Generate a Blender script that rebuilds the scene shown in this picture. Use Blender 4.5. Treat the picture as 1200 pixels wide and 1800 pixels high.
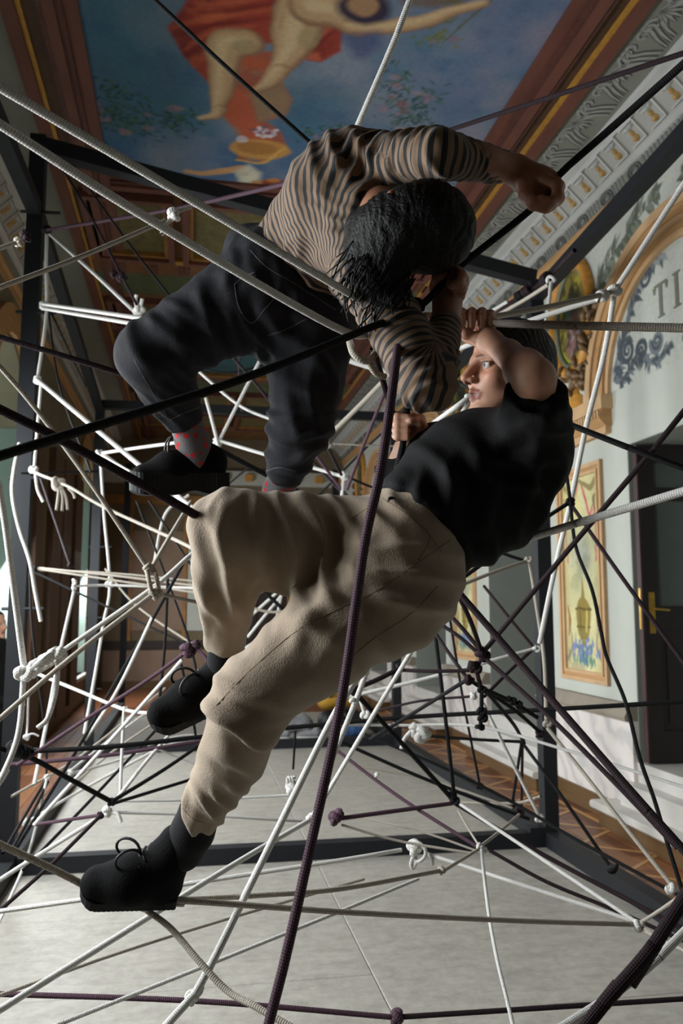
import bpy, math, random
import numpy as np
from mathutils import Vector, Matrix

random.seed(7)
SC = bpy.context.scene
COL = SC.collection
for _o in list(bpy.data.objects):
    bpy.data.objects.remove(_o)

# ------------------------------------------------------------------ camera
FPX = 1450.0
PITCH = math.atan(170 / 1450.0)
YAW = math.atan(267 * math.cos(PITCH) / 1450.0)
HC = 1.6
CF = np.array([math.sin(YAW) * math.cos(PITCH), math.cos(YAW) * math.cos(PITCH), math.sin(PITCH)])
CR = np.array([math.cos(YAW), -math.sin(YAW), 0.0])
CU = np.cross(CR, CF)
CC = np.array([0.0, 0.0, HC])
cam_data = bpy.data.cameras.new('camera')
cam_data.sensor_fit = 'AUTO'
cam_data.sensor_width = 36.0
cam_data.lens = FPX / 1800.0 * 36.0
cam_data.clip_start = 0.05
cam_data.clip_end = 200
cam = bpy.data.objects.new('camera', cam_data)
COL.objects.link(cam)
_m = Matrix(((CR[0], CU[0], -CF[0], CC[0]), (CR[1], CU[1], -CF[1], CC[1]), (CR[2], CU[2], -CF[2], CC[2]), (0, 0, 0, 1)))
cam.matrix_world = _m
SC.camera = cam
cam_data.dof.use_dof = True
cam_data.dof.focus_distance = 1.75
cam_data.dof.aperture_fstop = 5.6

# ------------------------------------------------------------------ world and exposure
W = bpy.data.worlds.new('world')
SC.world = W
W.use_nodes = True
W.node_tree.nodes['Background'].inputs[0].default_value = (0.75, 0.85, 1.0, 1)
W.node_tree.nodes['Background'].inputs[1].default_value = 1.0
SC.view_settings.view_transform = 'Standard'
SC.view_settings.look = 'None'
SC.view_settings.gamma = 1.0
SC.view_settings.exposure = 0.0
SC.view_settings.use_curve_mapping = False
SC.cycles.max_bounces = 8
SC.cycles.diffuse_bounces = 5
SC.cycles.caustics_reflective = False
SC.cycles.caustics_refractive = False

# daylight falling through the tall windows of the left wall (one soft light in each opening)
XL, XR, ZC = -1.79, 3.25, 5.2
WIN_Y = [2.29, 5.32, 8.35, 14.41]
DAY = 262.0
for wy in WIN_Y:
    ld = bpy.data.lights.new('daylight', 'AREA')
    ld.shape = 'RECTANGLE'
    ld.size = 1.4
    ld.size_y = 2.4
    ld.energy = DAY
    ld.color = (0.95, 0.98, 1.0)
    lo = bpy.data.objects.new('daylight', ld)
    COL.objects.link(lo)
    lo.location = (XL - 0.30, wy, 1.75)
    lo.rotation_euler = Vector((1, 0, -0.55)).to_track_quat('-Z', 'Y').to_euler()


# ------------------------------------------------------------------ helpers
def ray(x, y):
    return CF + CR * ((x - 600) / FPX) - CU * ((y - 900) / FPX)


def P(x, y, d):
    return CC + ray(x, y) * d


def PL(x, y, ax, v):
    r = ray(x, y)
    return CC + r * ((v - CC[ax]) / r[ax])


def lin(r, g, b):
    out = []
    for c in (r, g, b):
        c = c / 255.0
        out.append(c / 12.92 if c <= 0.04045 else ((c + 0.055) / 1.055) ** 2.4)
    return tuple(out)


def lina(a):
    a = np.asarray(a, float) / 255.0
    return np.where(a <= 0.04045, a / 12.92, ((a + 0.055) / 1.055) ** 2.4)


def make_mesh(name, verts, faces, smooth=False):
    me = bpy.data.meshes.new(name)
    verts = np.asarray(verts, np.float32).reshape(-1, 3)
    if isinstance(faces, np.ndarray):
        n = faces.shape[1]
        me.vertices.add(len(verts))
        me.vertices.foreach_set('co', verts.ravel())
        me.loops.add(faces.size)
        me.loops.foreach_set('vertex_index', faces.astype(np.int32).ravel())
        me.polygons.add(len(faces))
        me.polygons.foreach_set('loop_start', np.arange(0, faces.size, n, dtype=np.int32))
        me.polygons.foreach_set('loop_total', np.full(len(faces), n, np.int32))
        me.update(calc_edges=True)
        me.validate()
    else:
        me.from_pydata([tuple(map(float, v)) for v in verts], [], faces)
        me.update()
    if smooth:
        me.polygons.foreach_set('use_smooth', np.ones(len(me.polygons), bool))
    return me


def obj(name, me, mat=None, parent=None, label=None, cat=None, group=None, kind=None, loc=None):
    o = bpy.data.objects.new(name, me)
    COL.objects.link(o)
    if mat is not None and me is not None and len(me.materials) == 0:
        me.materials.append(mat)
    if loc is not None:
        o.location = loc
    if parent is not None:
        o.parent = parent
    if label:
        o['label'] = label
    if cat:
        o['category'] = cat
    if group:
        o['group'] = group
    if kind:
        o['kind'] = kind
    return o


def box_vf(x0, x1, y0, y1, z0, z1):
    v = [(x0, y0, z0), (x1, y0, z0), (x1, y1, z0), (x0, y1, z0), (x0, y0, z1), (x1, y0, z1), (x1, y1, z1), (x0, y1, z1)]
    f = [(0, 3, 2, 1), (4, 5, 6, 7), (0, 1, 5, 4), (1, 2, 6, 5), (2, 3, 7, 6), (3, 0, 4, 7)]
    return v, f


class MB:
    """collects shapes into one mesh"""
    def __init__(self):
        self.v = []
        self.f = []

    def add(self, v, f):
        n = len(self.v)
        self.v += [tuple(map(float, q)) for q in v]
        self.f += [tuple(i + n for i in q) for q in f]
        return self

    def box(self, *a):
        return self.add(*box_vf(*a))

    def bar(self, a, b, w, h=None, up=(0, 0, 1)):
        h = h or w
        a = np.array(a, float)
        b = np.array(b, float)
        t = (b - a) / np.linalg.norm(b - a)
        up = np.array(up, float)
        if abs(t @ up) > 0.95:
            up = np.array((0, 1.0, 0))
        s = np.cross(t, up)
        s /= np.linalg.norm(s)
        u = np.cross(s, t)
        v = []
        for q in (a, b):
            for i, j in ((-1, -1), (1, -1), (1, 1), (-1, 1)):
                v.append(q + s * i * w / 2 + u * j * h / 2)
        return self.add(v, [(0, 3, 2, 1), (4, 5, 6, 7), (0, 1, 5, 4), (1, 2, 6, 5), (2, 3, 7, 6), (3, 0, 4, 7)])

    def prism(self, pts, ax, a, b):
        """extrude a 2D outline along axis ax from a to b (pts are the other two coordinates in x,y,z order)"""
        n = len(pts)
        v = []
        for q in (a, b):
            for p in pts:
                c = list(p)
                c.insert(ax, q)
                v.append(c)
        f = [tuple(range(n))[::-1], tuple(range(n, 2 * n))]
        for i in range(n):
            j = (i + 1) % n
            f.append((i, j, n + j, n + i))
        return self.add(v, f)

    def tube(self, pts, r, n=8, cap=True):
        v, f = tube_vf(pts, r, n, cap)[:2]
        return self.add(v, f)

    def mesh(self, name, smooth=False):
        return make_mesh(name, self.v, self.f, smooth)


def frames(pts):
    pts = np.asarray(pts, float)
    t = np.gradient(pts, axis=0)
    t /= np.linalg.norm(t, axis=1)[:, None] + 1e-12
    up = np.array((0, 0, 1.0))
    if abs(t[0] @ up) > 0.9:
        up = np.array((0, 1.0, 0))
    s = np.cross(t[0], up)
    s /= np.linalg.norm(s)
    S = [s]
    for i in range(1, len(pts)):
        s = S[-1] - t[i] * (S[-1] @ t[i])
        s /= np.linalg.norm(s) + 1e-12
        S.append(s)
    S = np.array(S)
    return t, S, np.cross(t, S)


def tube_vf(pts, r, n=8, cap=True):
    pts = np.asarray(pts, float)
    r = np.broadcast_to(np.asarray(r, float), (len(pts),))
    t, S, U = frames(pts)
    a = np.arange(n) * 2 * math.pi / n
    ring = S[:, None, :] * np.cos(a)[None, :, None] + U[:, None, :] * np.sin(a)[None, :, None]
    v = (pts[:, None, :] + ring * r[:, None, None]).reshape(-1, 3)
    f = []
    for i in range(len(pts) - 1):
        for j in range(n):
            k = (j + 1) % n
            f.append((i * n + j, i * n + k, (i + 1) * n + k, (i + 1) * n + j))
    if cap:
        f.append(tuple(range(n))[::-1])
        m = (len(pts) - 1) * n
        f.append(tuple(range(m, m + n)))
    return v, f, (len(pts), n)


def spline(pts, per=10):
    """Catmull-Rom through the points"""
    p = np.asarray(pts, float)
    if len(p) == 2:
        s = np.linspace(0, 1, per + 1)[:, None]
        return p[0] * (1 - s) + p[1] * s
    q = np.vstack([2 * p[0] - p[1], p, 2 * p[-1] - p[-2]])
    out = []
    for i in range(1, len(q) - 2):
        s = np.linspace(0, 1, per, endpoint=False)[:, None]
        a, b, c, d = q[i - 1], q[i], q[i + 1], q[i + 2]
        out.append(0.5 * ((2 * b) + (c - a) * s + (2 * a - 5 * b + 4 * c - d) * s ** 2 + (3 * b - a - 3 * c + d) * s ** 3))
    out.append(p[-1][None])
    return np.vstack(out)


# ------------------------------------------------------------------ noise for painting and cloth
_rng = np.random.RandomState(3)
_LAT = _rng.rand(32, 32, 32).astype(np.float32)


def vnoise(p, seed=0):
    p = np.asarray(p, np.float32) + seed * 7.31
    i = np.floor(p).astype(np.int32)
    u = p - i
    u = u * u * (3 - 2 * u)
    i &= 31
    j = (i + 1) & 31
    out = 0
    for a in (0, 1):
        xa = i[..., 0] if a == 0 else j[..., 0]
        wa = (1 - u[..., 0]) if a == 0 else u[..., 0]
        for b in (0, 1):
            yb = i[..., 1] if b == 0 else j[..., 1]
            wb = (1 - u[..., 1]) if b == 0 else u[..., 1]
            for c in (0, 1):
                zc = i[..., 2] if c == 0 else j[..., 2]
                wc = (1 - u[..., 2]) if c == 0 else u[..., 2]
                out = out + _LAT[xa, yb, zc] * wa * wb * wc
    return out


def fbm(p, seed=0, oct=4):
    p = np.asarray(p, np.float32)
    s, a, t = 0, 0.5, 0
    for k in range(oct):
        s = s + a * vnoise(p * (2.03 ** k), seed + k)
        t += a
        a *= 0.5
    return s / t


# ------------------------------------------------------------------ materials
def new_mat(name):
    m = bpy.data.materials.new(name)
    m.use_nodes = True
    nt = m.node_tree
    return m, nt, nt.nodes['Principled BSDF']


def mat(name, col, rough=0.6, var=0.15, scale=8.0, bump=0.0, bscale=None, metal=0.0, stretch=None, col2=None, detail=5.0, coat=0.0, spec=None, sheen=0.0):
    """procedural surface: noise-mottled colour, optional bump"""
    m, nt, b = new_mat(name)
    N, L = nt.nodes, nt.links
    tc = N.new('ShaderNodeTexCoord')
    mp = N.new('ShaderNodeMapping')
    L.new(tc.outputs['Object'], mp.inputs['Vector'])
    if stretch:
        mp.inputs['Scale'].default_value = stretch
    nz = N.new('ShaderNodeTexNoise')
    nz.inputs['Scale'].default_value = scale
    nz.inputs['Detail'].default_value = detail
    nz.inputs['Roughness'].default_value = 0.6
    L.new(mp.outputs[0], nz.inputs['Vector'])
    rp = N.new('ShaderNodeValToRGB')
    c2 = col2 or tuple(c * (1 - var) for c in col)
    c1 = col if col2 else tuple(min(1, c * (1 + var)) for c in col)
    rp.color_ramp.elements[0].position = 0.3
    rp.color_ramp.elements[1].position = 0.7
    rp.color_ramp.elements[0].color = (*c2, 1)
    rp.color_ramp.elements[1].color = (*c1, 1)
    L.new(nz.outputs['Fac'], rp.inputs[0])
    L.new(rp.outputs[0], b.inputs['Base Color'])
    b.inputs['Roughness'].default_value = rough
    b.inputs['Metallic'].default_value = metal
    if coat:
        b.inputs['Coat Weight'].default_value = coat
        b.inputs['Coat Roughness'].default_value = 0.25
    if spec is not None:
        b.inputs['Specular IOR Level'].default_value = spec
    if sheen:
        b.inputs['Sheen Weight'].default_value = sheen
    if bump:
        n2 = N.new('ShaderNodeTexNoise')
        n2.inputs['Scale'].default_value = bscale or scale * 4
        n2.inputs['Detail'].default_value = 4
        L.new(mp.outputs[0], n2.inputs['Vector'])
        bp = N.new('ShaderNodeBump')
        bp.inputs['Strength'].default_value = bump
        bp.inputs['Distance'].default_value = 0.01
        L.new(n2.outputs['Fac'], bp.inputs['Height'])
        L.new(bp.outputs[0], b.inputs['Normal'])
    return m


def paint_mat(name, rough=0.75, spec=0.2):
    """colour comes from the painted vertex colours, with fine brush grain"""
    m, nt, b = new_mat(name)
    N, L = nt.nodes, nt.links
    at = N.new('ShaderNodeAttribute')
    at.attribute_name = 'Col'
    tc = N.new('ShaderNodeTexCoord')
    nz = N.new('ShaderNodeTexNoise')
    nz.inputs['Scale'].default_value = 30
    nz.inputs['Detail'].default_value = 6
    L.new(tc.outputs['Object'], nz.inputs['Vector'])
    mr = N.new('ShaderNodeMapRange')
    mr.inputs['To Min'].default_value = 0.8
    mr.inputs['To Max'].default_value = 1.2
    L.new(nz.outputs['Fac'], mr.inputs['Value'])
    mx = N.new('ShaderNodeMix')
    mx.data_type = 'RGBA'
    mx.blend_type = 'MULTIPLY'
    mx.inputs['Factor'].default_value = 1.0
    L.new(at.outputs['Color'], mx.inputs['A'])
    L.new(mr.outputs[0], mx.inputs['B'])
    L.new(mx.outputs['Result'], b.inputs['Base Color'])
    b.inputs['Roughness'].default_value = rough
    b.inputs['Specular IOR Level'].default_value = spec
    return m


class Canvas:
    """a flat painting held as vertex colours on a fine grid: u,v in metres"""
    def __init__(self, u0, u1, v0, v1, res, base):
        self.nu = int(round((u1 - u0) / res)) + 1
        self.nv = int(round((v1 - v0) / res)) + 1
        self.u, self.v = np.meshgrid(np.linspace(u0, u1, self.nu), np.linspace(v0, v1, self.nv), indexing='ij')
        self.c = np.zeros((self.nu, self.nv, 3)) + np.array(base)
        self.wu = self.u.copy()
        self.wv = self.v.copy()

    def wobble(self, amp, freq, seed=0):
        p = np.stack([self.u * freq, self.v * freq, self.u * 0], -1)
        self.wu = self.u + (fbm(p, seed) - 0.5) * amp
        self.wv = self.v + (fbm(p, seed + 9) - 0.5) * amp

    def mixm(self, m, col):
        m = np.clip(m, 0, 1)[..., None]
        self.c = self.c * (1 - m) + np.array(col, float) * m

    def noise(self, col, freq, lo, hi, amt=1.0, seed=0, mask=None):
        p = np.stack([self.u * freq, self.v * freq, self.u * 0 + seed], -1)
        m = np.clip((fbm(p, seed) - lo) / (hi - lo), 0, 1) * amt
        if mask is not None:
            m = m * mask
        self.mixm(m, col)

    def sd_poly(self, pts):
        p = np.array(pts, float)
        X, Y = self.wu, self.wv
        d = np.full(X.shape, 1e9)
        ins = np.zeros(X.shape, bool)
        n = len(p)
        for i in range(n):
            a, b = p[i], p[(i + 1) % n]
            e = b - a
            wx, wy = X - a[0], Y - a[1]
            t = np.clip((wx * e[0] + wy * e[1]) / (e @ e + 1e-12), 0, 1)
            d = np.minimum(d, np.hypot(wx - t * e[0], wy - t * e[1]))
            c = (a[1] > Y) != (b[1] > Y)
            with np.errstate(divide='ignore', invalid='ignore'):
                ins ^= c & (X < (b[0] - a[0]) * (Y - a[1]) / (b[1] - a[1] + 1e-12) + a[0])
        return np.where(ins, -d, d)

    def poly(self, pts, col, soft=0.015, amt=1.0, shade=None):
        d = self.sd_poly(pts)
        m = np.clip(0.5 - d / soft, 0, 1) * amt
        self.mixm(m, col)
        return m

    def stroke(self, pts, w, col, soft=0.008, amt=1.0, per=8):
        p = spline(pts, per)
        w = np.interp(np.linspace(0, 1, len(p)), np.linspace(0, 1, len(np.atleast_1d(w))), np.atleast_1d(w))
        X, Y = self.wu, self.wv
        lo = p.min(0) - w.max() - soft
        hi = p.max(0) + w.max() + soft
        sel = (X > lo[0]) & (X < hi[0]) & (Y > lo[1]) & (Y < hi[1])
        if not sel.any():
            return
        x, y = X[sel], Y[sel]
        m = np.zeros(x.shape)
        for i in range(len(p) - 1):
            a, b = p[i], p[i + 1]
            e = b - a
            t = np.clip(((x - a[0]) * e[0] + (y - a[1]) * e[1]) / (e @ e + 1e-12), 0, 1)
            d = np.hypot(x - a[0] - t * e[0], y - a[1] - t * e[1]) - (w[i] * (1 - t) + w[i + 1] * t) / 2
            m = np.maximum(m, np.clip(0.5 - d / soft, 0, 1))
        mm = np.zeros(X.shape)
        mm[sel] = m * amt
        self.mixm(mm, col)

    def ell(self, cu, cv, ru, rv, col, soft=0.15, amt=1.0):
        d = np.hypot((self.wu - cu) / ru, (self.wv - cv) / rv) - 1
        m = np.clip(0.5 - d / soft, 0, 1) * amt
        self.mixm(m, col)
        return m

    def build(self, name, fn, mt, parent=None, keep=None, flip=False):
        """fn(u,v) -> (x,y,z)"""
        x, y, z = fn(self.u, self.v)
        v = np.stack([x, y, z], -1).reshape(-1, 3)
        idx = np.arange(self.nu * self.nv).reshape(self.nu, self.nv)
        f = np.stack([idx[:-1, :-1], idx[1:, :-1], idx[1:, 1:], idx[:-1, 1:]], -1)
        if keep is not None:
            k = keep(self.u, self.v)
            f = f[(k[:-1, :-1] & k[1:, :-1] & k[1:, 1:] & k[:-1, 1:])]
        f = f.reshape(-1, 4)
        if flip:
            f = f[:, ::-1]
        used = np.unique(f)
        rm = np.full(len(v), -1, np.int64)
        rm[used] = np.arange(len(used))
        me = make_mesh(name, v[used], np.ascontiguousarray(rm[f]))
        at = me.attributes.new('Col', 'FLOAT_COLOR', 'POINT')
        c = np.ones((len(used), 4), np.float32)
        c[:, :3] = np.clip(self.c.reshape(-1, 3)[used], 0, 1)
        at.data.foreach_set('color', c.ravel())
        return obj(name, me, mt, parent)

# =================================================================== the room shell
Y0, Y1 = -6.0, 17.5
PITCHB = 3.03
DOOR_C = [4.97 + PITCHB * k for k in range(-3, 5)]
DOOR_W, DOOR_Z0, DOOR_Z1 = 1.44, 0.49, 2.84

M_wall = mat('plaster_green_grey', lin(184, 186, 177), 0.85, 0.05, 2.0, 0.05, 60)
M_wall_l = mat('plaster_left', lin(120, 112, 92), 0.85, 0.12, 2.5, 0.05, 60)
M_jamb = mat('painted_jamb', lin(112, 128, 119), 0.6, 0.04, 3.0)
M_marble = None


def marble_mat():
    m, nt, b = new_mat('pink_marble')
    N, L = nt.nodes, nt.links
    tc = N.new('ShaderNodeTexCoord')
    mp = N.new('ShaderNodeMapping')
    mp.inputs['Rotation'].default_value = (0.9, 0.0, 0.0)
    L.new(tc.outputs['Object'], mp.inputs['Vector'])
    wv = N.new('ShaderNodeTexWave')
    wv.inputs['Scale'].default_value = 1.6
    wv.inputs['Distortion'].default_value = 9
    wv.inputs['Detail'].default_value = 5
    wv.inputs['Detail Scale'].default_value = 1.6
    wv.bands_direction = 'Y'
    L.new(mp.outputs[0], wv.inputs['Vector'])
    rp = N.new('ShaderNodeValToRGB')
    e = rp.color_ramp.elements
    e[0].position = 0.0
    e[0].color = (*lin(190, 186, 184), 1)
    e[1].position = 0.35
    e[1].color = (*lin(212, 203, 197), 1)
    e2 = rp.color_ramp.elements.new(1.0)
    e2.color = (*lin(218, 211, 205), 1)
    L.new(wv.outputs['Fac'], rp.inputs[0])
    L.new(rp.outputs[0], b.inputs['Base Color'])
    b.inputs['Roughness'].default_value = 0.35
    return m


M_marble = marble_mat()
M_cap = mat('dado_cap_stone', lin(140, 130, 116), 0.6, 0.1, 6)
M_base = mat('brown_baseboard', lin(92, 66, 34), 0.55, 0.2, 6, stretch=(1, 0.15, 6))
M_tan = mat('tan_painted_moulding', lin(180, 138, 90), 0.7, 0.14, 5, stretch=(1, 0.4, 4))
M_tan2 = mat('pale_tan_moulding', lin(194, 158, 117), 0.7, 0.1, 6)
M_gold = mat('ochre_gold_paint', lin(196, 138, 58), 0.55, 0.28, 14, 0.2, 40)
M_bronze = mat('brown_gilt_relief', lin(120, 94, 62), 0.6, 0.35, 22, 0.4, 50)
M_door = mat('dark_mahogany', lin(24, 17, 16), 0.5, 0.3, 5, stretch=(6, 6, 0.5))
M_door_edge = mat('maroon_door_edge', lin(66, 44, 44), 0.5, 0.15, 5, stretch=(6, 6, 0.5))
M_glass = mat('smoked_door_glass', lin(78, 84, 80), 0.2, 0.08, 3)
M_brass = mat('brass', lin(200, 160, 80), 0.3, 0.2, 20, metal=0.9)
M_stone = mat('grey_white_step_marble', lin(196, 192, 186), 0.4, 0.07, 5, stretch=(1, 1, 3))
M_grey_jamb = mat('grey_painted_reveal', lin(138, 142, 134), 0.8, 0.06, 3)

# ---- right wall with door openings
mb = MB()
edges = [Y0]
for c in DOOR_C:
    edges += [c - DOOR_W / 2, c + DOOR_W / 2]
edges.append(Y1)
TH = 0.9
for i in range(0, len(edges), 2):
    mb.box(XR, XR + TH, edges[i], edges[i + 1], 0, 5.3)
for c in DOOR_C:
    mb.box(XR, XR + TH, c - DOOR_W / 2, c + DOOR_W / 2, DOOR_Z1, 5.3)
    mb.box(XR, XR + TH, c - DOOR_W / 2, c + DOOR_W / 2, 0, DOOR_Z0 - 0.02)
mb.box(XR + TH, XR + TH + 0.1, Y0, Y1, 0, 5.3)
wall_right = obj('wall_right', mb.mesh('wall_right'), M_wall, kind='structure')

# grey reveals, marble dado, cap and baseboard on each pier
for i in range(0, len(edges), 2):
    a, b = edges[i], edges[i + 1]
    if b < 1.0:
        continue
    obj('dado_slab', MB().box(XR - 0.05, XR - 0.001, a, b, 0.15, 0.78).mesh('dado'), M_marble, wall_right)
    obj('dado_cap', MB().prism([(XR - 0.001, 0.78), (XR - 0.10, 0.78), (XR - 0.11, 0.81), (XR - 0.06, 0.9), (XR - 0.001, 0.9)], 1, a, b).mesh('cap'), M_cap, wall_right)
    obj('skirting', MB().box(XR - 0.075, XR - 0.001, a, b, 0.0, 0.15).mesh('skirting'), M_base, wall_right)
    for yy, s in ((b, 1), (a, -1)):
        # painted reveal of each door recess
        obj('reveal', MB().box(XR + 0.002, XR + TH, yy if s > 0 else yy - 0.006, yy + 0.006 if s > 0 else yy, DOOR_Z0, DOOR_Z1).mesh('reveal'), M_grey_jamb, wall_right)
for c in DOOR_C:
    if c < 1:
        continue
    obj('soffit', MB().box(XR + 0.002, XR + TH, c - DOOR_W / 2, c + DOOR_W / 2, DOOR_Z1 - 0.006, DOOR_Z1).mesh('soffit'), M_grey_jamb, wall_right)


# ---- open door leaves standing in the recesses
def door_leaf(n, c, shut=None):
    yj = c + DOOR_W / 2
    root = bpy.data.objects.new('door_%d' % n, None)
    COL.objects.link(root)
    root['kind'] = 'structure'
    root.location = (XR + 0.02, yj - 0.06, DOOR_Z0 + 0.01)
    root.rotation_euler = (0, 0, math.radians(-3))
    H, Wd, T = DOOR_Z1 - DOOR_Z0 - 0.03, 0.86, 0.05
    if shut is not None:       # closed leaf at the back of the recess
        Wd = DOOR_W / 2 - 0.004
        root.location = (XR + 0.62, yj - 0.007 - shut * DOOR_W / 2, DOOR_Z0 + 0.01)
        root.rotation_euler = (0, 0, math.radians(-90))
    st = 0.12
    fr = MB()
    fr.box(0, st, -T, 0, 0, H).box(Wd - st, Wd, -T, 0, 0, H)
    for z0, z1 in ((0, 0.22), (0.95, 1.12), (1.9, 2.0), (H - 0.13, H)):
        fr.box(st, Wd - st, -T, 0, z0, z1)
    fr.box(st + 0.26, st + 0.34, -T, 0, 1.12, H - 0.13)
    obj('door_frame', fr.mesh('door_frame'), M_door, root)
    obj('door_edge', MB().box(-0.012, 0.0, -T - 0.004, 0.004, 0, H).mesh('door_edge'), M_door_edge, root)
    for x0, x1 in ((st, st + 0.26), (st + 0.34, Wd - st)):
        for z0, z1 in ((1.12, 1.9), (2.0, H - 0.13)):
            obj('pane', MB().box(x0, x1, -T * 0.6, -T * 0.4, z0, z1).mesh('pane'), M_glass, root)
    for x0, x1 in ((st, st + 0.27), (st + 0.31, Wd - st)):
        p = MB().box(x0, x1, -T * 0.65, -T * 0.2, 0.22, 0.95)
        p.box(x0 + 0.05, x1 - 0.05, -T * 0.85, -T * 0.3, 0.28, 0.89)
        obj('door_panel', p.mesh('door_panel'), M_door, root)
    hd = MB().box(0.04, 0.085, -T - 0.008, -T, 0.92, 1.22)
    hd.tube([(0.062, -T - 0.005, 1.1), (0.062, -T - 0.05, 1.1), (0.17, -T - 0.055, 1.09)], 0.009)
    obj('handle', hd.mesh('handle'), M_brass, root)
    obj('lock_plate', MB().box(-0.016, -0.012, -T * 0.8, -T * 0.2, 0.95, 1.25).mesh('lock_plate'), M_brass, root)
    return root


for n, c in enumerate([c for c in DOOR_C if c > 3.5]):
    if n == 0:
        door_leaf(1, c)
    else:
        door_leaf(2 * n, c, 0)
        door_leaf(2 * n + 1, c, 1)

# ---- marble steps in front of the nearest doors
for n, c in enumerate(DOOR_C):
    if c < 3:
        continue
    root = bpy.data.objects.new('trim_%d' % (10 + n), None)
    COL.objects.link(root)
    root['kind'] = 'structure'
    lo = MB().box(XR - 0.27, XR + 0.0, c - 0.99, c + 0.99, 0.0, 0.13)
    obj('step_riser', MB().box(XR - 0.22, XR - 0.03, c - 0.95, c + 0.95, 0.0, 0.12).mesh('r'), M_base, root)
    sl = MB().prism([(XR - 0.05, 0.12), (XR - 0.255, 0.12), (XR - 0.27, 0.135), (XR - 0.27, 0.165), (XR - 0.255, 0.18), (XR - 0.05, 0.18)], 1, c - 0.99, c + 0.99)
    obj('step_slab', sl.mesh('s'), M_stone, root)
    obj('step_slab', MB().box(XR - 0.12, XR + 0.3, c - 0.80, c + 0.80, 0.18, 0.34).mesh('s2'), M_stone, root)
    obj('step_slab', MB().box(XR - 0.14, XR + 0.3, c - 0.82, c + 0.82, 0.32, 0.35).mesh('s3'), M_stone, root)
    obj('threshold', MB().box(XR - 0.02, XR + TH, c - DOOR_W / 2, c + DOOR_W / 2, 0.35, DOOR_Z0).mesh('s4'), M_stone, root)

# ---- left wall with tall windows (deep pale reveals)
mb = MB()
WW, WZ0, WZ1 = 1.5, 0.5, 4.25
SHUT = [11.38, 17.4]
le = [Y0]
for wy in WIN_Y:
    le += [wy - WW / 2, wy + WW / 2]
le.append(Y1)
for i in range(0, len(le), 2):
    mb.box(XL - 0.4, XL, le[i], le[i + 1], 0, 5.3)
for wy in WIN_Y:
    mb.box(XL - 0.4, XL, wy - WW / 2, wy + WW / 2, 0, WZ0)
    # arched head above the opening
    pts = [(wy - WW / 2, 5.3), (wy - WW / 2, WZ1 - 0.75)]
    for k in range(0, 13):
        a = math.pi - math.pi * k / 12
        pts.append((wy + math.cos(a) * WW / 2, WZ1 - 0.75 + 0.75 * math.sin(a)))
    pts.append((wy + WW / 2, 5.3))
    mb.prism(pts, 0, XL - 0.4, XL)
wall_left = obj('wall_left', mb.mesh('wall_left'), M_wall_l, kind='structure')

M_wood_sh = mat('brown_shutter_wood', lin(92, 66, 48), 0.6, 0.3, 4, stretch=(5, 5, 0.4))
M_greenstripe = mat('olive_painted_strip', lin(104, 92, 48), 0.7, 0.3, 5)
M_frame_w = mat('window_frame_paint', lin(214, 222, 214), 0.5, 0.04, 5)
m, nt, b = new_mat('curtained_daylight_pane')
b.inputs['Base Color'].default_value = (*lin(214, 226, 222), 1)
b.inputs['Emission Color'].default_value = (0.8, 0.95, 0.92, 1)
b.inputs['Emission Strength'].default_value = 1.2
b.inputs['Roughness'].default_value = 0.4
M_pane = m
for n, wy in enumerate(WIN_Y):
    root = bpy.data.objects.new('window_%d' % (n + 1), None)
    COL.objects.link(root)
    root['kind'] = 'structure'
    a, b_ = wy - WW / 2, wy + WW / 2
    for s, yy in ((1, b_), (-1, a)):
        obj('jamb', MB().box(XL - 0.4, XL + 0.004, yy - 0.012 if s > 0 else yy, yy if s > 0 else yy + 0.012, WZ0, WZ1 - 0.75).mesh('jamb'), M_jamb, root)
    obj('sill', MB().box(XL - 0.4, XL + 0.08, a - 0.05, b_ + 0.05, WZ0 - 0.06, WZ0).mesh('sill'), M_stone, root)
    fr = MB()
    for yy in (a + 0.03, wy, b_ - 0.03):
        fr.box(XL - 0.39, XL - 0.34, yy - 0.03, yy + 0.03, WZ0, WZ1 - 0.1)
    for zz in (WZ0 + 0.03, 1.6, 2.6, 3.5):
        fr.box(XL - 0.39, XL - 0.34, a, b_, zz - 0.025, zz + 0.025)
    obj('window_frame', fr.mesh('window_frame'), M_frame_w, root)
    for ya, yb in ((a, wy), (wy, b_)):
        for za, zb in ((WZ0, 1.6), (1.6, 2.6), (2.6, 3.5), (3.5, WZ1)):
            obj('pane', MB().box(XL - 0.385, XL - 0.375, ya, yb, za, zb).mesh('pane'), M_pane, root)
    # ochre arch surround
    ar = MB()
    for k in range(14):
        a0, a1 = math.pi * k / 14, math.pi * (k + 1) / 14
        q = []
        for aa, rr in ((a0, 0.78), (a0, 1.06), (a1, 1.06), (a1, 0.78)):
            q.append((wy + math.cos(aa) * rr, WZ1 - 0.75 + math.sin(aa) * rr))
        ar.prism(q, 0, XL, XL + 0.05)
    obj('arch_surround', ar.mesh('arch'), M_tan, root)
# shutters and painted strips along the left wall piers
for n, (ya, yb, mm, d) in enumerate([(9.25, 9.55, M_greenstripe, 0.05), (9.62, 10.1, M_wood_sh, 0.09), (10.15, 10.5, M_greenstripe, 0.05),
                                     (10.6, 11.3, M_wood_sh, 0.12), (11.42, 12.2, M_wood_sh, 0.12), (12.3, 12.7, M_greenstripe, 0.05), (12.75, 13.5, M_wood_sh, 0.1), (15.3, 16.4, M_wood_sh, 0.1)]):
    obj('shutter_board', MB().box(XL, XL + d, ya, yb, 0.2, 3.6).mesh('board'), mm, wall_left)
obj('dado_slab', MB().box(XL, XL + 0.04, 9.2, 13.6, 0.0, 0.2).mesh('d'), M_base, wall_left)

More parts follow.
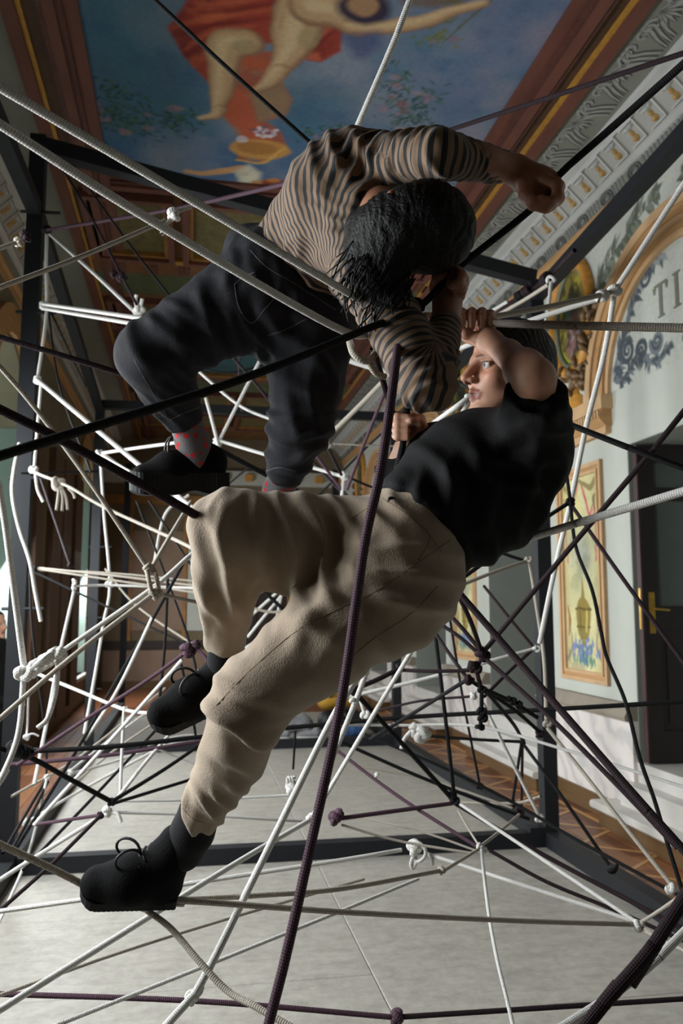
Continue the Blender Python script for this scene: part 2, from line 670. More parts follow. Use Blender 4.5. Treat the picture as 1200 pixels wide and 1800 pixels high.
# ---- ceiling slab and back walls
ceiling = obj('ceiling', MB().box(XL - 0.4, XR + 1.0, Y0, Y1 + 0.3, ZC + 0.005, ZC + 0.2).mesh('ceiling'), mat('ceiling_ground', lin(112, 78, 42), 0.8, 0.25, 4), kind='structure')
obj('wall_near', MB().box(XL - 0.4, XR + 1.0, Y0 - 0.2, Y0, 0, 5.3).mesh('wn'), M_wall, kind='structure')
wall_back = obj('wall_back', MB().box(XL - 0.4, XR + 1.0, Y1, Y1 + 0.3, 0, 5.3).mesh('wb'), mat('back_wall_plaster', lin(112, 98, 76), 0.85, 0.15, 2), kind='structure')
M_bw1 = mat('back_pink_panel', lin(140, 116, 98), 0.8, 0.12, 3)
M_bw2 = mat('back_dark_wood', lin(38, 26, 20), 0.6, 0.3, 3)
M_bw3 = mat('back_ochre_frame', lin(150, 104, 50), 0.6, 0.25, 6)
yb = Y1 - 0.001
bw = [('back_panel', -1.2, -0.15, 1.15, 3.2, 0.03, M_bw1), ('back_panel', -0.05, 0.55, 1.15, 3.2, 0.03, M_wall),
      ('back_panel', 2.2, 2.9, 1.15, 3.2, 0.03, M_bw1), ('dado_slab', -1.7, 0.75, 0.15, 0.78, 0.05, M_bw1), ('dado_slab', 2.05, 3.2, 0.15, 0.78, 0.05, M_bw1),
      ('dado_cap', -1.7, 0.75, 0.78, 0.95, 0.09, M_bw2), ('dado_cap', 2.05, 3.2, 0.78, 0.95, 0.09, M_cap), ('skirting', -1.7, 3.2, 0.0, 0.15, 0.08, M_base),
      ('back_frieze', -1.79, 3.25, 4.2, 4.5, 0.12, M_wall), ('back_frieze', -1.79, 3.25, 3.75, 3.95, 0.08, M_bw3)]
for nm, x0, x1, z0, z1, d, mm in bw:
    obj(nm, MB().box(x0, x1, yb - d, yb, z0, z1).mesh(nm), mm, wall_back)
for x0, x1 in ((-1.25, -1.17), (-0.15, -0.07), (0.52, 0.6), (2.15, 2.23), (2.87, 2.95)):
    obj('pilaster_strip', MB().box(x0, x1, yb - 0.06, yb, 0.95, 3.75).mesh('ps'), M_bw3, wall_back)
# dark doorway in the back wall with a lintel
root = bpy.data.objects.new('door_19', None)
COL.objects.link(root)
root['kind'] = 'structure'
obj('door_panel', MB().box(0.78, 1.38, yb - 0.05, yb, 0.0, 2.6).mesh('dl'), M_bw2, root)
obj('door_panel', MB().box(1.41, 2.02, yb - 0.05, yb, 0.0, 2.6).mesh('dl'), M_bw2, root)
obj('door_casing', MB().box(0.66, 0.78, yb - 0.1, yb, 0, 2.72).box(2.02, 2.14, yb - 0.1, yb, 0, 2.72).box(0.66, 2.14, yb - 0.1, yb, 2.6, 2.75).mesh('dc'), M_bw3, root)
for k in range(10):
    x = -1.4 + k * 0.5
    obj('frieze_block', MB().box(x, x + 0.16, yb - 0.2, yb - 0.12, 4.28, 4.42).mesh('fb'), M_gold, wall_back)

# =================================================================== floor
floor = obj('floor', MB().box(XL - 0.4, XR + 1.0, Y0, Y1 + 0.3, -0.1, -0.03).mesh('floor'), mat('floor_ground', lin(70, 44, 28), 0.7, 0.2, 4), kind='structure')
M_parq = [mat('parquet_%d' % k, c, 0.38, 0.28, 5, 0.1, 60, stretch=(8, 0.7, 1)) for k, c in enumerate([lin(124, 76, 44), lin(108, 64, 38), lin(136, 88, 52), lin(96, 56, 34)])]
M_inlay = mat('pale_inlay_wood', lin(184, 140, 88), 0.4, 0.15, 6, stretch=(8, 0.7, 1))


def plank_mesh(w, l):
    e = 0.003
    v = [(0, 0, -0.03), (w, 0, -0.03), (w, l, -0.03), (0, l, -0.03), (0, 0, -e), (w, 0, -e), (w, l, -e), (0, l, -e), (e, e, 0), (w - e, e, 0), (w - e, l - e, 0), (e, l - e, 0)]
    f = [(0, 1, 5, 4), (1, 2, 6, 5), (2, 3, 7, 6), (3, 0, 4, 7), (4, 5, 9, 8), (5, 6, 10, 9), (6, 7, 11, 10), (7, 4, 8, 11), (8, 9, 10, 11)]
    return make_mesh('plank', v, f)


def plank_set(w, l):
    out = []
    for k in range(4):
        me = plank_mesh(w, l)
        me.materials.append(M_parq[k])
        out.append(me)
    return out


rp_ = random.Random(4)
PS = plank_set(0.118, 0.98)
for side, x0, n in (('r', 2.50, 6), ('l', XL, 6)):
    for i in range(n):
        x = x0 + i * 0.12
        y = (3.2 if side == 'r' else 5.0) - rp_.random() * 0.9
        while y < 13.0:
            pl_ = obj('plank', PS[rp_.randrange(4)], None, floor)
            pl_.location = (x, y, 0)
            y += 0.983
# the parquet further along, towards the back wall and behind the camera
me = plank_mesh(XR - XL + 0.2, Y1 - 13.0)
obj('parquet_field', me, M_parq[1], floor).location = (XL, 13.0, -0.001)
obj('parquet_field', plank_mesh(0.75, 9.5), M_parq[1], floor).location = (2.5, Y0, -0.002)
obj('parquet_field', plank_mesh(0.72, 11.0), M_parq[1], floor).location = (XL, Y0, -0.002)
# pale inlay border with corner scroll pattern
inl = MB()
for xx in (2.62, 3.06):
    inl.box(xx, xx + 0.035, 2.5, 13.0, 0.0, 0.0015)
for k in range(16):
    y = 3.0 + k * 0.62
    inl.bar((2.655, y, 0.0008), (3.06, y + 0.31, 0.0008), 0.03, 0.0016)
    inl.bar((3.06, y + 0.31, 0.0008), (2.655, y + 0.62, 0.0008), 0.03, 0.0016)
obj('inlay_strip', inl.mesh('inlay'), M_inlay, floor)


# grey dance-floor sheets between the frame rails
def sheet_mat():
    m, nt, b = new_mat('grey_floor_sheet')
    N, L = nt.nodes, nt.links
    tc = N.new('ShaderNodeTexCoord')
    mp = N.new('ShaderNodeMapping')
    mp.inputs['Scale'].default_value = (0.8, 2.4, 1)
    L.new(tc.outputs['Object'], mp.inputs['Vector'])
    n1 = N.new('ShaderNodeTexNoise')
    n1.inputs['Scale'].default_value = 5
    n1.inputs['Detail'].default_value = 8
    n1.inputs['Roughness'].default_value = 0.7
    L.new(mp.outputs[0], n1.inputs['Vector'])
    n2 = N.new('ShaderNodeTexNoise')
    n2.inputs['Scale'].default_value = 18
    n2.inputs['Detail'].default_value = 8
    n2.inputs['Roughness'].default_value = 0.75
    L.new(tc.outputs['Object'], n2.inputs['Vector'])
    ad = N.new('ShaderNodeMath')
    ad.operation = 'ADD'
    L.new(n1.outputs['Fac'], ad.inputs[0])
    L.new(n2.outputs['Fac'], ad.inputs[1])
    rp = N.new('ShaderNodeValToRGB')
    rp.color_ramp.elements[0].position = 0.36
    rp.color_ramp.elements[1].position = 0.66
    rp.color_ramp.elements[0].color = (*lin(134, 130, 122), 1)
    rp.color_ramp.elements[1].color = (*lin(176, 172, 164), 1)
    hv = N.new('ShaderNodeMath')
    hv.operation = 'MULTIPLY'
    hv.inputs[1].default_value = 0.5
    L.new(ad.outputs[0], hv.inputs[0])
    L.new(hv.outputs[0], rp.inputs[0])
    L.new(rp.outputs[0], b.inputs['Base Color'])
    b.inputs['Roughness'].default_value = 0.42
    b.inputs['Specular IOR Level'].default_value = 0.45
    bp = N.new('ShaderNodeBump')
    bp.inputs['Strength'].default_value = 0.25
    bp.inputs['Distance'].default_value = 0.004
    L.new(hv.outputs[0], bp.inputs['Height'])
    L.new(bp.outputs[0], b.inputs['Normal'])
    return m


M_sheet = sheet_mat()
xs = [-1.04, 0.83, 2.46]
for i in range(2):
    w = xs[i + 1] - xs[i] - 0.004
    y = Y0 if i == 0 else Y0 - 0.4
    while y < 13.0:
        s = obj('floor_sheet', plank_mesh(w, min(2.436, 13.0 - y)), M_sheet, floor)
        s.location = (xs[i], y, 0)
        y += 2.44

# =================================================================== steel frame
M_steel = mat('charcoal_steel_paint', lin(24, 26, 30), 0.6, 0.12, 6, 0.05, 80, spec=0.3)
frame = bpy.data.objects.new('steel_frame', None)
COL.objects.link(frame)
frame.location = (0.7, 5.5, 0)
frame['label'] = 'charcoal painted steel tube frame holding the rope net'
frame['category'] = 'frame'
FX0, FX1 = -1.05, 2.45
FB = 0.1


def fbar(nm, a, b, w=FB, h=None):
    o = obj(nm, MB().bar(a, b, w, h).mesh(nm), M_steel, frame)
    o.location = (-0.7, -5.5, 0)
    return o


for y in (5.5, 9.75):
    fbar('post', (FX1, y, 0.1), (FX1, y, 4.0))
    fbar('cross_rail', (FX0 + 0.05, y, 0.05), (FX1 - 0.05, y, 0.05))
fbar('post', (FX0, 5.45, 0.1), (FX0, 5.45, 4.72))
fbar('post', (FX0 - 0.02, 9.75, 0.1), (FX0 - 0.02, 9.75, 4.0))
fbar('top_rail', (FX0, 5.45, 4.66), (FX1, 5.5, 4.02))
fbar('top_rail', (FX0, 9.75, 3.96), (FX1, 9.75, 3.96))
for x in (FX0, FX1):
    ya = -2.0
    for yb2 in (5.5, 9.75, 14.0):
        fbar('floor_rail', (x, ya + 0.003, 0.05), (x, yb2 - 0.003, 0.05))
        ya = yb2
fbar('top_rail', (FX1, -1.5, 4.42), (FX1, 5.5, 3.87), 0.085)
fbar('top_rail', (FX1, 5.5, 3.9), (FX1, 9.75, 3.9), 0.085)
fbar('top_rail', (FX0, -1.5, 3.9), (FX0, 5.45, 4.2), 0.085)
fbar('top_rail', (FX0, 5.45, 4.2), (FX0 - 0.02, 9.75, 3.88), 0.085)
fbar('post', (FX0, 14.0, 0.0), (FX0, 14.0, 4.0))
fbar('post', (FX1, 14.0, 0.0), (FX1, 14.0, 4.0))
for z in (4.18, 3.5, 2.42, 1.6, 0.75):
    pg = obj('peg', MB().tube([(FX0 - 0.09, 5.42, z), (FX0 + 0.16, 5.40, z)], 0.011).mesh('peg'), M_steel, frame)
    pg.location = (-0.7, -5.5, 0)
for z in (3.4, 2.3, 1.5):
    pg = obj('peg', MB().tube([(FX0 - 0.09, 9.72, z), (FX0 + 0.16, 9.70, z)], 0.011).mesh('peg'), M_steel, frame)
    pg.location = (-0.7, -5.5, 0)
for yj in (5.5, 9.75):
    pl2 = obj('joint_plate', MB().box(FX1 - 0.16, FX1 - 0.05, yj - 0.052, yj + 0.052, 0.1, 0.13).mesh('jp'), M_steel, frame)
    pl2.location = (-0.7, -5.5, 0)

# =================================================================== ceiling painting and mouldings
M_paint = paint_mat('fresco_paint')


def cp(x, y):
    q = PL(x, y, 2, ZC)
    return (q[0], q[1])


def cz(zx, zy):          # points read off the upper-left close-up (half scale)
    return cp(zx / 2.0, zy / 2.0)


def cz2(zx, zy):         # upper-right close-up
    return cp(600 + zx / 2.0, zy / 2.0)


cv = Canvas(-0.74, 2.17, 2.2, 6.70, 0.0105, lin(74, 104, 128))
uu, vv = cv.u, cv.v
# sky: teal-blue to the left, violet grey to the right, deeper blue near the border
cv.mixm(np.clip((uu - 0.3) / 1.9, 0, 1) * 0.75, lin(100, 112, 142))
cv.mixm(np.clip((vv - 5.6) / 1.0, 0, 1) * 0.6, lin(52, 86, 134))
cv.noise(lin(132, 138, 150), 1.6, 0.46, 0.75, 0.7, 2)
cv.noise(lin(58, 108, 128), 2.2, 0.5, 0.75, 0.6, 4)
cv.noise(lin(140, 130, 144), 2.0, 0.55, 0.8, 0.6, 6, np.clip((uu - 0.6), 0, 1))
cv.noise(lin(48, 84, 120), 6.0, 0.5, 0.8, 0.35, 8)
cv.wobble(0.05, 5.0, 3)


def foliage(pts, n, spread, seed, cols, size=(0.02, 0.05), flowers=0):
    r = random.Random(seed)
    for k in range(n):
        a = r.choice(pts)
        x, y = cp(a[0] + r.gauss(0, spread), a[1] + r.gauss(0, spread * 0.7))
        th = r.random() * 6.28
        L_ = r.uniform(*size) * 1.6
        cv.stroke([(x, y), (x + math.cos(th) * L_, y + math.sin(th) * L_)], [0.004, r.uniform(*size) * 0.6, 0.004], r.choice(cols), 0.012, 0.8, 3)
    for k in range(flowers):
        a = r.choice(pts)
        x, y = cp(a[0] + r.gauss(0, spread), a[1] + r.gauss(0, spread * 0.6))
        cv.ell(x, y, r.uniform(0.02, 0.05), r.uniform(0.02, 0.045), r.choice([lin(140, 116, 130), lin(150, 128, 136), lin(140, 92, 96)]), 0.5, 0.55)


GR = [lin(44, 72, 66), lin(56, 88, 70), lin(36, 62, 70), lin(70, 98, 70)]
foliage([(200, 160), (210, 190), (215, 215), (260, 205), (300, 210), (240, 225), (185, 200), (330, 215)], 330, 20, 1, GR, flowers=10)
foliage([(690, 170), (710, 200), (730, 195), (700, 140), (725, 215), (745, 170)], 170, 16, 2, GR, flowers=12)
foliage([(780, 320), (760, 315), (790, 305)], 70, 14, 5, GR, flowers=5)
foliage([(545, 235), (580, 240), (600, 230)], 60, 12, 6, GR, flowers=6)
foliage([(780, 60), (790, 30), (760, 70), (800, 10)], 60, 12, 3, [lin(92, 104, 66), lin(110, 110, 60)], flowers=2)
cv.stroke([cp(860, 2), cp(800, 55), cp(778, 75)], [0.02, 0.012], lin(90, 92, 60), 0.01, 0.8)
# red drapery
RED, RED2, RED3, ROSE = lin(150, 62, 48), lin(120, 44, 40), lin(186, 96, 66), lin(166, 112, 96)
dr = [cz(*q) for q in [(588, 100), (640, 30), (730, -120), (1240, -140), (1196, 180), (1120, 218), (1040, 200), (990, 150), (880, 150), (770, 125), (745, 215), (752, 310), (690, 250), (640, 195)]]
mk = cv.poly(dr, RED, 0.03)
cv.noise(RED2, 5, 0.45, 0.65, 0.8, 11, mk)
cv.noise(RED3, 7, 0.52, 0.7, 0.8, 13, mk)
cv.noise(lin(96, 40, 44), 4, 0.55, 0.7, 0.6, 15, mk)
for q in ([(600, 100), (760, 60), (960, 30)], [(650, 170), (760, 110), (900, 90)], [(1050, 150), (1120, 120), (1190, 60)], [(700, 10), (860, 0), (990, -30)]):
    cv.stroke([cz(*a) for a in q], [0.01, 0.05, 0.01], RED3, 0.04, 0.7)
    cv.stroke([cz(a[0], a[1] + 30) for a in q], [0.01, 0.05, 0.01], lin(104, 36, 36), 0.04, 0.7)
d2 = [cz(*q) for q in [(835, 190), (955, 180), (945, 250), (992, 290), (1025, 340), (1002, 400), (930, 425), (985, 465), (1003, 520), (935, 568), (835, 560), (852, 500), (780, 405), (812, 330), (842, 262)]]
mk = cv.poly(d2, lin(150, 84, 66), 0.03)
cv.noise(lin(172, 86, 56), 6, 0.48, 0.62, 0.9, 17, mk)
cv.noise(lin(128, 120, 104), 5, 0.5, 0.65, 0.8, 19, mk)
cv.poly([cz(*q) for q in [(880, 330), (990, 290), (1026, 340), (1002, 400), (900, 430)]], lin(140, 122, 96), 0.06, 0.8)
cv.poly([cz(*q) for q in [(815, 300), (870, 330), (900, 430), (960, 450), (900, 500), (850, 470), (790, 410)]], lin(178, 88, 60), 0.05, 0.85)
# hat with flowers
cv.ell(*cz(915, 525), 0.235, 0.14, lin(186, 138, 74), 0.2)
cv.ell(*cz(905, 520), 0.16, 0.085, lin(150, 98, 56), 0.3, 0.7)
cv.stroke([cz(835, 560), cz(920, 572), cz(1000, 520)], [0.02, 0.035, 0.02], lin(208, 164, 88), 0.02, 0.9)
for k in range(26):
    a = random.random() * 6.28
    q = cz(930 + 60 * math.cos(a) * random.random(), 462 + 30 * math.sin(a) * random.random())
    cv.ell(q[0], q[1], 0.02, 0.02, random.choice([lin(206, 200, 204), lin(180, 160, 176), lin(120, 84, 96)]), 0.5, 0.9)
cv.ell(*cz(850, 490), 0.05, 0.05, lin(196, 190, 200), 0.5, 0.7)
# flesh
FL, FLS, FLH = lin(182, 150, 114), lin(136, 102, 78), lin(206, 180, 142)


def limb(zs, w, z2=False):
    g = cz2 if z2 else cz
    pts = [g(*a) for a in zs]
    cv.stroke(pts, w, FLS, 0.03, 1.0)
    cv.stroke([(p[0] - 0.01, p[1] - 0.008) for p in pts], [a * 0.8 for a in w], FL, 0.04, 1.0)
    cv.stroke([(p[0] - 0.025, p[1] - 0.012) for p in pts], [a * 0.3 for a in w], FLH, 0.05, 0.75)


limb([(860, 150), (800, 160), (785, 250), (775, 340), (770, 390)], [0.26, 0.27, 0.22, 0.15, 0.10])
limb([(775, 385), (755, 410), (712, 418)], [0.10, 0.09, 0.04])
limb([(1060, 30), (1045, 100), (1020, 180), (975, 250)], [0.34, 0.33, 0.24, 0.14])
limb([(985, 245), (950, 290), (915, 315)], [0.13, 0.13, 0.06])
cv.ell(*cz(860, 160), 0.08, 0.06, lin(142, 130, 96), 0.5, 0.6)
cv.ell(*cz(1085, 130), 0.07, 0.09, lin(150, 138, 100), 0.5, 0.6)
# reclining figure at the near edge of the picture
cv.poly([cz(*q) for q in [(735, 690), (745, 640), (790, 640), (840, 670), (800, 720), (760, 730)]], lin(40, 48, 96), 0.03)
cv.stroke([cz(655, 600), cz(720, 610), cz(790, 600), cz(850, 590)], [0.05, 0.07, 0.09, 0.08], lin(186, 142, 98), 0.03)
cv.poly([cz(*q) for q in [(830, 600), (870, 580), (915, 610), (905, 650), (860, 665), (810, 660), (850, 630)]], lin(196, 192, 176), 0.07)
cv.noise(lin(160, 140, 110), 12, 0.5, 0.7, 0.6, 21, cv.poly([cz(*q) for q in [(840, 610), (870, 590), (905, 620), (890, 650), (850, 655)]], lin(200, 196, 178), 0.06))
cv.stroke([cz(895, 640), cz(930, 640)], [0.07, 0.06], lin(180, 134, 84), 0.03)
cv.ell(*cz(965, 645), 0.11, 0.07, lin(128, 62, 40), 0.3)
cv.ell(*cz(960, 635), 0.06, 0.035, lin(176, 116, 70), 0.5)
cv.poly([cz(*q) for q in [(760, 730), (850, 690), (960, 720), (1000, 760), (900, 780), (800, 760)]], lin(112, 104, 78), 0.08, 0.8)
foliage([(440, 375), (470, 380)], 60, 14, 9, [lin(90, 100, 70), lin(130, 100, 90), lin(110, 120, 110)])
# second figure with the long outstretched arm
limb([(-90, 20), (0, 40), (70, 90)], [0.34, 0.30, 0.2], True)
limb([(40, 90), (150, 95), (300, 75), (400, 40), (500, 15)], [0.13, 0.13, 0.11, 0.08, 0.05], True)
cv.ell(*cz2(80, 30), 0.16, 0.13, lin(52, 44, 62), 0.4)
cv.ell(*cz2(75, 20), 0.09, 0.085, lin(158, 122, 92), 0.4)
cv.poly([cz2(*q) for q in [(10, 120), (130, 110), (140, 160), (80, 210), (40, 200)]], lin(66, 74, 116), 0.08, 0.7)
cv.poly([cz2(*q) for q in [(180, -40), (420, -60), (430, 10), (330, 30), (220, 20)]], lin(104, 86, 70), 0.05, 0.8)
cv.wobble(0.0, 1.0)
fres = cv.build('fresco', lambda u, v: (u, v, np.full_like(u, ZC - 0.002)), M_paint, ceiling, flip=True)

# mouldings that run down both sides of the ceiling
M_mar = mat('maroon_moulding', lin(98, 56, 45), 0.6, 0.2, 10, 0.1, 60, stretch=(1, 0.25, 1))
M_mar2 = mat('dark_red_bead', lin(84, 46, 38), 0.6, 0.3, 30, 0.4, 60)
M_brn = mat('dark_brown_recess', lin(70, 46, 26), 0.7, 0.25, 8)
M_gld = mat('gold_fillet', lin(170, 124, 50), 0.5, 0.2, 20)
ROWS = [(0.0, 0.09, 0.03, M_mar), (0.09, 0.13, 0.055, M_mar2), (0.13, 0.20, 0.08, M_mar), (0.20, 0.24, 0.06, M_mar2), (0.24, 0.33, 0.025, M_brn), (0.33, 0.36, 0.05, M_gld), (0.36, 0.45, 0.075, M_mar)]
for s, xi in ((1, 2.16), (-1, -0.73)):
    for a, b_, dz, mm in ROWS:
        x0, x1 = sorted((xi + s * a, xi + s * b_))
        obj('moulding', MB().box(x0, x1, 1.0, Y1, ZC - dz, ZC).mesh('mld'), mm, ceiling)
# end moulding of the painting
for a, b_, dz, mm in ROWS[:4]:
    obj('moulding', MB().box(-0.73, 2.16, 6.68 + a, 6.68 + b_, ZC - dz * 0.9, ZC).mesh('mld'), mm, ceiling)

# coffers beyond the painting
M_cof = mat('olive_coffer_field', lin(92, 82, 46), 0.7, 0.4, 14)
M_cofg = mat('coffer_gold_frame', lin(140, 96, 40), 0.6, 0.25, 12)
M_grn = mat('green_painted_band', lin(70, 78, 50), 0.7, 0.35, 12)
M_brown = mat('ceiling_brown_band', lin(104, 66, 36), 0.7, 0.2, 8)
M_teal = mat('teal_sky_panel', lin(40, 84, 92), 0.7, 0.25, 3)


def rect_frame(x0, x1, y0, y1, w, z0, z1):
    return MB().box(x0, x1, y0, y0 + w, z0, z1).box(x0, x1, y1 - w, y1, z0, z1).box(x0, x0 + w, y0 + w, y1 - w, z0, z1).box(x1 - w, x1, y0 + w, y1 - w, z0, z1)


def coffer(x0, x1, y0, y1, field):
    obj('coffer_frame', rect_frame(x0, x1, y0, y1, 0.06, ZC - 0.10, ZC - 0.002).mesh('cf'), M_mar, ceiling)
    obj('coffer_frame', rect_frame(x0 + 0.06, x1 - 0.06, y0 + 0.06, y1 - 0.06, 0.04, ZC - 0.06, ZC - 0.002).mesh('cf'), M_cofg, ceiling)
    obj('coffer_field', MB().box(x0 + 0.1, x1 - 0.1, y0 + 0.1, y1 - 0.1, ZC - 0.015, ZC - 0.002).mesh('cff'), field, ceiling)


for k, (x0, x1) in enumerate(((-1.02, -0.22), (-0.14, 0.68), (0.76, 1.58), (1.66, 2.46))):
    coffer(x0, x1, 6.98, 8.30, M_cof)
    coffer(x0, x1, 9.45, 10.35, M_cof)
    coffer(x0, x1, 13.5, 14.6, M_cof)
    coffer(x0, x1, 15.0, 16.2, M_cof)
for y0, y1, mm in ((8.34, 8.42, M_gld), (8.42, 8.72, M_brown), (8.72, 9.3, M_grn), (9.3, 9.42, M_brown), (10.4, 10.6, M_mar), (12.6, 12.8, M_mar), (12.8, 13.4, M_grn)):
    obj('ceiling_band', MB().box(-1.05, 2.48, y0, y1, ZC - 0.04, ZC - 0.002).mesh('cb'), mm, ceiling)
for k in range(11):
    for j in range(3):
        x = -0.85 + k * 0.33 + j * 0.045
        obj('triglyph_bar', MB().box(x, x + 0.025, 8.47, 8.67, ZC - 0.05, ZC - 0.04).mesh('tg'), M_mar2, ceiling)
# teal panel with clipped corners, and its frame
pts = [(-0.3, 10.75), (1.75, 10.75), (2.0, 11.1), (2.0, 12.2), (1.75, 12.5), (-0.3, 12.5), (-0.55, 12.2), (-0.55, 11.1)]
obj('fresco', MB().prism(pts, 2, ZC - 0.012, ZC - 0.002).mesh('teal'), M_teal, ceiling)
fr = MB()
for i in range(8):
    a, b_ = pts[i], pts[(i + 1) % 8]
    fr.bar((a[0], a[1], ZC - 0.03), (b_[0], b_[1], ZC - 0.03), 0.09, 0.06)
obj('moulding', fr.mesh('tealframe'), M_cofg, ceiling)

# =================================================================== cornices (cove) with rosettes
M_cove = mat('grey_green_cove', lin(118, 119, 110), 0.8, 0.08, 4)
M_white = mat('white_plaster', lin(180, 180, 177), 0.7, 0.05, 6, 0.05, 40)
M_white2 = mat('moulded_white_plaster', lin(156, 154, 148), 0.75, 0.06, 6)
M_grisaille = mat('grisaille_grey', lin(108, 110, 108), 0.8, 0.2, 10)
M_scroll = mat('pale_scroll_paint', lin(142, 142, 138), 0.8, 0.12, 14)
M_scroll_d = mat('dark_scroll_paint', lin(94, 95, 92), 0.8, 0.15, 14)


def cornice(s, idx):
    """s = +1 right wall, -1 left wall"""
    def X(x):
        return x if s > 0 else (XL + XR) - x
    root = bpy.data.objects.new('trim_%d' % idx, None)
    COL.objects.link(root)
    root['kind'] = 'structure'
    ya, yb3 = 1.5, Y1
    segs = [('cove', [(2.62, 5.2), (2.62, 5.17), (2.93, 5.135), (2.96, 5.2)], M_cove),
            ('white_band', [(2.93, 5.15), (2.94, 5.10), (2.99, 5.085), (3.0, 5.06), (3.03, 5.2)], M_white),
            ('rosette_band', [(3.0, 5.09), (3.145, 4.945), (3.25, 4.98), (3.1, 5.2)], M_white2),
            ('white_band', [(3.145, 4.96), (3.14, 4.925), (3.175, 4.905), (3.20, 4.90), (3.25, 5.0)], M_white),
            ('frieze', [(3.19, 4.91), (3.235, 4.80), (3.25, 4.80), (3.25, 4.95)], M_cove),
            ('ochre_moulding', [(3.25, 4.815), (3.205, 4.81), (3.20, 4.77), (3.225, 4.74), (3.225, 4.70), (3.25, 4.69)], M_tan)]
    for nm, pr, mm in segs:
        obj(nm, MB().prism([(X(a), z) for a, z in pr], 1, ya, yb3).mesh(nm), mm, root)
    # a rosette with its bracket frame, repeated along the band
    d = np.array([0.145, -0.145]) / 0.205        # down the slope (x,z)
    nrm = np.array([-0.7071, -0.7071])           # out of the slope
    def pt(y, u, h):
        x = 3.075 + d[0] * u + nrm[0] * h
        z = 5.015 + d[1] * u + nrm[1] * h
        return (X(x), y, z)
    bk = MB()
    for (y0, y1, u0, u1, h) in ((-0.10, -0.085, -0.075, 0.075, 0.018), (-0.10, 0.085, -0.085, -0.072, 0.02), (-0.10, 0.085, 0.078, 0.088, 0.02)):
        v = [pt(y, u, hh) for hh in (0.0, h) for y, u in ((y0, u0), (y1, u0), (y1, u1), (y0, u1))]
        bk.add(v, [(0, 3, 2, 1), (4, 5, 6, 7), (0, 1, 5, 4), (1, 2, 6, 5), (2, 3, 7, 6), (3, 0, 4, 7)])
    bme = bk.mesh('bracket')
    ro = MB()
    def blob(cy, cu, ry, ru, rh, n=8):
        v = [pt(cy, cu, rh)]
        for ring, hh in ((0.6, 0.8), (1.0, 0.0)):
            for k in range(n):
                a = 2 * math.pi * k / n
                v.append(pt(cy + ry * ring * math.cos(a), cu + ru * ring * math.sin(a), rh * hh))
        f = [(0, 1 + k, 1 + (k + 1) % n) for k in range(n)] + [(1 + k, 1 + n + k, 1 + n + (k + 1) % n, 1 + (k + 1) % n) for k in range(n)]
        ro.add(v, f)
    blob(0.0, 0.045, 0.035, 0.028, 0.035)
    blob(0.0, 0.0, 0.02, 0.03, 0.03)
    rme = ro.mesh('rosette', True)
    ro = MB()
    blob(0.0, -0.045, 0.034, 0.026, 0.04)
    blob(0.04, -0.05, 0.016, 0.02, 0.03)
    blob(-0.04, -0.05, 0.016, 0.02, 0.03)
    wme = ro.mesh('rosette_leaf', True)
    bme.materials.append(M_white)
    rme.materials.append(mat('rosette_gilt', lin(176, 142, 86), 0.6, 0.2, 30))
    wme.materials.append(M_white)
    k = 0
    y = 3.63
    while y < 17.0:
        for nm, me in (('bracket', bme), ('rosette', rme), ('rosette_leaf', wme)):
            o = obj(nm, me, None, root)
            o.location = (0, y, 0)
        y += 0.25
    if s < 0:
        return root
    # grisaille frieze: fluting with roundels
    fl = MB()
    y = 3.6
    roundels = [5.35 + 0.42 * k for k in range(28)]
    while y < 14:
        if min(abs(y + 0.01 - r) for r in roundels) > 0.11:
            fl.add([(3.192, y, 4.905), (3.192, y + 0.022, 4.905), (3.232, y + 0.022, 4.81), (3.232, y, 4.81), (3.187, y, 4.903), (3.187, y + 0.022, 4.903), (3.228, y + 0.022, 4.808), (3.228, y, 4.808)],
                   [(0, 3, 2, 1), (4, 5, 6, 7), (0, 1, 5, 4), (1, 2, 6, 5), (2, 3, 7, 6), (3, 0, 4, 7)])
        y += 0.05
    obj('flute_strip', fl.mesh('flutes'), M_grisaille, root)
    ring = MB()
    a = np.linspace(0, 2 * math.pi, 17)
    c = np.array((3.207, 0, 4.855))
    e1 = np.array((0.04, 0, -0.10)) / 0.108
    q = [c + np.array((0, 1, 0)) * math.cos(t) * 0.085 + e1 * math.sin(t) * 0.045 for t in a]
    ring.tube(q, 0.012, 6, False)
    q = [c + np.array((0, 1, 0)) * math.cos(t) * 0.05 + e1 * math.sin(t) * 0.025 for t in a]
    ring.tube(q, 0.01, 6, False)
    gme = ring.mesh('roundel', True)
    gme.materials.append(M_scroll_d)
    for r in roundels:
        obj('roundel', gme, None, root).location = (0, r, 0)
    # painted scrolls and palmettes on the cove
    def sp(u, v):       # u along y, v across the cove 0..1
        return (2.64 + 0.28 * v, u, 5.168 - 0.031 * v - 0.004)
    def ribbon(pts, w, mb2):
        p = spline(pts, 6)
        ww = np.interp(np.linspace(0, 1, len(p)), np.linspace(0, 1, len(w)), w)
        t = np.gradient(p, axis=0)
        t /= np.linalg.norm(t, axis=1)[:, None] + 1e-9
        nn = np.stack([-t[:, 1], t[:, 0]], 1)
        v = []
        for i in range(len(p)):
            for sg in (-1, 1):
                b2 = p[i] + nn[i] * ww[i] / 2 * sg
                x, y_, z = sp(b2[0], b2[1] / 0.30)
                v += [(x, y_, z), (x - 0.0003, y_, z - 0.005)]
        f = []
        for i in range(len(p) - 1):
            o_ = i * 4
            f += [(o_ + 1, o_ + 3, o_ + 7, o_ + 5), (o_, o_ + 1, o_ + 5, o_ + 4), (o_ + 3, o_ + 2, o_ + 6, o_ + 7)]
        mb2.add(v, f)
    lt, dk = MB(), MB()
